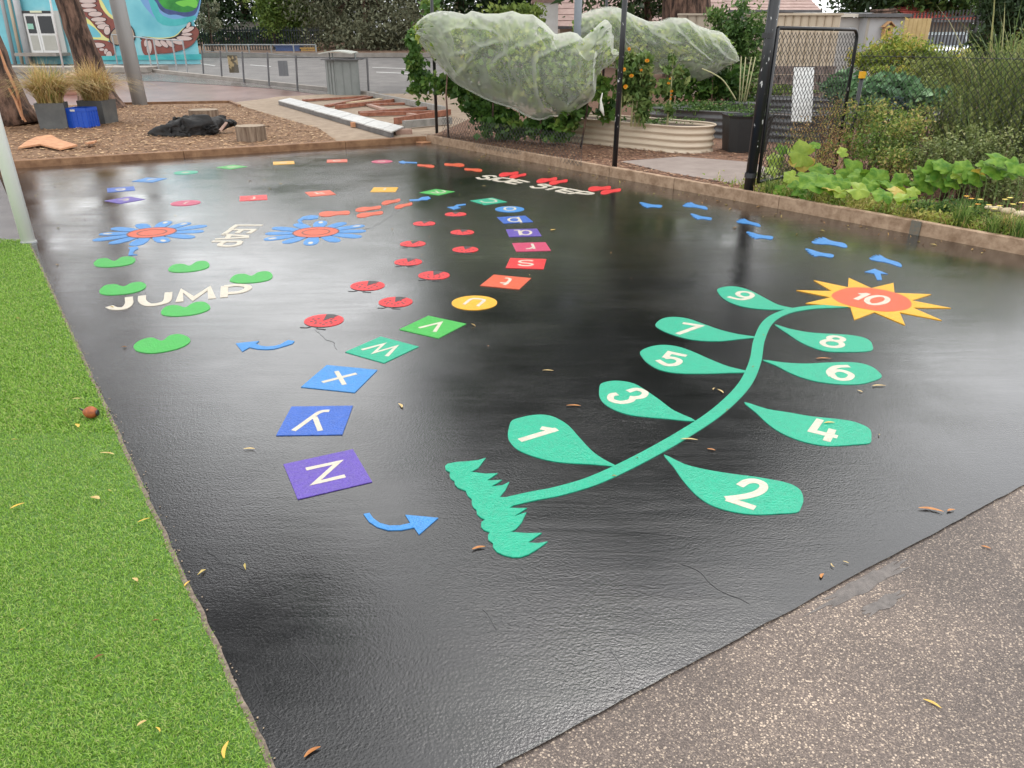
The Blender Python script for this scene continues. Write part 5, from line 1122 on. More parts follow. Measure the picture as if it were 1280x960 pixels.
corr_bed('grey corrugated cabbage bed seen through the fence', G(1085, 150, .085).xy, G(1185, 152, .085).xy, 1.2, .5, mat('zinc_bed', (.22, .23, .23), (.3, .31, .3), .5, 3), ribs=4)
def low_plants(lab, c, r, n, size, m, name='seedlings', up=.3, K=30, h=.12, cat='plants', aspect=.6, stuff=False):
    P, t, cc = cloud(c, r, n, K, .18, .2); root = thing(name, (c[0], c[1], .08), 0, lab, cat)
    leaves('foliage', P, size, m, root, aspect, .25, up, 0, rnd=t)
    mb = MB()
    for q in cc[:K]: mb.tube([(q[0], q[1], max(.08, c[2] - r[2] * 1.1)), tuple(q)], [.006, .003], 4, False)
    mb.build('stems', MATS.get('green_stem') or mat('green_stem', (.12, .2, .05), (.2, .3, .09), .6, 10), root)
    return root
m_ = (a2 + b2) / 2; low_plants('low green leafy ground plants in the dark grey bed', (m_.x - .5, m_.y + .55, .55), (1.4, .35, .1), 1500, .05, F_mid)
low_plants('low green plants in the bed behind the white board', (G(980, 153).x, G(980, 153).y + .5, .6), (1.0, .35, .13), 1200, .06, F_lime)
F_cab = foliage('cabbage_leaves', [(.05, .12, .05), (.1, .2, .09), (.16, .3, .13), (.26, .4, .2)], .2); F_blue = foliage('blue_leaves', [(.08, .13, .13), (.14, .22, .2), (.22, .32, .3)], .1)
c_ = W(1120, 120, 12.6); low_plants('green cabbage leaves in the bed beyond the fence', tuple(c_), (.85, .4, .2), 420, .2, F_cab, 'cabbages', .7, 26, aspect=.8)
c_ = W(1100, 132, 11.6); low_plants('blue-grey leafy plants before the cabbages', tuple(c_), (.55, .3, .16), 500, .12, F_blue, 'blue_leaf_plants', .2, 20, aspect=.3)
# tall orange-flowered plants in the cream bed
F_sun = foliage('sunflower_leaves', [(.05, .09, .02), (.1, .18, .04), (.2, .29, .08), (.38, .4, .14)], .3)
m_or = mat('orange_petals', g((232, 150, 20)), g((240, 185, 40)), .6, 30); m_st = mat('pale_stem', (.4, .42, .2), (.5, .45, .25), .6, 8)
zU = (760, 50, 6.4)
bc = (c0 + c1) / 2
sp = thing('tithonia_plant', (W(790, 150, bc.y).x, bc.y, .4), 0, 'tall bushy plant with orange flowers in the cream bed', 'flowering plant'); Yp = W(790, 150, 12).y
mb = MB()
for b0, t0_ in (((90, 690), (110, 180)), ((185, 690), (190, 300)), ((212, 690), (250, 160)), ((240, 690), (310, 180))):
    p, q = [W(*k, 12.0) for k in zt([b0, t0_], *zU)]; p.z = .42; mb.tube([p, p.lerp(q, .5) + Vector((.02, 0, 0)), q], [.016, .013, .007], 7)
mb.build('stalks', m_st, sp, True)
P = []; T = []
for (x, y, rx, ry, n) in ((120, 210, 45, 70, 130), (200, 200, 50, 70, 170), (280, 190, 55, 60, 160), (300, 310, 60, 60, 190), (200, 320, 70, 60, 190), (120, 340, 50, 70, 150), (290, 430, 60, 90, 150), (180, 430, 60, 60, 120), (330, 380, 40, 60, 90), (300, 560, 50, 80, 100), (250, 600, 30, 60, 60)):
    q = zt([(x, y)], *zU)[0]; c_ = W(*q, 12); s = 12 / FPX / 6.4; Pq, tq, _ = cloud(c_, (rx * s, .16, ry * s), n, 8, .35, .3); P.append(Pq); T.append(tq)
leaves('foliage', np.concatenate(P), .11, F_sun, sp, .5, .3, .3, .5, rnd=np.concatenate(T))
def blossom(px, py, Y, r_, parent, m=m_or):
    c = W(px, py, Y); mb = MB()
    for k in range(12):
        t = 2 * math.pi * k / 12; d = Vector((math.cos(t) * (.8 + .2 * math.sin(px * 7)), -.3 + .35 * math.sin(t + px), math.sin(t) * (.75 + .25 * math.cos(py * 5)))); mb.add([c, c + d * r_ * .6 + Vector((math.sin(t), 0, -math.cos(t))) * r_ * .22, c + d * r_, c + d * r_ * .6 - Vector((math.sin(t), 0, -math.cos(t))) * r_ * .22], [(0, 1, 2, 3)])
    f = mb.build('flower_head', m, parent); MB().tube([c + Vector((0, .01, 0)), c + Vector((0, -.025, 0))], [r_ * .4, r_ * .3], 8).build('flower_centre', mat('flower_centre', g((200, 110, 10)), rough=.8), f)
for x, y, rr in ((168, 72, .036), (312, 165, .042), (265, 240, .034), (187, 285, .036), (140, 373, .042), (130, 235, .03)):
    q = zt([(x, y)], *zU)[0]; blossom(*q, 11.75, rr, sp)
sp = thing('tithonia_plant', (W(833, 160, 12).x, 12, .4), 0, 'single drooping-leaved tall plant at the right of the cream bed', 'flowering plant')
p, q = [W(*k, 11.9) for k in zt([(468, 718), (520, 95)], *zU)]; MB().tube([p, p.lerp(q, .45) + Vector((.02, 0, 0)), q], [.018, .013, .006], 8).build('stalk', m_st, sp, True)
P = []; T = []
for (x, y, rx, ry, n) in ((510, 170, 30, 40, 30), (465, 235, 30, 20, 26), (590, 230, 30, 20, 26), (560, 280, 45, 25, 34), (430, 370, 42, 55, 60), (600, 340, 38, 50, 50), (540, 400, 30, 40, 24), (490, 560, 35, 40, 40)):
    k = zt([(x, y)], *zU)[0]; c_ = W(*k, 11.9); s = 12 / FPX / 6.4; Pq, tq, _ = cloud(c_, (rx * s, .08, ry * s), n, 6, .3, .3); P.append(Pq); T.append(tq)
leaves('foliage', np.concatenate(P), .13, F_sun, sp, .5, .3, .2, 1.0, rnd=np.concatenate(T))
for x, y in ((495, 310), (485, 345), (508, 410), (505, 440), (500, 470)): k = zt([(x, y)], *zU)[0]; blossom(*k, 11.85, .028, sp)
low_plants('small herbs at the foot of the tall plants in the cream bed', (bc.x + .4, bc.y, .43), (.9, .3, .05), 500, .05, F_mid, 'herbs')
# black tub, grey pot
a = G(925, 191, .085); mb = MB(); root = thing('black_tub', (a.x + .1, a.y + .25, .085), 0, 'black plastic tub behind the thick gate post', 'plant tub')
cx, cy = a.x + .12, a.y + .25; v = []
mb.prism([(cx + .26 * math.cos(t) * (1 if abs(math.cos(t)) < .9 else 1), cy + .26 * math.sin(t)) for t in [math.pi / 4 + k * math.pi / 2 for k in range(4)]], .085, .09)
n = 4
for j, (r0_, r1_, z0_, z1_) in enumerate(((.33, .38, .085, .56), (.38, .4, .56, .6))):
    V = []
    for rr, z in ((r0_, z0_), (r1_, z1_)):
        for k in range(16):
            t = 2 * math.pi * k / 16 + .2; e = (abs(math.cos(t)) ** 6 + abs(math.sin(t)) ** 6) ** (-1 / 6); V.append((cx + rr * e * math.cos(t) * .85, cy + rr * e * math.sin(t) * .85, z))
    mesh('wall' if j == 0 else 'rim', V, [(k, (k + 1) % 16, 16 + (k + 1) % 16, 16 + k) for k in range(16)], mat('black_plastic', (.02, .021, .022), rough=.5), root)
mesh('soil', [(cx + .33 * math.cos(t), cy + .33 * math.sin(t), .54) for t in [2 * math.pi * k / 16 for k in range(16)]], [tuple(range(16))], M_soil, root)
low_plants('small leafy seedlings in the black tub', (cx, cy, .6), (.25, .25, .06), 160, .05, F_mid, 'tub_seedlings', .3, 10)
a = W(927, 128, 14.5); root = thing('plant_pot', (a.x, a.y, .085), 0, 'grey round pot with cut woody stems behind the dark bed', 'plant pot')
MB().tube([(a.x, a.y, .085), (a.x, a.y, a.z - .02), (a.x, a.y, a.z)], [.2, .26, .28], 20).build('pot', M_darkbed, root, True)
mb = MB()
for dx in (-.1, -.02, .08, .15): mb.tube([(a.x + dx * .4, a.y, a.z - .05), (a.x + dx, a.y, a.z + .75)], [.014, .008], 6)
mb.build('stems', m_st, root, True)
MB().tube(smooth_open([W(*k, 14.2) for k in zt([(960, 600), (930, 550), (880, 480), (820, 440), (755, 412)], *zQ)], 4), .012, 6).build('arching_stem', m_st, root, True)
# white board leaning behind the gate
c_ = [W(*k, Y) for k, Y in zip(zt([(715, 0), (882, 0), (862, 400), (700, 395)], 880, 90, 6.4), (12.5, 12.5, 12.2, 12.2))]
c_[0] = W(993, 84, 12.5); c_[1] = W(1018, 84, 12.5)
o = mesh('white_board', c_, [(3, 2, 1, 0)], M_white); o.modifiers.new('t', 'SOLIDIFY').thickness = .03; tag(o, 'tall narrow white board standing behind the gate mesh', 'board')

# ------------------------------------------------------------------ garden shrubs on the right
def shrub(lab, spots, m, size, name='shrub', base=None, aspect=.5, up=.3, droop=0, cat='shrub', K=12, cr=.3, dd=.35, group=None):
    P = []; T = []; Cn = []
    for (px, py, rx, ry, Y, n) in spots:
        c = W(px, py, Y); s = Y / FPX; p, t, cc = cloud(c, (rx * s, dd, ry * s), n, K, cr, .35); P.append(p); T.append(t); Cn.append(cc)
    P = np.concatenate(P); T = np.concatenate(T); k = P[:, 2] > .09; P, T = P[k], T[k]; c = P.mean(0); root = thing(name, (c[0], c[1], .085), 0, lab, cat, group)
    leaves('foliage', P, size, m, root, aspect, .25, up, droop, rnd=T); mb = MB()
    for cc in Cn:
        g0 = Vector((cc[:, 0].mean(), cc[:, 1].mean(), .08))
        for q in cc[::2]: mb.tube([g0 + Vector((rng.uniform(-.05, .05), 0, 0)), g0.lerp(Vector(q), .5), Vector(q)], [.009, .006, .003], 4, False)
    mb.build('stems', M_bark, root); return root
F_yel = foliage('yellow_green_leaves', [(.07, .11, .015), (.17, .26, .04), (.34, .42, .07), (.58, .52, .1), (.62, .38, .12)], .3)
F_dryl = foliage('dry_leaves', [(.14, .09, .035), (.42, .24, .09), (.66, .44, .2), (.4, .46, .1), (.16, .28, .05)], .3)
F_herb = foliage('herb_leaves', [(.04, .06, .015), (.12, .16, .045), (.25, .3, .1), (.45, .44, .2)], .25)
F_rose = foliage('rosemary_leaves', [(.05, .08, .02), (.17, .22, .05), (.3, .36, .1), (.48, .5, .2)], .25)
shrub('leafy green shrub with tall shoots left of the gate post', [(905, 42, 26, 26, 16.5, 1300), (932, 28, 22, 26, 16.3, 1100), (915, 80, 30, 30, 16.2, 1200), (895, 110, 28, 18, 16, 700), (925, 112, 24, 22, 15.8, 700), (943, 70, 14, 40, 16, 500)], F_mid, .1, 'leafy_shrub')
shrub('yellowing green bush beyond the cabbages', [(1090, 75, 22, 22, 14.5, 1500), (1120, 70, 26, 24, 14.5, 1800), (1150, 75, 26, 24, 14.3, 1800), (1178, 80, 22, 22, 14, 1500), (1105, 95, 28, 12, 14, 1100), (1150, 98, 34, 14, 13.8, 1300)], F_yel, .085, 'yellowing_bush', aspect=.3)
shrub('tan dried-out weeds between the gate and the bushes', [(1010, 175, 26, 18, 9.6, 700), (1035, 160, 28, 24, 9.7, 800), (1050, 190, 30, 26, 9.2, 900), (1020, 205, 30, 14, 9.0, 500), (1040, 135, 14, 14, 10, 200)], F_dryl, .035, 'dry_weeds', aspect=.25, K=20)
F_weed2 = foliage('mixed_leaves', [(.04, .08, .02), (.1, .18, .03), (.22, .32, .06), (.45, .44, .12), (.6, .38, .16)], .3)
shrub('bushy mixed green and rust undergrowth behind the fence', [(1075, 150, 28, 22, 9.6, 900), (1105, 145, 26, 18, 9.6, 800), (1090, 175, 34, 26, 9.0, 1300), (1130, 170, 30, 26, 8.8, 1300), (1120, 200, 34, 18, 8.5, 1100), (1140, 150, 20, 16, 9.2, 500)], F_weed2, .04, 'undergrowth', aspect=.5, K=20)
shrub('dark small-leaved groundcover shrub behind the pumpkin vine', [(1150, 195, 34, 22, 8.3, 1300), (1185, 200, 34, 26, 8.0, 1500), (1215, 185, 30, 24, 8.0, 1200), (1250, 200, 34, 34, 7.7, 1700), (1275, 240, 30, 30, 7.2, 1200), (1230, 225, 30, 18, 7.6, 800)], F_herb, .03, 'small_leaved_shrub', aspect=.7, K=22)
shrub('tall feathery green plants in front of the picket fence', [(1165, 88, 22, 22, 13.2, 1100), (1195, 92, 22, 26, 12.6, 1300), (1225, 95, 22, 30, 12.2, 1500), (1255, 95, 22, 34, 12, 1500), (1175, 115, 26, 18, 11.8, 1000)], F_rose, .08, 'feathery_plants', aspect=.18, K=18)
shrub('bright green leafy crop behind the dry weeds', [(1085, 118, 24, 10, 11.6, 700), (1120, 112, 26, 12, 11.8, 900), (1150, 122, 22, 10, 11.6, 700), (1055, 110, 16, 14, 12.2, 500)], F_cab, .12, 'leafy_crop', aspect=.7, K=14)
# upright needle-leaved shrub
c_ = W(1230, 150, 8.9); rs = thing('rosemary_bush', (c_.x, c_.y, .085), 0, 'large feathery upright bush at the right edge behind the fence', 'shrub')
n = 420; rt = ellip(n, (c_.x + .3, c_.y, .15), (.5, .4)); topz = []
V = []; sprP = []; sprD = []; mb = MB()
for i in range(420):
    b = Vector((c_.x + rng.normal(.3, .4), c_.y + rng.normal(0, .25), .12)); ln = Vector((rng.normal(0, .16) + (b.x - c_.x - .25) * .25, rng.normal(0, .12), 1)).normalized(); hh_ = rng.uniform(.9, 1.55) * float(np.clip(.62 + (b.x - c_.x + .35) * .6, .5, 1.05))
    mb.tube([b, b + ln * hh_ * .6, b + ln * hh_ + Vector((rng.normal(0, .04), 0, 0))], [.006, .004, .002], 3, False)
    for j in range(120):
        t = rng.uniform(.12, 1); p = b + ln * hh_ * t; a = rng.uniform(0, 6.28); d = (ln * .9 + Vector((math.cos(a), math.sin(a), 0)) * .6); sprP.append(tuple(p + d * .012)); sprD.append(tuple(d))
mb.build('stems', MATS['green_stem'], rs); leaves('foliage', np.array(sprP), .05, F_rose, rs, .2, .1, .2, 0, dirs=np.array(sprD))
# strappy leaves at the far right
c_ = W(1262, 20, 11.5); root = thing('strappy_plant', (c_.x, c_.y, .085), 0, 'tall plant with long arching strappy leaves at the right edge', 'plant')
rt = ellip(150, (c_.x + .3, c_.y, .1), (.35, .3)); blades('leaves', rt, 2.0, foliage('strappy_leaves', [(.04, .08, .02), (.1, .16, .05), (.2, .28, .1), (.4, .36, .16)], .3), root, .5, .035, None, 6, None, .9)

# pumpkin vine: large lobed leaves
F_pk = foliage('pumpkin_leaf', [(.07, .16, .02), (.14, .27, .04), (.24, .38, .07), (.45, .5, .1)], .35)
m_pk2 = [mat('pumpkin_green', (.075, .21, .018), (.24, .4, .045), .6, 14, .3, 30, spec=.25), mat('pumpkin_lime', (.25, .38, .03), (.38, .5, .05), .5, 10, .3, 30), mat('pumpkin_yellowing', (.45, .45, .06), (.62, .42, .08), .5, 12, .3, 30)]
for m_ in m_pk2:
    t = m_.node_tree; tr_ = t.nodes.new('ShaderNodeBsdfTranslucent'); ms_ = t.nodes.new('ShaderNodeMixShader'); ms_.inputs[0].default_value = .35; b_ = t.nodes['Principled BSDF']
    t.links.new(b_.inputs['Base Color'].links[0].from_socket, tr_.inputs[0]); t.links.new(b_.outputs[0], ms_.inputs[1]); t.links.new(tr_.outputs[0], ms_.inputs[2]); t.links.new(ms_.outputs[0], t.nodes['Material Output'].inputs['Surface'])
pv = thing('pumpkin_vine', (at_kerb(1080, .3).x, at_kerb(1080, .3).y, .1), 0, 'trailing pumpkin vine with big lobed green leaves along the kerb', 'pumpkin vine')
PK = [(1003, 192, 17, 1, 1), (1003, 198, 16, 2, 1), (970, 200, 11, 1, 0), (978, 186, 8, 0, 0), (1027, 214, 15, 0, 0), (1018, 226, 20, 0, 0), (1038, 228, 18, 0, 0), (1040, 237, 12, 2, 0), (998, 235, 13, 0, 0), (1006, 243, 9, 0, 0), (976, 239, 9, 0, 0), (1064, 214, 17, 0, 0), (1078, 221, 16, 0, 0), (1098, 224, 16, 0, 0), (1073, 237, 14, 1, 0),
      (1088, 230, 12, 0, 0), (1110, 229, 14, 0, 0), (1120, 240, 12, 2, 0), (1128, 236, 9, 1, 0), (1104, 244, 13, 0, 0), (1134, 249, 12, 0, 0), (1127, 226, 12, 0, 0), (1148, 232, 10, 0, 0), (1158, 222, 14, 0, 0), (1168, 212, 14, 0, 0), (1178, 206, 12, 0, 0), (1188, 214, 12, 0, 0), (1206, 211, 14, 0, 0), (1192, 226, 12, 0, 0), (1212, 224, 10, 0, 0),
      (1222, 222, 12, 0, 0), (1246, 198, 15, 0, 0), (1246, 212, 17, 0, 0), (1272, 207, 14, 0, 0), (1160, 232, 12, 0, 0), (1182, 230, 10, 0, 0), (1128, 248, 10, 1, 0), (1054, 190, 7, 1, 0), (1019, 181, 7, 0, 0), (990, 222, 11, 1, 0), (1008, 218, 12, 0, 0), (1052, 226, 13, 0, 0), (1050, 240, 9, 1, 0), (1086, 216, 12, 0, 0), (1142, 240, 9, 1, 0), (1168, 224, 11, 0, 0), (1200, 220, 11, 1, 0), (1232, 208, 11, 0, 0), (1262, 216, 11, 0, 0), (1225, 214, 9, 2, 0), (965, 212, 9, 1, 0), (1150, 214, 10, 0, 0)]
runner = []
for i, (px_, py_, rp_, mi, face) in enumerate(PK):
    d0 = .16 + max(0, (238 + (px_ - 1000) * .12 - py_)) * .008; dd0 = .12
    while dd0 < .95:
        kb = at_kerb(px_, dd0); Y = kb.y; c = W(px_, py_, Y)
        if c.z < .24 + rp_ * .004: break
        dd0 += .04
    c.z = max(c.z, .15); s = rp_ * Y / FPX * .98
    th = rng.uniform(-.5, .5) + (math.pi if face else rng.uniform(0, 6.28)); til = R(62 if face else rng.uniform(8, 38)); n = 26; V = [(0, 0, 0)]; ring = []
    for rr in (.5, 1.0):
        for k in range(n):
            t = 2 * math.pi * k / n; lob = 1 + .1 * math.cos(5 * t) - .5 * math.exp(-((t - math.pi) / .28) ** 2); ser = 1 + (.035 * (1 if k % 2 else -1) if rr == 1 else 0)
            q = rr * s * lob * ser; z = s * (.16 * rr + .07 * math.sin(5 * t) * rr + .05 * math.sin(3 * t + i) * rr - .28 * rr * rr); V.append((q * math.cos(t), q * math.sin(t), z + (.02 * s if k % 5 else -.03 * s)))
    F = [(0, 1 + k, 1 + (k + 1) % n) for k in range(n)] + [(1 + k, 1 + n + k, 1 + n + (k + 1) % n, 1 + (k + 1) % n) for k in range(n)]
    tiltax = rng.uniform(0, 6.28) if not face else 0
    M_ = Matrix.Rotation(til, 3, Vector((math.cos(tiltax), math.sin(tiltax), 0))) @ Matrix.Rotation(th, 3, 'Z')
    if not face and rng.uniform() < .75: M_ = Matrix.Rotation(R(rng.uniform(22, 62)), 3, Vector((1, 0, 0))) @ Matrix.Rotation(th, 3, 'Z')
    V = [c + M_ @ Vector(v_) for v_ in V]
    lf = mesh('leaf', V, F, m_pk2[mi], pv, True)
    g0 = Vector((kb.x - .03, kb.y + .02, .11)); mb = MB(); mb.tube([g0, g0.lerp(c, .6) + Vector((.02, 0, .02)), c], [.005, .004, .003], 5, False); mb.build('leaf_stalk', MATS['green_stem'], lf, True)
    if i % 3 == 0: runner.append((px_, g0))
rr_ = [q for _, q in sorted(runner, key=lambda k: k[0])]
MB().tube(smooth_open([q - Vector((KN.x, KN.y, 0)) * .02 for q in rr_], 5), .009, 6).build('runner', m_st, pv, True)
# border plants near the kerb
def tuft(px, d, h, n, m, lab, lean=.5, wd=.008, r_=.07, name='grass_tuft', z=.1):
    p = at_kerb(px, d); root = thing(name, (p.x, p.y, z), 0, lab, 'plant', 'border plants along the garden kerb'); blades('blades', ellip(n, (p.x, p.y, z), (r_, r_)), h, m, root, lean, wd, None, 3)
F_gr = foliage('fresh_grass', [(.06, .12, .02), (.12, .22, .04), (.22, .34, .07), (.4, .42, .15)], .3)
tuft(1202, .14, .26, 170, F_gr, 'upright green grass tuft right of the kerb joint', .6); tuft(1245, .12, .2, 140, F_gr, 'grass tuft near the right edge behind the kerb', .7); tuft(1275, .12, .22, 140, F_gr, 'grass tuft at the frame edge behind the kerb', .7); tuft(965, .14, .2, 150, F_gr, 'low green tuft at the foot of the gate post', .8)
tuft(1255, .2, .22, 120, F_dry, 'dry straw tuft near the right edge', .8); tuft(1145, .2, .16, 130, F_gr, 'green weeds behind the kerb joint', .9)
shrub('low dark green seedlings behind the kerb right of the joint', [(1160, 258, 22, 12, 7.05, 420), (1180, 262, 18, 12, 6.95, 300)], F_mid, .035, 'border_seedlings', K=10, dd=.08, cat='plants')
shrub('green and straw weeds at the base of the gate post', [(958, 228, 14, 12, 9.0, 300), (985, 222, 18, 14, 8.9, 420), (975, 205, 16, 16, 9.2, 260)], F_herb, .035, 'gate_weeds', K=12, dd=.12, cat='plants')
shrub('leafy low weeds by the right edge of the kerb', [(1228, 272, 16, 10, 6.75, 260), (1262, 285, 18, 12, 6.45, 340), (1215, 255, 14, 8, 7.0, 160)], F_mid, .04, 'leafy_weeds', K=10, dd=.08, cat='plants')
F_weed = foliage('weed_leaves', [(.05, .1, .02), (.13, .22, .03), (.28, .38, .06), (.5, .5, .12), (.6, .42, .2)], .3)
P = []; T = []
for k in range(9000):
    d_ = abs(rng.normal(0, .3)) + .075; px_k = rng.uniform(952, 1300); q_ = at_kerb(px_k, d_) if k % 13 == 0 else q_ + KU * rng.normal(0, .09) + KN * rng.normal(0, .05)
    if (q_ - K0).dot(KN) < .07: q_ = q_ + KN * .12
    P.append((q_.x, q_.y, .1 + abs(rng.normal(0, .045)))); T.append(.5 + .5 * mnoise.noise(Vector((q_.x * 4, q_.y * 4, 0))))
o = leaves('ground_weeds', P, .042, F_weed, None, .45, .3, .4, 0, rnd=np.clip(T, 0, 1), kind='stuff'); o['label'] = 'low yellow-green weeds growing among the pumpkin stems behind the kerb'
P = [p for p in P if rng.uniform() < .35]; o = blades('weed_grass', np.array(P) * [1, 1, 0] + [0, 0, .095], .13, F_dry, None, .9, .006, 'stuff', 3); o['label'] = 'thin straw and green grass between the pumpkin stems'
mg = thing('marigold_patch', (at_kerb(1235, .25).x, at_kerb(1235, .25).y, .1), 0, 'patch of small yellow and orange marigold blooms behind the kerb', 'flowers')
for i, (px_, py_) in enumerate(((1208, 246), (1214, 249), (1225, 250), (1236, 257), (1243, 262), (1222, 256), (1213, 259), (1249, 258), (1266, 256), (1277, 254), (1256, 250), (1262, 248))):
    kb = at_kerb(px_, .28 + .015 * i % .2); c = W(px_, py_, kb.y); mb = MB()
    for k in range(8):
        t = 2 * math.pi * k / 8; d = Vector((math.cos(t), math.sin(t) * .7, .3)); mb.add([c, c + d * .02 + Vector((-math.sin(t), math.cos(t), 0)) * .008, c + d * .028, c + d * .02 - Vector((-math.sin(t), math.cos(t), 0)) * .008], [(0, 1, 2, 3)])
    f_ = mb.build('bloom', m_or if i in (0, 1, 5) else MATS.get('lemon_petals') or mat('lemon_petals', g((240, 220, 120)), g((235, 205, 80)), .6, 20), mg)
    MB().tube([Vector((c.x, c.y, .1)), c], .003, 4, False).build('bloom_stalk', MATS['green_stem'], f_)
for i, (px_, py_, r_) in enumerate(((1247, 257, .045), (1262, 259, .05), (1276, 263, .045), (1237, 255, .03))):
    kb = at_kerb(px_, .42); c = W(px_, py_, kb.y); bm = bmesh.new(); bmesh.ops.create_icosphere(bm, subdivisions=2, radius=r_)
    for v_ in bm.verts: v_.co = Vector((v_.co.x * 1.3, v_.co.y * .9, v_.co.z * .6)) * (1 + .15 * mnoise.noise(v_.co * 12 + Vector((i, 0, 0)))) + Vector((c.x, c.y, max(.12, c.z - .03)))
    me = bpy.data.meshes.new('stone'); bm.to_mesh(me); bm.free(); o = link('stone', me, MATS.get('yellow_stone') or mat('yellow_stone', (.5, .4, .24), (.62, .52, .36), .8, 20, .4, 60), None, True)
    tag(o, ('largest pale yellow stone among the marigolds', 'middle pale stone near the right edge', 'pale stone at the right frame edge', 'small pale stone left of the others')[i], 'stone', 'pale border stones')

# ------------------------------------------------------------------ sheds, walls and fences behind the garden
def wall_ribbed(name, lab, px0, px1, ytop, Y, m, zb=.1, cat='fence', step=.2, rib=.03, thick=.05, cap=True):
    a, b = W(px0, ytop, Y), W(px1, ytop, Y); h = a.z; root = thing(name, ((a.x + b.x) / 2, Y, zb), 0, lab, cat); n = max(2, int((b.x - a.x) / step)); w_ = (b.x - a.x) / n
    me0 = None
    for i in range(n):
        x = a.x + w_ * (i + .5); mb = MB(); mb.prism([(x - w_ * .48, Y), (x - w_ * .3, Y - rib), (x + w_ * .3, Y - rib), (x + w_ * .48, Y), (x + w_ * .48, Y + thick), (x - w_ * .48, Y + thick)], zb, h); mb.build('panel', m, root)
    if cap: MB().box(((a.x + b.x) / 2, Y - rib + .01, h + .02), (b.x - a.x + .04, thick + rib + .06, .05)).build('capping', m, root)
    return root
M_cfence = mat('cream_sheet_fence', (.52, .43, .31), (.6, .5, .37), .6, 2)
wall_ribbed('steel_fence', 'cream ribbed steel fence behind the gate', 962, 1052, 19, 22, M_cfence, step=.19)
wall_ribbed('steel_fence', 'tan steel fence panel behind the rear netting', 848, 962, 19, 24, mat('tan_sheet', (.4, .34, .26), (.48, .41, .32), .6, 2), step=.25)
def shed(lab, x0, x1, yt, Y, dep, m, roofm, zb=.1, slope=.12, name='garden_shed'):
    a, b = W(x0, yt, Y), W(x1, yt, Y); root = thing(name, ((a.x + b.x) / 2, Y, zb), 0, lab, 'shed')
    MB().prism([(a.x, Y), (b.x, Y), (b.x, Y + dep), (a.x, Y + dep)], zb, a.z).build('walls', m, root)
    M4 = MB(); M4.add([(a.x - .12, Y - .15, a.z + .01), (b.x + .12, Y - .15, a.z + .01), (b.x + .12, Y + dep + .1, a.z + slope), (a.x - .12, Y + dep + .1, a.z + slope), (a.x - .12, Y - .15, a.z + .09), (b.x + .12, Y - .15, a.z + .09), (b.x + .12, Y + dep + .1, a.z + slope + .08), (a.x - .12, Y + dep + .1, a.z + slope + .08)],
          [(3, 2, 1, 0), (4, 5, 6, 7), (0, 1, 5, 4), (1, 2, 6, 5), (2, 3, 7, 6), (3, 0, 4, 7)]); M4.build('roof', roofm, root)
    for x_ in (a.x + .03, b.x - .03): MB().box((x_, Y - .012, (zb + a.z) / 2), (.07, .02, a.z - zb - .01)).build('corner_trim', mat('shed_trim', (.45, .42, .36), rough=.6), root)
    return root, a, b
M_sw = mat('shed_white', (.55, .53, .5), (.62, .6, .56), .6, 1.5); M_sg = mat('shed_pale_grey', (.48, .49, .5), (.55, .56, .57), .6, 1.5); M_roof = mat('cream_roof', (.66, .6, .5), (.72, .66, .56), .5, 2)
shed('off-white shed with cream roof edge behind the gate corner', 1035, 1083, 22, 23.5, 2.5, M_sw, M_roof)
rt_, a, b = shed('pale grey shed carrying a small wooden bird house', 1085, 1131, 22, 23, 2.5, M_sg, M_darkbed)
c = W(1108, 37, 22.9); bh = thing('bird_house', (c.x, c.y, c.z), 0, 'small wooden bird house on the pale grey shed wall', 'bird house'); m_bh = mat('bird_house_wood', (.5, .27, .12), (.62, .38, .18), .7, 10)
MB().prism([(c.x - .11, c.y - .16), (c.x + .11, c.y - .16), (c.x + .11, c.y + .02), (c.x - .11, c.y + .02)], c.z - .17, c.z + .08).build('box', m_bh, bh)
for s_ in (-1, 1): MB().beam((c.x + s_ * .16, c.y - .09, c.z + .06), (c.x, c.y - .09, c.z + .2), .24, .02, (0, 0, 1)).build('roof_board', m_bh, bh)
MB().tube([(c.x, c.y - .164, c.z), (c.x, c.y - .158, c.z)], .035, 12).build('hole', M_black, bh)
for i, (x0, y0, x1, y1, lab) in enumerate(((1088, 14, 1120, 12, 'upper'), (1090, 18, 1122, 15, 'middle'), (1100, 17, 1128, 24, 'slanting'))):
    o = MB().tube([W(x0, y0, 23.4), W(x1, y1, 23.4)], .035, 6).build('pole_on_roof', M_bark); tag(o, f'{lab} brown pole lying on the grey shed roof', 'pole', 'poles on the shed roof')
wall_ribbed('timber_fence', 'yellow timber paling fence right of the grey shed', 1131, 1165, 23, 24.5, mat('yellow_palings', (.5, .36, .15), (.62, .46, .22), .7, 4), step=.13, rib=.01, thick=.02, cap=False)
# stacked blocks under the fence
sw = thing('block_wall', (W(1000, 100, 19).x, 19, .1), 0, 'low wall of stacked brown stone blocks below the cream fence', 'wall'); m_blk2 = mat('brown_block', (.14, .1, .085), (.27, .21, .18), .9, 6, .6, 20)
a, b = W(958, 82, 19), W(1046, 82, 19); hh_ = a.z - .1; rows = 5
for r0_ in range(rows):
    n_ = 7
    for k in range(n_):
        w2 = (b.x - a.x) / n_; x = a.x + w2 * (k + .5 + (.5 if r0_ % 2 else 0) - .25); MB().box((x, 19 + rng.uniform(-.03, .03), .1 + hh_ / rows * (r0_ + .5)), (w2 * .93, .25, hh_ / rows * .9), rz=rng.uniform(-.04, .04)).build('block', m_blk2, sw)
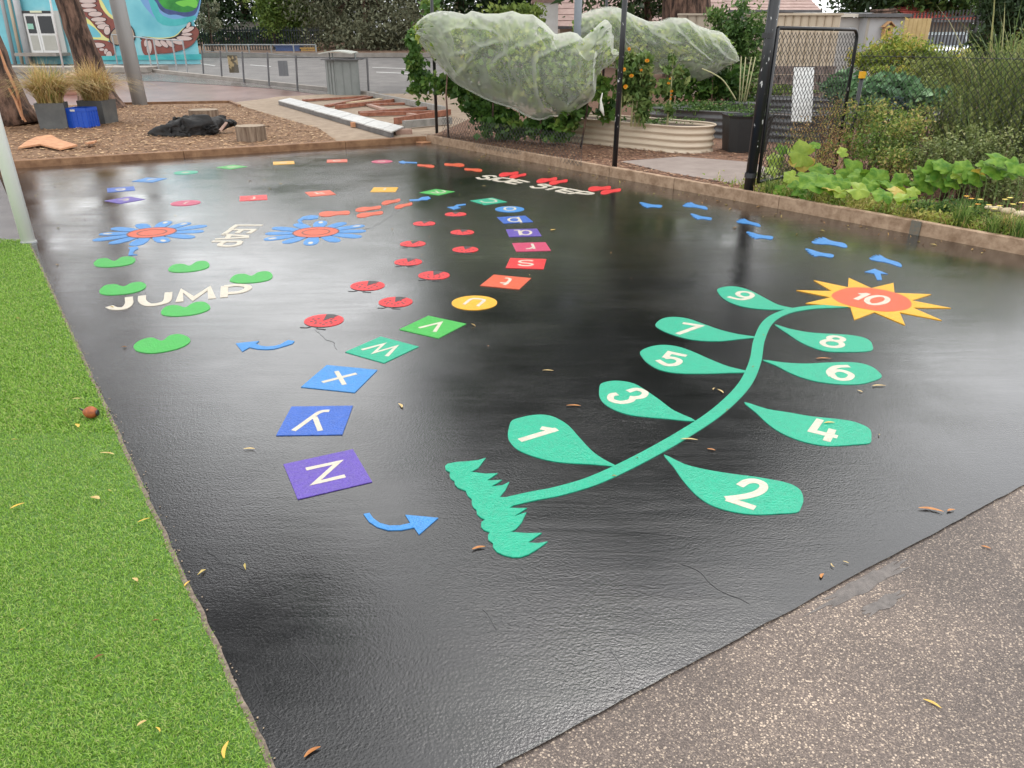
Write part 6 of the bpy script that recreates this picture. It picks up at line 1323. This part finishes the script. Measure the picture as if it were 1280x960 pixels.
# black picket fence
pf = thing('picket_fence', (W(1190, 40, 26).x, 26, .2), 0, 'black steel picket fence before the parked car', 'fence')
a, b = W(1132, 22, 26), W(1262, 14, 26); zt_, zb_ = a.z, .15
tops = np.linspace(W(1132, 17, 26).z, W(1262, 8, 26).z, 30)
for i in range(30):
    x = a.x + (b.x - a.x) * i / 29; MB().box((x, 26, (tops[i] + zb_) / 2), (.035, .035, tops[i] - zb_)).build('picket', M_black, pf)
for dz in (-.2, -1.5): MB().beam((a.x, 25.97, tops[0] + dz), (b.x, 25.97, tops[-1] + dz), .03, .05).build('rail', M_black, pf)
MB().box((W(1223, 20, 25.9).x, 25.9, 1.5), (.09, .09, 3.2)).build('fence_upright', M_black, pf)
# car (small pale blue hatchback seen front-on beyond the pickets)
def car(cx, cy, rz, lab, mp):
    z0 = terr(cx, cy); root = thing('parked_car', (cx, cy, z0), rz, lab, 'car'); M = Matrix.Translation((cx, cy, z0)) @ Matrix.Rotation(rz, 4, 'Z')
    prof = [(-2.0, .35), (-2.05, .7), (-1.95, .88), (-1.1, 1.02), (-.55, 1.42), (.2, 1.5), (1.2, 1.45), (1.75, 1.02), (1.98, .92), (2.02, .5), (1.95, .32)]
    V = []; ws = []
    for x, z in prof:
        w0 = .86 if z < 1.1 else .68
        for y in (-w0, w0): V.append(M @ Vector((x, y, z)))
    n = len(prof); F = [(2 * i, 2 * i + 1, (2 * i + 3) % (2 * n), (2 * i + 2) % (2 * n)) for i in range(n)] + [tuple(2 * i for i in reversed(range(n))), tuple(2 * i + 1 for i in range(n))]
    bd = mesh('body', V, F, mp, root); bv = bd.modifiers.new('b', 'BEVEL'); bv.width = .06; bv.segments = 3
    gl = mat('car_glass', (.03, .04, .05), rough=.08)
    def quad(nm, pts, m): mesh(nm, [M @ Vector(p) for p in pts], [(0, 1, 2, 3)], m, root)
    quad('windscreen', [(-1.07, -.76, 1.07), (-1.07, .76, 1.07), (-.6, .62, 1.41), (-.6, -.62, 1.41)], gl); quad('rear_window', [(1.3, -.62, 1.42), (1.3, .62, 1.42), (1.72, .74, 1.08), (1.72, -.74, 1.08)], gl)
    for s_ in (-1, 1):
        quad('side_window', [(-.9, s_ * .84, 1.1), (.2, s_ * .84, 1.1), (.2, s_ * .715, 1.42), (-.5, s_ * .715, 1.42)], gl); quad('side_window', [(.28, s_ * .84, 1.1), (1.4, s_ * .84, 1.1), (1.15, s_ * .715, 1.4), (.28, s_ * .715, 1.42)], gl)
        mb = MB().box((0, 0, 0), (.06, .3, .14)); o = mb.build('headlight', M_white, root, world=False); o.location = (-2.03, s_ * .6, .72)
        for x in (-1.3, 1.3):
            mb = MB(); mb.tube([M @ Vector((x, s_ * .72, .32)), M @ Vector((x, s_ * .9, .32))], .32, 20); wv = mb.build('wheel', M_black, root, True)
            MB().tube([M @ Vector((x, s_ * .9, .32)), M @ Vector((x, s_ * .91, .32))], .2, 12).build('rim', M_grey, wv)
c = W(1193, 60, 31); car(c.x, 31.8, R(62), 'pale blue-white parked car beyond the picket fence', mat('pale_blue_car_paint', (.55, .62, .66), rough=.25, spec=.6, coat=.5))
# red roofed building and houses
def house(lab, x0, x1, yt, ye, Y, dep, wm, rm, name='house', zb=None, ridge=True):
    zb = terr(0, Y) if zb is None else zb; a, b = W(x0, ye, Y), W(x1, ye, Y); zr = W(x0, yt, Y + dep / 2).z; root = thing(name, ((a.x + b.x) / 2, Y, zb), 0, lab, 'house')
    MB().prism([(a.x, Y), (b.x, Y), (b.x, Y + dep), (a.x, Y + dep)], zb, a.z).build('wall', wm, root)
    o_ = .5; ym = Y + dep / 2; x0_, x1_ = a.x - o_, b.x + o_; ins = min((x1_ - x0_) * .3, dep * .4) if not ridge else 0
    nrow = 9
    for s_, ye_ in ((1, Y - o_), (-1, Y + dep + o_)):
        for r0_ in range(nrow):      # overlapping tile courses
            t0, t1 = r0_ / nrow, (r0_ + 1) / nrow + .01; ya, yb2 = ye_ + (ym - ye_) * t0, ye_ + (ym - ye_) * t1; za, zb2 = a.z + (zr - a.z) * t0, a.z + (zr - a.z) * t1; xi0, xi1 = ins * t0, ins * t1
            mb = MB(); mb.add([(x0_ + xi0, ya, za + .03), (x1_ - xi0, ya, za + .03), (x1_ - xi1, yb2, zb2), (x0_ + xi1, yb2, zb2), (x0_ + xi0, ya, za - .03), (x1_ - xi0, ya, za - .03)], [(0, 1, 2, 3), (4, 5, 1, 0)]); mb.build('tile_course', rm, root)
    if ridge:
        for xx in (a.x, b.x): mesh('gable', [(xx, Y, a.z), (xx, Y + dep, a.z), (xx, ym, zr - .05)], [(0, 1, 2)], wm, root)
    MB().box(((a.x + b.x) / 2, Y - o_ - .04, a.z - .02), (b.x - a.x + 2 * o_, .1, .12)).build('gutter', M_darkbed, root)
    return root
M_ptile = mat('pinkish_roof_tile', (.34, .22, .19), (.45, .31, .27), .8, 3, .3, 20); M_brickw = mat('cream_brick_wall', (.42, .33, .26), (.5, .4, .32), .8, 5, .2, 30)
house('house with pinkish tiled roof behind the rear netting', 700, 900, -30, 34, 40, 9, M_brickw, M_ptile)
house('house with pale tiled roof behind the tan fence', 905, 1010, -20, 14, 42, 8, M_brickw, M_ptile)
house('building with bright red roof beyond the picket fence', 1150, 1215, 2, 26, 46, 8, mat('tan_render', (.3, .26, .21), rough=.8), mat('red_roof', (.5, .09, .07), (.6, .13, .1), .5, 2), 'red_roofed_building')
ch = thing('white_outbuilding', (W(683, 20, 33).x, 33, terr(0, 33)), 0, 'small white rendered outbuilding above the front netting', 'building'); a, b = W(668, 3, 33), W(698, 3, 33)
MB().prism([(a.x, 33), (b.x, 33), (b.x, 34.4), (a.x, 34.4)], terr(0, 33), a.z).build('wall', M_white, ch); MB().box(((a.x + b.x) / 2, 33.7, a.z + .04), (b.x - a.x + .2, 1.6, .1)).build('roof', M_ptile, ch)

# ------------------------------------------------------------------ mural building at the left
YB = 37.0; mbd = thing('mural_building', (W(150, 74, YB).x, YB, .64), 0, 'school building with painted eagle mural on bright blue wall', 'building')
def mural_wall():
    m = bpy.data.materials.new('painted_blue_wall'); m.use_nodes = True; t = m.node_tree; b = t.nodes['Principled BSDF']; N = t.nodes.new; Lk = t.links.new; tcn = N('ShaderNodeTexCoord'); sp_ = N('ShaderNodeSeparateXYZ'); Lk(tcn.outputs['Object'], sp_.inputs[0])
    n = N('ShaderNodeTexNoise'); n.inputs['Scale'].default_value = .7; n.inputs['Detail'].default_value = 6; Lk(tcn.outputs['Object'], n.inputs['Vector'])
    r = N('ShaderNodeValToRGB'); e = r.color_ramp.elements; e[0].position = .3; e[0].color = (*g((95, 170, 185)), 1); e[1].position = .72; e[1].color = (*g((165, 205, 208)), 1); q = e.new(.52); q.color = (*g((120, 190, 200)), 1)
    Lk(n.outputs['Fac'], r.inputs[0]); Lk(r.outputs[0], b.inputs['Base Color']); b.inputs['Roughness'].default_value = .6; return m
xa, xb_ = W(-70, 70, YB).x, W(250, 74, YB).x; zb_ = W(250, 75, YB).z - .05
MB().prism([(xa, YB), (xb_, YB), (xb_ - 4, YB + 8), (xa, YB + 8)], zb_ - .6, 4.4).build('wall', mural_wall(), mbd)
zM = (80, 0, 7.111); MC = dict(brown=mat('mural_brown', g((150, 85, 75)), g((130, 75, 65)), .7, 2), feather=mat('mural_feather', g((222, 198, 190)), g((205, 185, 178)), .7, 2), beige=mat('mural_beige', g((185, 165, 145)), g((170, 150, 130)), .7, 2), line=mat('mural_outline', g((50, 38, 42)), rough=.7),
          halo=mat('mural_yellow', g((236, 228, 130)), g((225, 225, 160)), .7, 2), navy=mat('mural_navy', g((60, 75, 115)), g((80, 95, 150)), .7, 1.5), lilac=mat('mural_lilac', g((130, 160, 215)), g((110, 175, 215)), .7, 1.5), green=mat('mural_green', g((40, 120, 55)), g((70, 170, 70)), .7, 1), lite=mat('mural_light_green', g((120, 205, 80)), rough=.7), teal=mat('mural_teal', g((60, 170, 175)), g((90, 195, 195)), .7, 1))
lay = [0]
def patch(nm, pts, m, sm_=True, lift=None):
    lay[0] += 1; y = YB - .004 - .0012 * lay[0]; pp = [W(*q, YB) for q in zt(pts, *zM)]; p2 = [Vector((p.x, p.z)) for p in pp]
    if sm_: p2 = smooth_closed(p2, 3)
    bm = bmesh.new(); vs = [bm.verts.new((p.x, y, p.y)) for p in p2]; f = bm.faces.new(vs); f.normal_update()
    if f.normal.y > 0: f.normal_flip()
    tri_fill(bm, f); me = bpy.data.meshes.new(nm); bm.to_mesh(me); bm.free(); return link(nm, me, MC[m], mbd)
def oval(cx, cy, rx, ry, m='feather', a=0, nm='feather'):
    for k, (s_, mm) in enumerate(((1.14, 'line'), (1, m))):
        patch(nm if k else 'feather_outline', [(cx + rx * s_ * math.cos(t) * math.cos(a) - ry * s_ * math.sin(t) * math.sin(a), cy + rx * s_ * math.cos(t) * math.sin(a) + ry * s_ * math.sin(t) * math.cos(a)) for t in [2 * math.pi * i / 12 for i in range(12)]], mm, False)
patch('lilac_sea', [(690, -60), (1180, -60), (1180, 160), (1120, 190), (1000, 220), (860, 190), (760, 110)], 'lilac'); patch('shallow_rim', [(740, -60), (820, -60), (850, 110), (980, 170), (1150, 140), (1165, 175), (1000, 230), (830, 190)], 'teal')
patch('island_outline', [(800, -60), (1180, -60), (1178, 110), (1100, 150), (1000, 130), (930, 130), (860, 90), (825, 30)], 'navy'); patch('island', [(840, -60), (1176, -60), (1176, 70), (1080, 110), (960, 90), (880, 60)], 'green'); patch('island_highlight', [(990, 25), (1050, 5), (1176, 0), (1176, 70), (1100, 50), (1060, 60)], 'lite')
patch('wing_halo', [(300, -40), (345, 20), (400, 110), (480, 170), (545, 190), (520, 225), (430, 170), (340, 80), (290, -40)], 'halo'); patch('left_halo', [(135, 120), (200, 160), (280, 220), (340, 290), (400, 330), (390, 365), (300, 350), (210, 345), (200, 325), (330, 330), (270, 245), (170, 185)], 'halo'); patch('right_halo', [(720, 325), (850, 335), (980, 320), (1060, 250), (1060, 275), (990, 345), (850, 360), (720, 345)], 'halo')
patch('left_wing', [(120, -40), (285, -40), (330, 60), (400, 150), (510, 212), (440, 255), (420, 340), (370, 330), (290, 250), (230, 180), (170, 130), (120, 100)], 'brown')
for v_ in ((210, -20, 80, 18), (210, 10, 78, 18), (215, 48, 72, 20), (232, 92, 62, 17), (280, 125, 62, 23), (310, 173, 68, 20), (325, 207, 48, 14), (352, 237, 55, 24), (386, 272, 28, 38)): oval(*v_)
patch('body_outline', [(405, 320), (440, 260), (520, 215), (600, 230), (640, 330), (590, 390), (470, 405), (415, 380)], 'line'); patch('body', [(415, 325), (445, 268), (520, 222), (595, 235), (630, 330), (585, 382), (475, 396), (425, 372)], 'beige')
patch('lower_wing', [(215, 365), (330, 355), (410, 375), (460, 430), (440, 500), (380, 530), (310, 520), (290, 460), (230, 420)], 'brown')
for v_ in ((240, 378, 40, 12), (305, 402, 62, 22), (340, 440, 22, 12), (378, 458, 18, 26), (405, 490, 26, 36)): oval(*v_)
patch('right_wing_outline', [(700, 325), (850, 345), (990, 325), (1060, 260), (1130, 195), (1140, 230), (1180, 240), (1060, 320), (900, 375), (700, 360)], 'line')
patch('right_wing', [(700, 345), (850, 362), (1000, 345), (1100, 270), (1165, 235), (1205, 290), (1160, 380), (1080, 435), (950, 470), (800, 480), (740, 500), (700, 450)], 'brown')
for v_ in ((762, 420, 24, 62), (730, 385, 14, 30), (838, 385, 42, 24, 'feather', .6), (895, 390, 45, 20, 'feather', .7), (950, 388, 45, 20, 'feather', .7), (1010, 370, 58, 22, 'feather', .3), (1075, 340, 70, 20, 'feather', .05), (1098, 305, 48, 13), (1108, 265, 58, 20, 'feather', -.4), (1112, 225, 14, 30, 'feather', .5)): oval(*v_)
patch('waterline', [(250, 500), (1230, 480), (1230, 530), (250, 535)], 'teal', False)
# doors
dd_ = thing('double_door', (W(55, 68, YB).x, YB - .1, W(55, 68, YB).z), 0, 'white double doors with dark glass tops beside the tree trunk', 'door'); zR = (0, 0, 9.6)
def dbox(nm, x0, y0, x1, y1, y_, t, m, par): p, q = [W(*k, YB) for k in zt([(x0, y0), (x1, y1)], *zR)]; p.x, q.x = [W(*k, YB).x for k in zt([(x0, 200), (x1, 200)], *zR)]; return MB().box(((p.x + q.x) / 2, YB - y_ - t / 2, (p.z + q.z) / 2), (abs(q.x - p.x), t, abs(p.z - q.z))).build(nm, m, par)
M_dk = mat('dark_glass', (.01, .012, .014), rough=.1); M_dp = mat('door_panel', (.42, .41, .36), (.48, .47, .42), .6, 2)
dbox('surround', 272, 130, 735, 660, .11, .05, mat('door_surround', (.5, .5, .47), rough=.6), dd_); dbox('lintel', 270, 132, 640, 160, .17, .05, M_black, dd_); dbox('lintel_sign', 410, 130, 550, 155, .23, .02, mat('pale_sign', (.7, .72, .5), rough=.5), dd_)
for x0, x1, gx in ((318, 458, 0), (462, 668, 1)):
    l_ = dbox('door_leaf', x0, 165, x1, 640, .17, .05, M_white, dd_); dbox('glass', x0 + 22, 195, x1 - 22, 400, .225, .01, M_dk, l_); dbox('lower_panel', x0 + 26, 425, x1 - 26, 600, .225, .012, M_dp, l_)
dbox('notice', 342, 285, 412, 350, .24, .006, mat('green_notice', g((150, 200, 180)), rough=.6), dd_)
o = dbox('door_step', 290, 630, 780, 668, .2, 1.2, M_conc, None); tag(o, 'concrete step below the white double doors', 'step')
# verandah columns, stay pole
for px0, px1, rr, m_, lab in ((29, 40, .14, mat('column_white', (.5, .51, .52), (.58, .59, .6), .5, 2), 'thick pale grey verandah column left of the doors'), (20, 28, .07, M_cream, 'thin cream downpipe left of the verandah column'), (11, 19, .08, M_grey, 'grey pipe column beside the left tree trunk')):
    b_ = G(px0 + 8, 80); t_ = W(px0 - 9, 0, b_.y); o = MB().tube([b_, t_, t_ + (t_ - b_) * 2], rr, 16).build('verandah_column', m_, None, True); tag(o, lab, 'column')
p, q = W(62.5, 0, 27), W(80, 92, 27); q.z = terr(0, 27)
q = Vector((W(80, 92, 27).x, 27, q.z)); o = MB().tube([q, p + (p - q) * .4], .03, 8).build('stay_pole', M_white, None, True); tag(o, 'thin white stay pole in front of the double doors', 'pole')
ramp = MB().box((W(55, 75, 33).x, 33, terr(0, 33) + .1), (9, 2.0, .2)).build('door_landing', M_conc); ramp['kind'] = 'structure'

# low mesh fence along the road with posts, rail fence by the wall
lf_ = thing('low_mesh_fence', tuple(G(254.6, 96)), 0, 'low see-through mesh fence with dark posts along the pavement', 'fence')
FP = [((254.6, 96), 64), ((277.5, 100), 65), ((305, 104), 66), ((336.5, 108), 67), ((372, 114), 71), ((461, 119), 73)]
tops_ = []
for (b_, yt) in FP:
    p = G(*b_); t_ = W(b_[0] - 2.2, yt, p.y); tops_.append((p, t_)); MB().tube([p - Vector((0, 0, .05)), t_ + Vector((0, 0, .04))], .032, 8).build('post', M_darkbed, lf_)
m_mesh = bpy.data.materials.new('fine_mesh'); m_mesh.use_nodes = True; t = m_mesh.node_tree; tp = t.nodes.new('ShaderNodeBsdfTransparent'); mxs = t.nodes.new('ShaderNodeMixShader'); mxs.inputs[0].default_value = .16; pb = t.nodes['Principled BSDF']; pb.inputs['Base Color'].default_value = (.25, .26, .26, 1); t.links.new(tp.outputs[0], mxs.inputs[1]); t.links.new(pb.outputs[0], mxs.inputs[2]); t.links.new(mxs.outputs[0], t.nodes['Material Output'].inputs['Surface'])
for (p, t_), (p2, t2) in list(zip(tops_, tops_[1:])):
    mesh('mesh_panel', [p, p2, t2, t_], [(0, 1, 2, 3)], m_mesh, lf_); MB().tube([t_, t2], .012, 6).build('top_wire', M_darkbed, lf_)
def banner(nm, x0, y0, x1, y1, m, lab):
    p = G((x0 + x1) / 2, (y0 + y1) / 2 + 20); Y = float(np.interp((x0 + x1) / 2, [f[0][0] for f in FP], [k[0].y for k in tops_])) - .08
    a, b = W(x0, y0, Y), W(x1, y1, Y); o = MB().box(((a.x + b.x) / 2, Y, (a.z + b.z) / 2), (b.x - a.x, .02, a.z - b.z)).build(nm, m); return tag(o, lab, 'sign')
banner('fence_banner', 284, 69, 299, 91, mat('patterned_banner', g((170, 150, 110)), g((90, 80, 60)), .7, 5, detail=2, p=(.48, .52)), 'brown patterned poster hung on the low fence'); banner('fence_sign', 347, 76, 361, 95, mat('grey_sign', (.17, .18, .19), rough=.5), 'plain grey sign panel on the low fence')
rf = thing('rail_fence', tuple(G(240, 85)), 0, 'thin rail fence in front of the eagle mural', 'fence')
pts_ = [G(147, 80), G(160, 82), G(172, 84), G(190, 88), G(199, 90), G(222, 92), G(235, 93)]
for p in pts_: MB().tube([p, p + Vector((0, 0, 1.2))], .03, 6).build('post', M_grey, rf)
for a, b in zip(pts_, pts_[1:]): MB().tube([a + Vector((0, 0, 1.2)), b + Vector((0, 0, 1.2))], .022, 6).build('rail', M_grey, rf)
# far fence, shade roof, boxes
ff = thing('far_steel_fence', (W(320, 60, 46).x, 46, terr(0, 46)), 0, 'dark steel bar fence under the trees across the road', 'fence')
xa, xb_ = W(252, 60, 46).x, W(400, 60, 46).x; zt_, zb_ = W(300, 34, 46).z, terr(0, 46); nn = 44
for i in range(nn + 1): MB().box((xa + (xb_ - xa) * i / nn, 46, (zt_ + zb_) / 2), (.05, .05, zt_ - zb_)).build('bar', M_black, ff)
MB().box(((xa + xb_) / 2, 45.96, zt_ - .15), (xb_ - xa, .03, .07)).build('rail', M_black, ff)
f3 = thing('grey_wire_fence', (W(320, 60, 44).x, 44, terr(0, 44)), 0, 'low grey wire fence along the far side of the road', 'fence'); xa, xb_ = W(255, 60, 44).x, W(395, 60, 44).x; zt_ = W(300, 56, 44).z; zb_ = terr(0, 44)
for i in range(6): MB().tube([(xa + (xb_ - xa) * i / 5, 44, zb_), (xa + (xb_ - xa) * i / 5, 44, zt_)], .04, 6).build('post', M_grey, f3)
mesh('mesh_panel', [(xa, 44, zb_), (xb_, 44, zb_), (xb_, 44, zt_), (xa, 44, zt_)], [(0, 1, 2, 3)], m_mesh, f3); MB().tube([(xa, 44, zt_), (xb_, 44, zt_)], .03, 6).build('top_rail', M_grey, f3)
for x0, y0, x1, y1, c_, lab in ((344, 58, 375, 69, (.05, .1, .3), 'blue box under the trees across the road'), (376, 61, 396, 70, (.7, .4, .08), 'orange box beside the blue one across the road')):
    a, b = W(x0, y0, 45), W(x1, y1, 45); root = thing('storage_box', ((a.x + b.x) / 2, 45, b.z), 0, lab, 'box', 'coloured boxes across the road'); m_ = mat('box_paint', c_, rough=.6)
    MB().box(((a.x + b.x) / 2, 45.4, (a.z + terr(0, 45)) / 2), (b.x - a.x, .8, a.z - terr(0, 45))).build('body', m_, root); MB().box(((a.x + b.x) / 2, 45.4, a.z + .03), (b.x - a.x + .08, .88, .06)).build('lid', m_, root)
sr = thing('shade_roof', (W(300, 35, 52).x, 52, terr(0, 52)), 0, 'dark pitched shelter roof beneath the trees at the back', 'shelter'); a, b = W(272, 40, 52), W(345, 40, 52); zr = W(300, 26, 52).z
mesh('roof', [(a.x, 51, a.z), (b.x, 51, a.z), (b.x - 1.2, 53.5, zr), (a.x + 1.2, 53.5, zr), (a.x, 56, a.z), (b.x, 56, a.z)], [(0, 1, 2, 3), (3, 2, 5, 4)], mat('dim_roof', (.16, .14, .12), (.22, .2, .17), .8, 2), sr)
for x_ in (a.x + .3, (a.x + b.x) / 2, b.x - .3): MB().box((x_, 51.5, (a.z + terr(0, 52)) / 2), (.15, .15, a.z - terr(0, 52))).build('support', M_black, sr)

# ------------------------------------------------------------------ background trees
def wt(px, py, Y): q = W(px, py, Y); return (q.x, q.y, q.z)
def bgtree(lab, px, Y, cpx, cpy, rx, ry, h, r0, n, K, ls, m, name='broadleaf_tree', cr=.2, shell=.4, dz=None, dd=None, aspect=.45, droop=.2):
    q = W(px, 60, Y); c = W(cpx, cpy, Y); s = Y / FPX
    return tree(name, (q.x, Y), h, r0, ((c.x - q.x) * .6, 0), tuple(c), (rx * s, dd or rx * s * .7, ry * s), n, K, ls, m, lab, cr, None, None, droop, shell=shell, aspect=aspect)
bgtree('olive-grey leafy tree across the road with pale drooping foliage', 462, 47, 448, -2, 84, 70, 5.5, .16, 22000, 60, .24, F_olive, 'olive_tree', shell=.35, droop=.5)
bgtree('yellow-green young tree across the road', 345, 46.5, 345, -8, 38, 46, 4.6, .14, 7000, 26, .22, F_lime, 'street_tree')
bgtree('small grey-green bush left of the yellow-green tree across the road', 265, 44.5, 264, 22, 15, 16, 2.4, .07, 1800, 12, .16, F_olive, 'small_tree')
bgtree('dark dense tree behind the shelter roof', 310, 56, 310, -45, 120, 80, 7, .35, 16000, 50, .34, F_dark, 'dark_tree')
bgtree('dark tree behind the olive one', 430, 58, 425, -45, 115, 80, 7, .3, 16000, 50, .36, F_dark, 'dark_tree')
bgtree('green tree above the vine corner across the road', 575, 52, 580, -120, 80, 170, 11, .3, 22000, 65, .32, F_mid, 'green_tree')
bgtree('tall dark-green tree behind the white outbuilding', 650, 50, 640, -150, 95, 190, 13, .35, 24000, 70, .34, F_dark, 'dark_tree')
bgtree('hazy green tree left of the red-roofed building', 1100, 50, 1110, -75, 75, 95, 8, .3, 16000, 50, .34, F_dark, 'dark_conifer')
bgtree('green tree behind the red-roofed building', 1230, 48, 1250, -110, 110, 150, 10, .3, 22000, 65, .36, F_mid, 'green_tree')
bgtree('dark tree at the right edge behind the strappy plant', 1265, 20, 1285, 10, 60, 60, 3.0, .15, 9000, 34, .14, F_dark, 'dark_tree')
bgtree('leafy tree beyond the tan fence', 810, 36, 800, -45, 70, 66, 6, .22, 10000, 36, .24, F_dark, 'dark_tree')
shrub('yellow-green shrub just behind the top of the front netting', [(650, 15, 30, 10, 20, 500), (668, 22, 14, 8, 20, 160)], F_lime, .14, 'lime_shrub')
shrub('dark hedge under the trees across the road', [(430, 62, 60, 8, 55, 900), (500, 55, 40, 14, 55, 900), (300, 48, 70, 20, 50, 1600), (275, 22, 26, 24, 54, 900), (325, 30, 60, 20, 54, 1600), (385, 35, 50, 24, 54, 1400), (560, 45, 60, 25, 50, 1400), (640, 40, 60, 30, 48, 1400)], F_dark, .25, 'hedge', K=26, dd=1)
# big tree over the garden, its dark crown mirrored in the wet court
q = W(868, 10, 30)
tree('big_garden_tree', (q.x, 30), 9.5, .62, (-1.2, 0), (5.0, 30, 12.2), (9.6, 5, 7.8), 48000, 140, .44, F_dark, 'massive dark tree trunk behind the tan fence with wide crown', cr=.16, shell=.3, radii=[.95, .85, .8, .6, .4, .2])
tree('unseen_occluder_tree', (-9.8, 8.5), 8.2, .3, (2.6, 2.4), (-6.9, 12.0, 10.1), (4.3, 3.4, 1.3), 40000, 90, .15, F_dark, 'tree overhanging the court from the left', cr=.2)  # added out of view; crown placed and sized to darken the court's sky reflection
print('objects', len(bpy.data.objects))
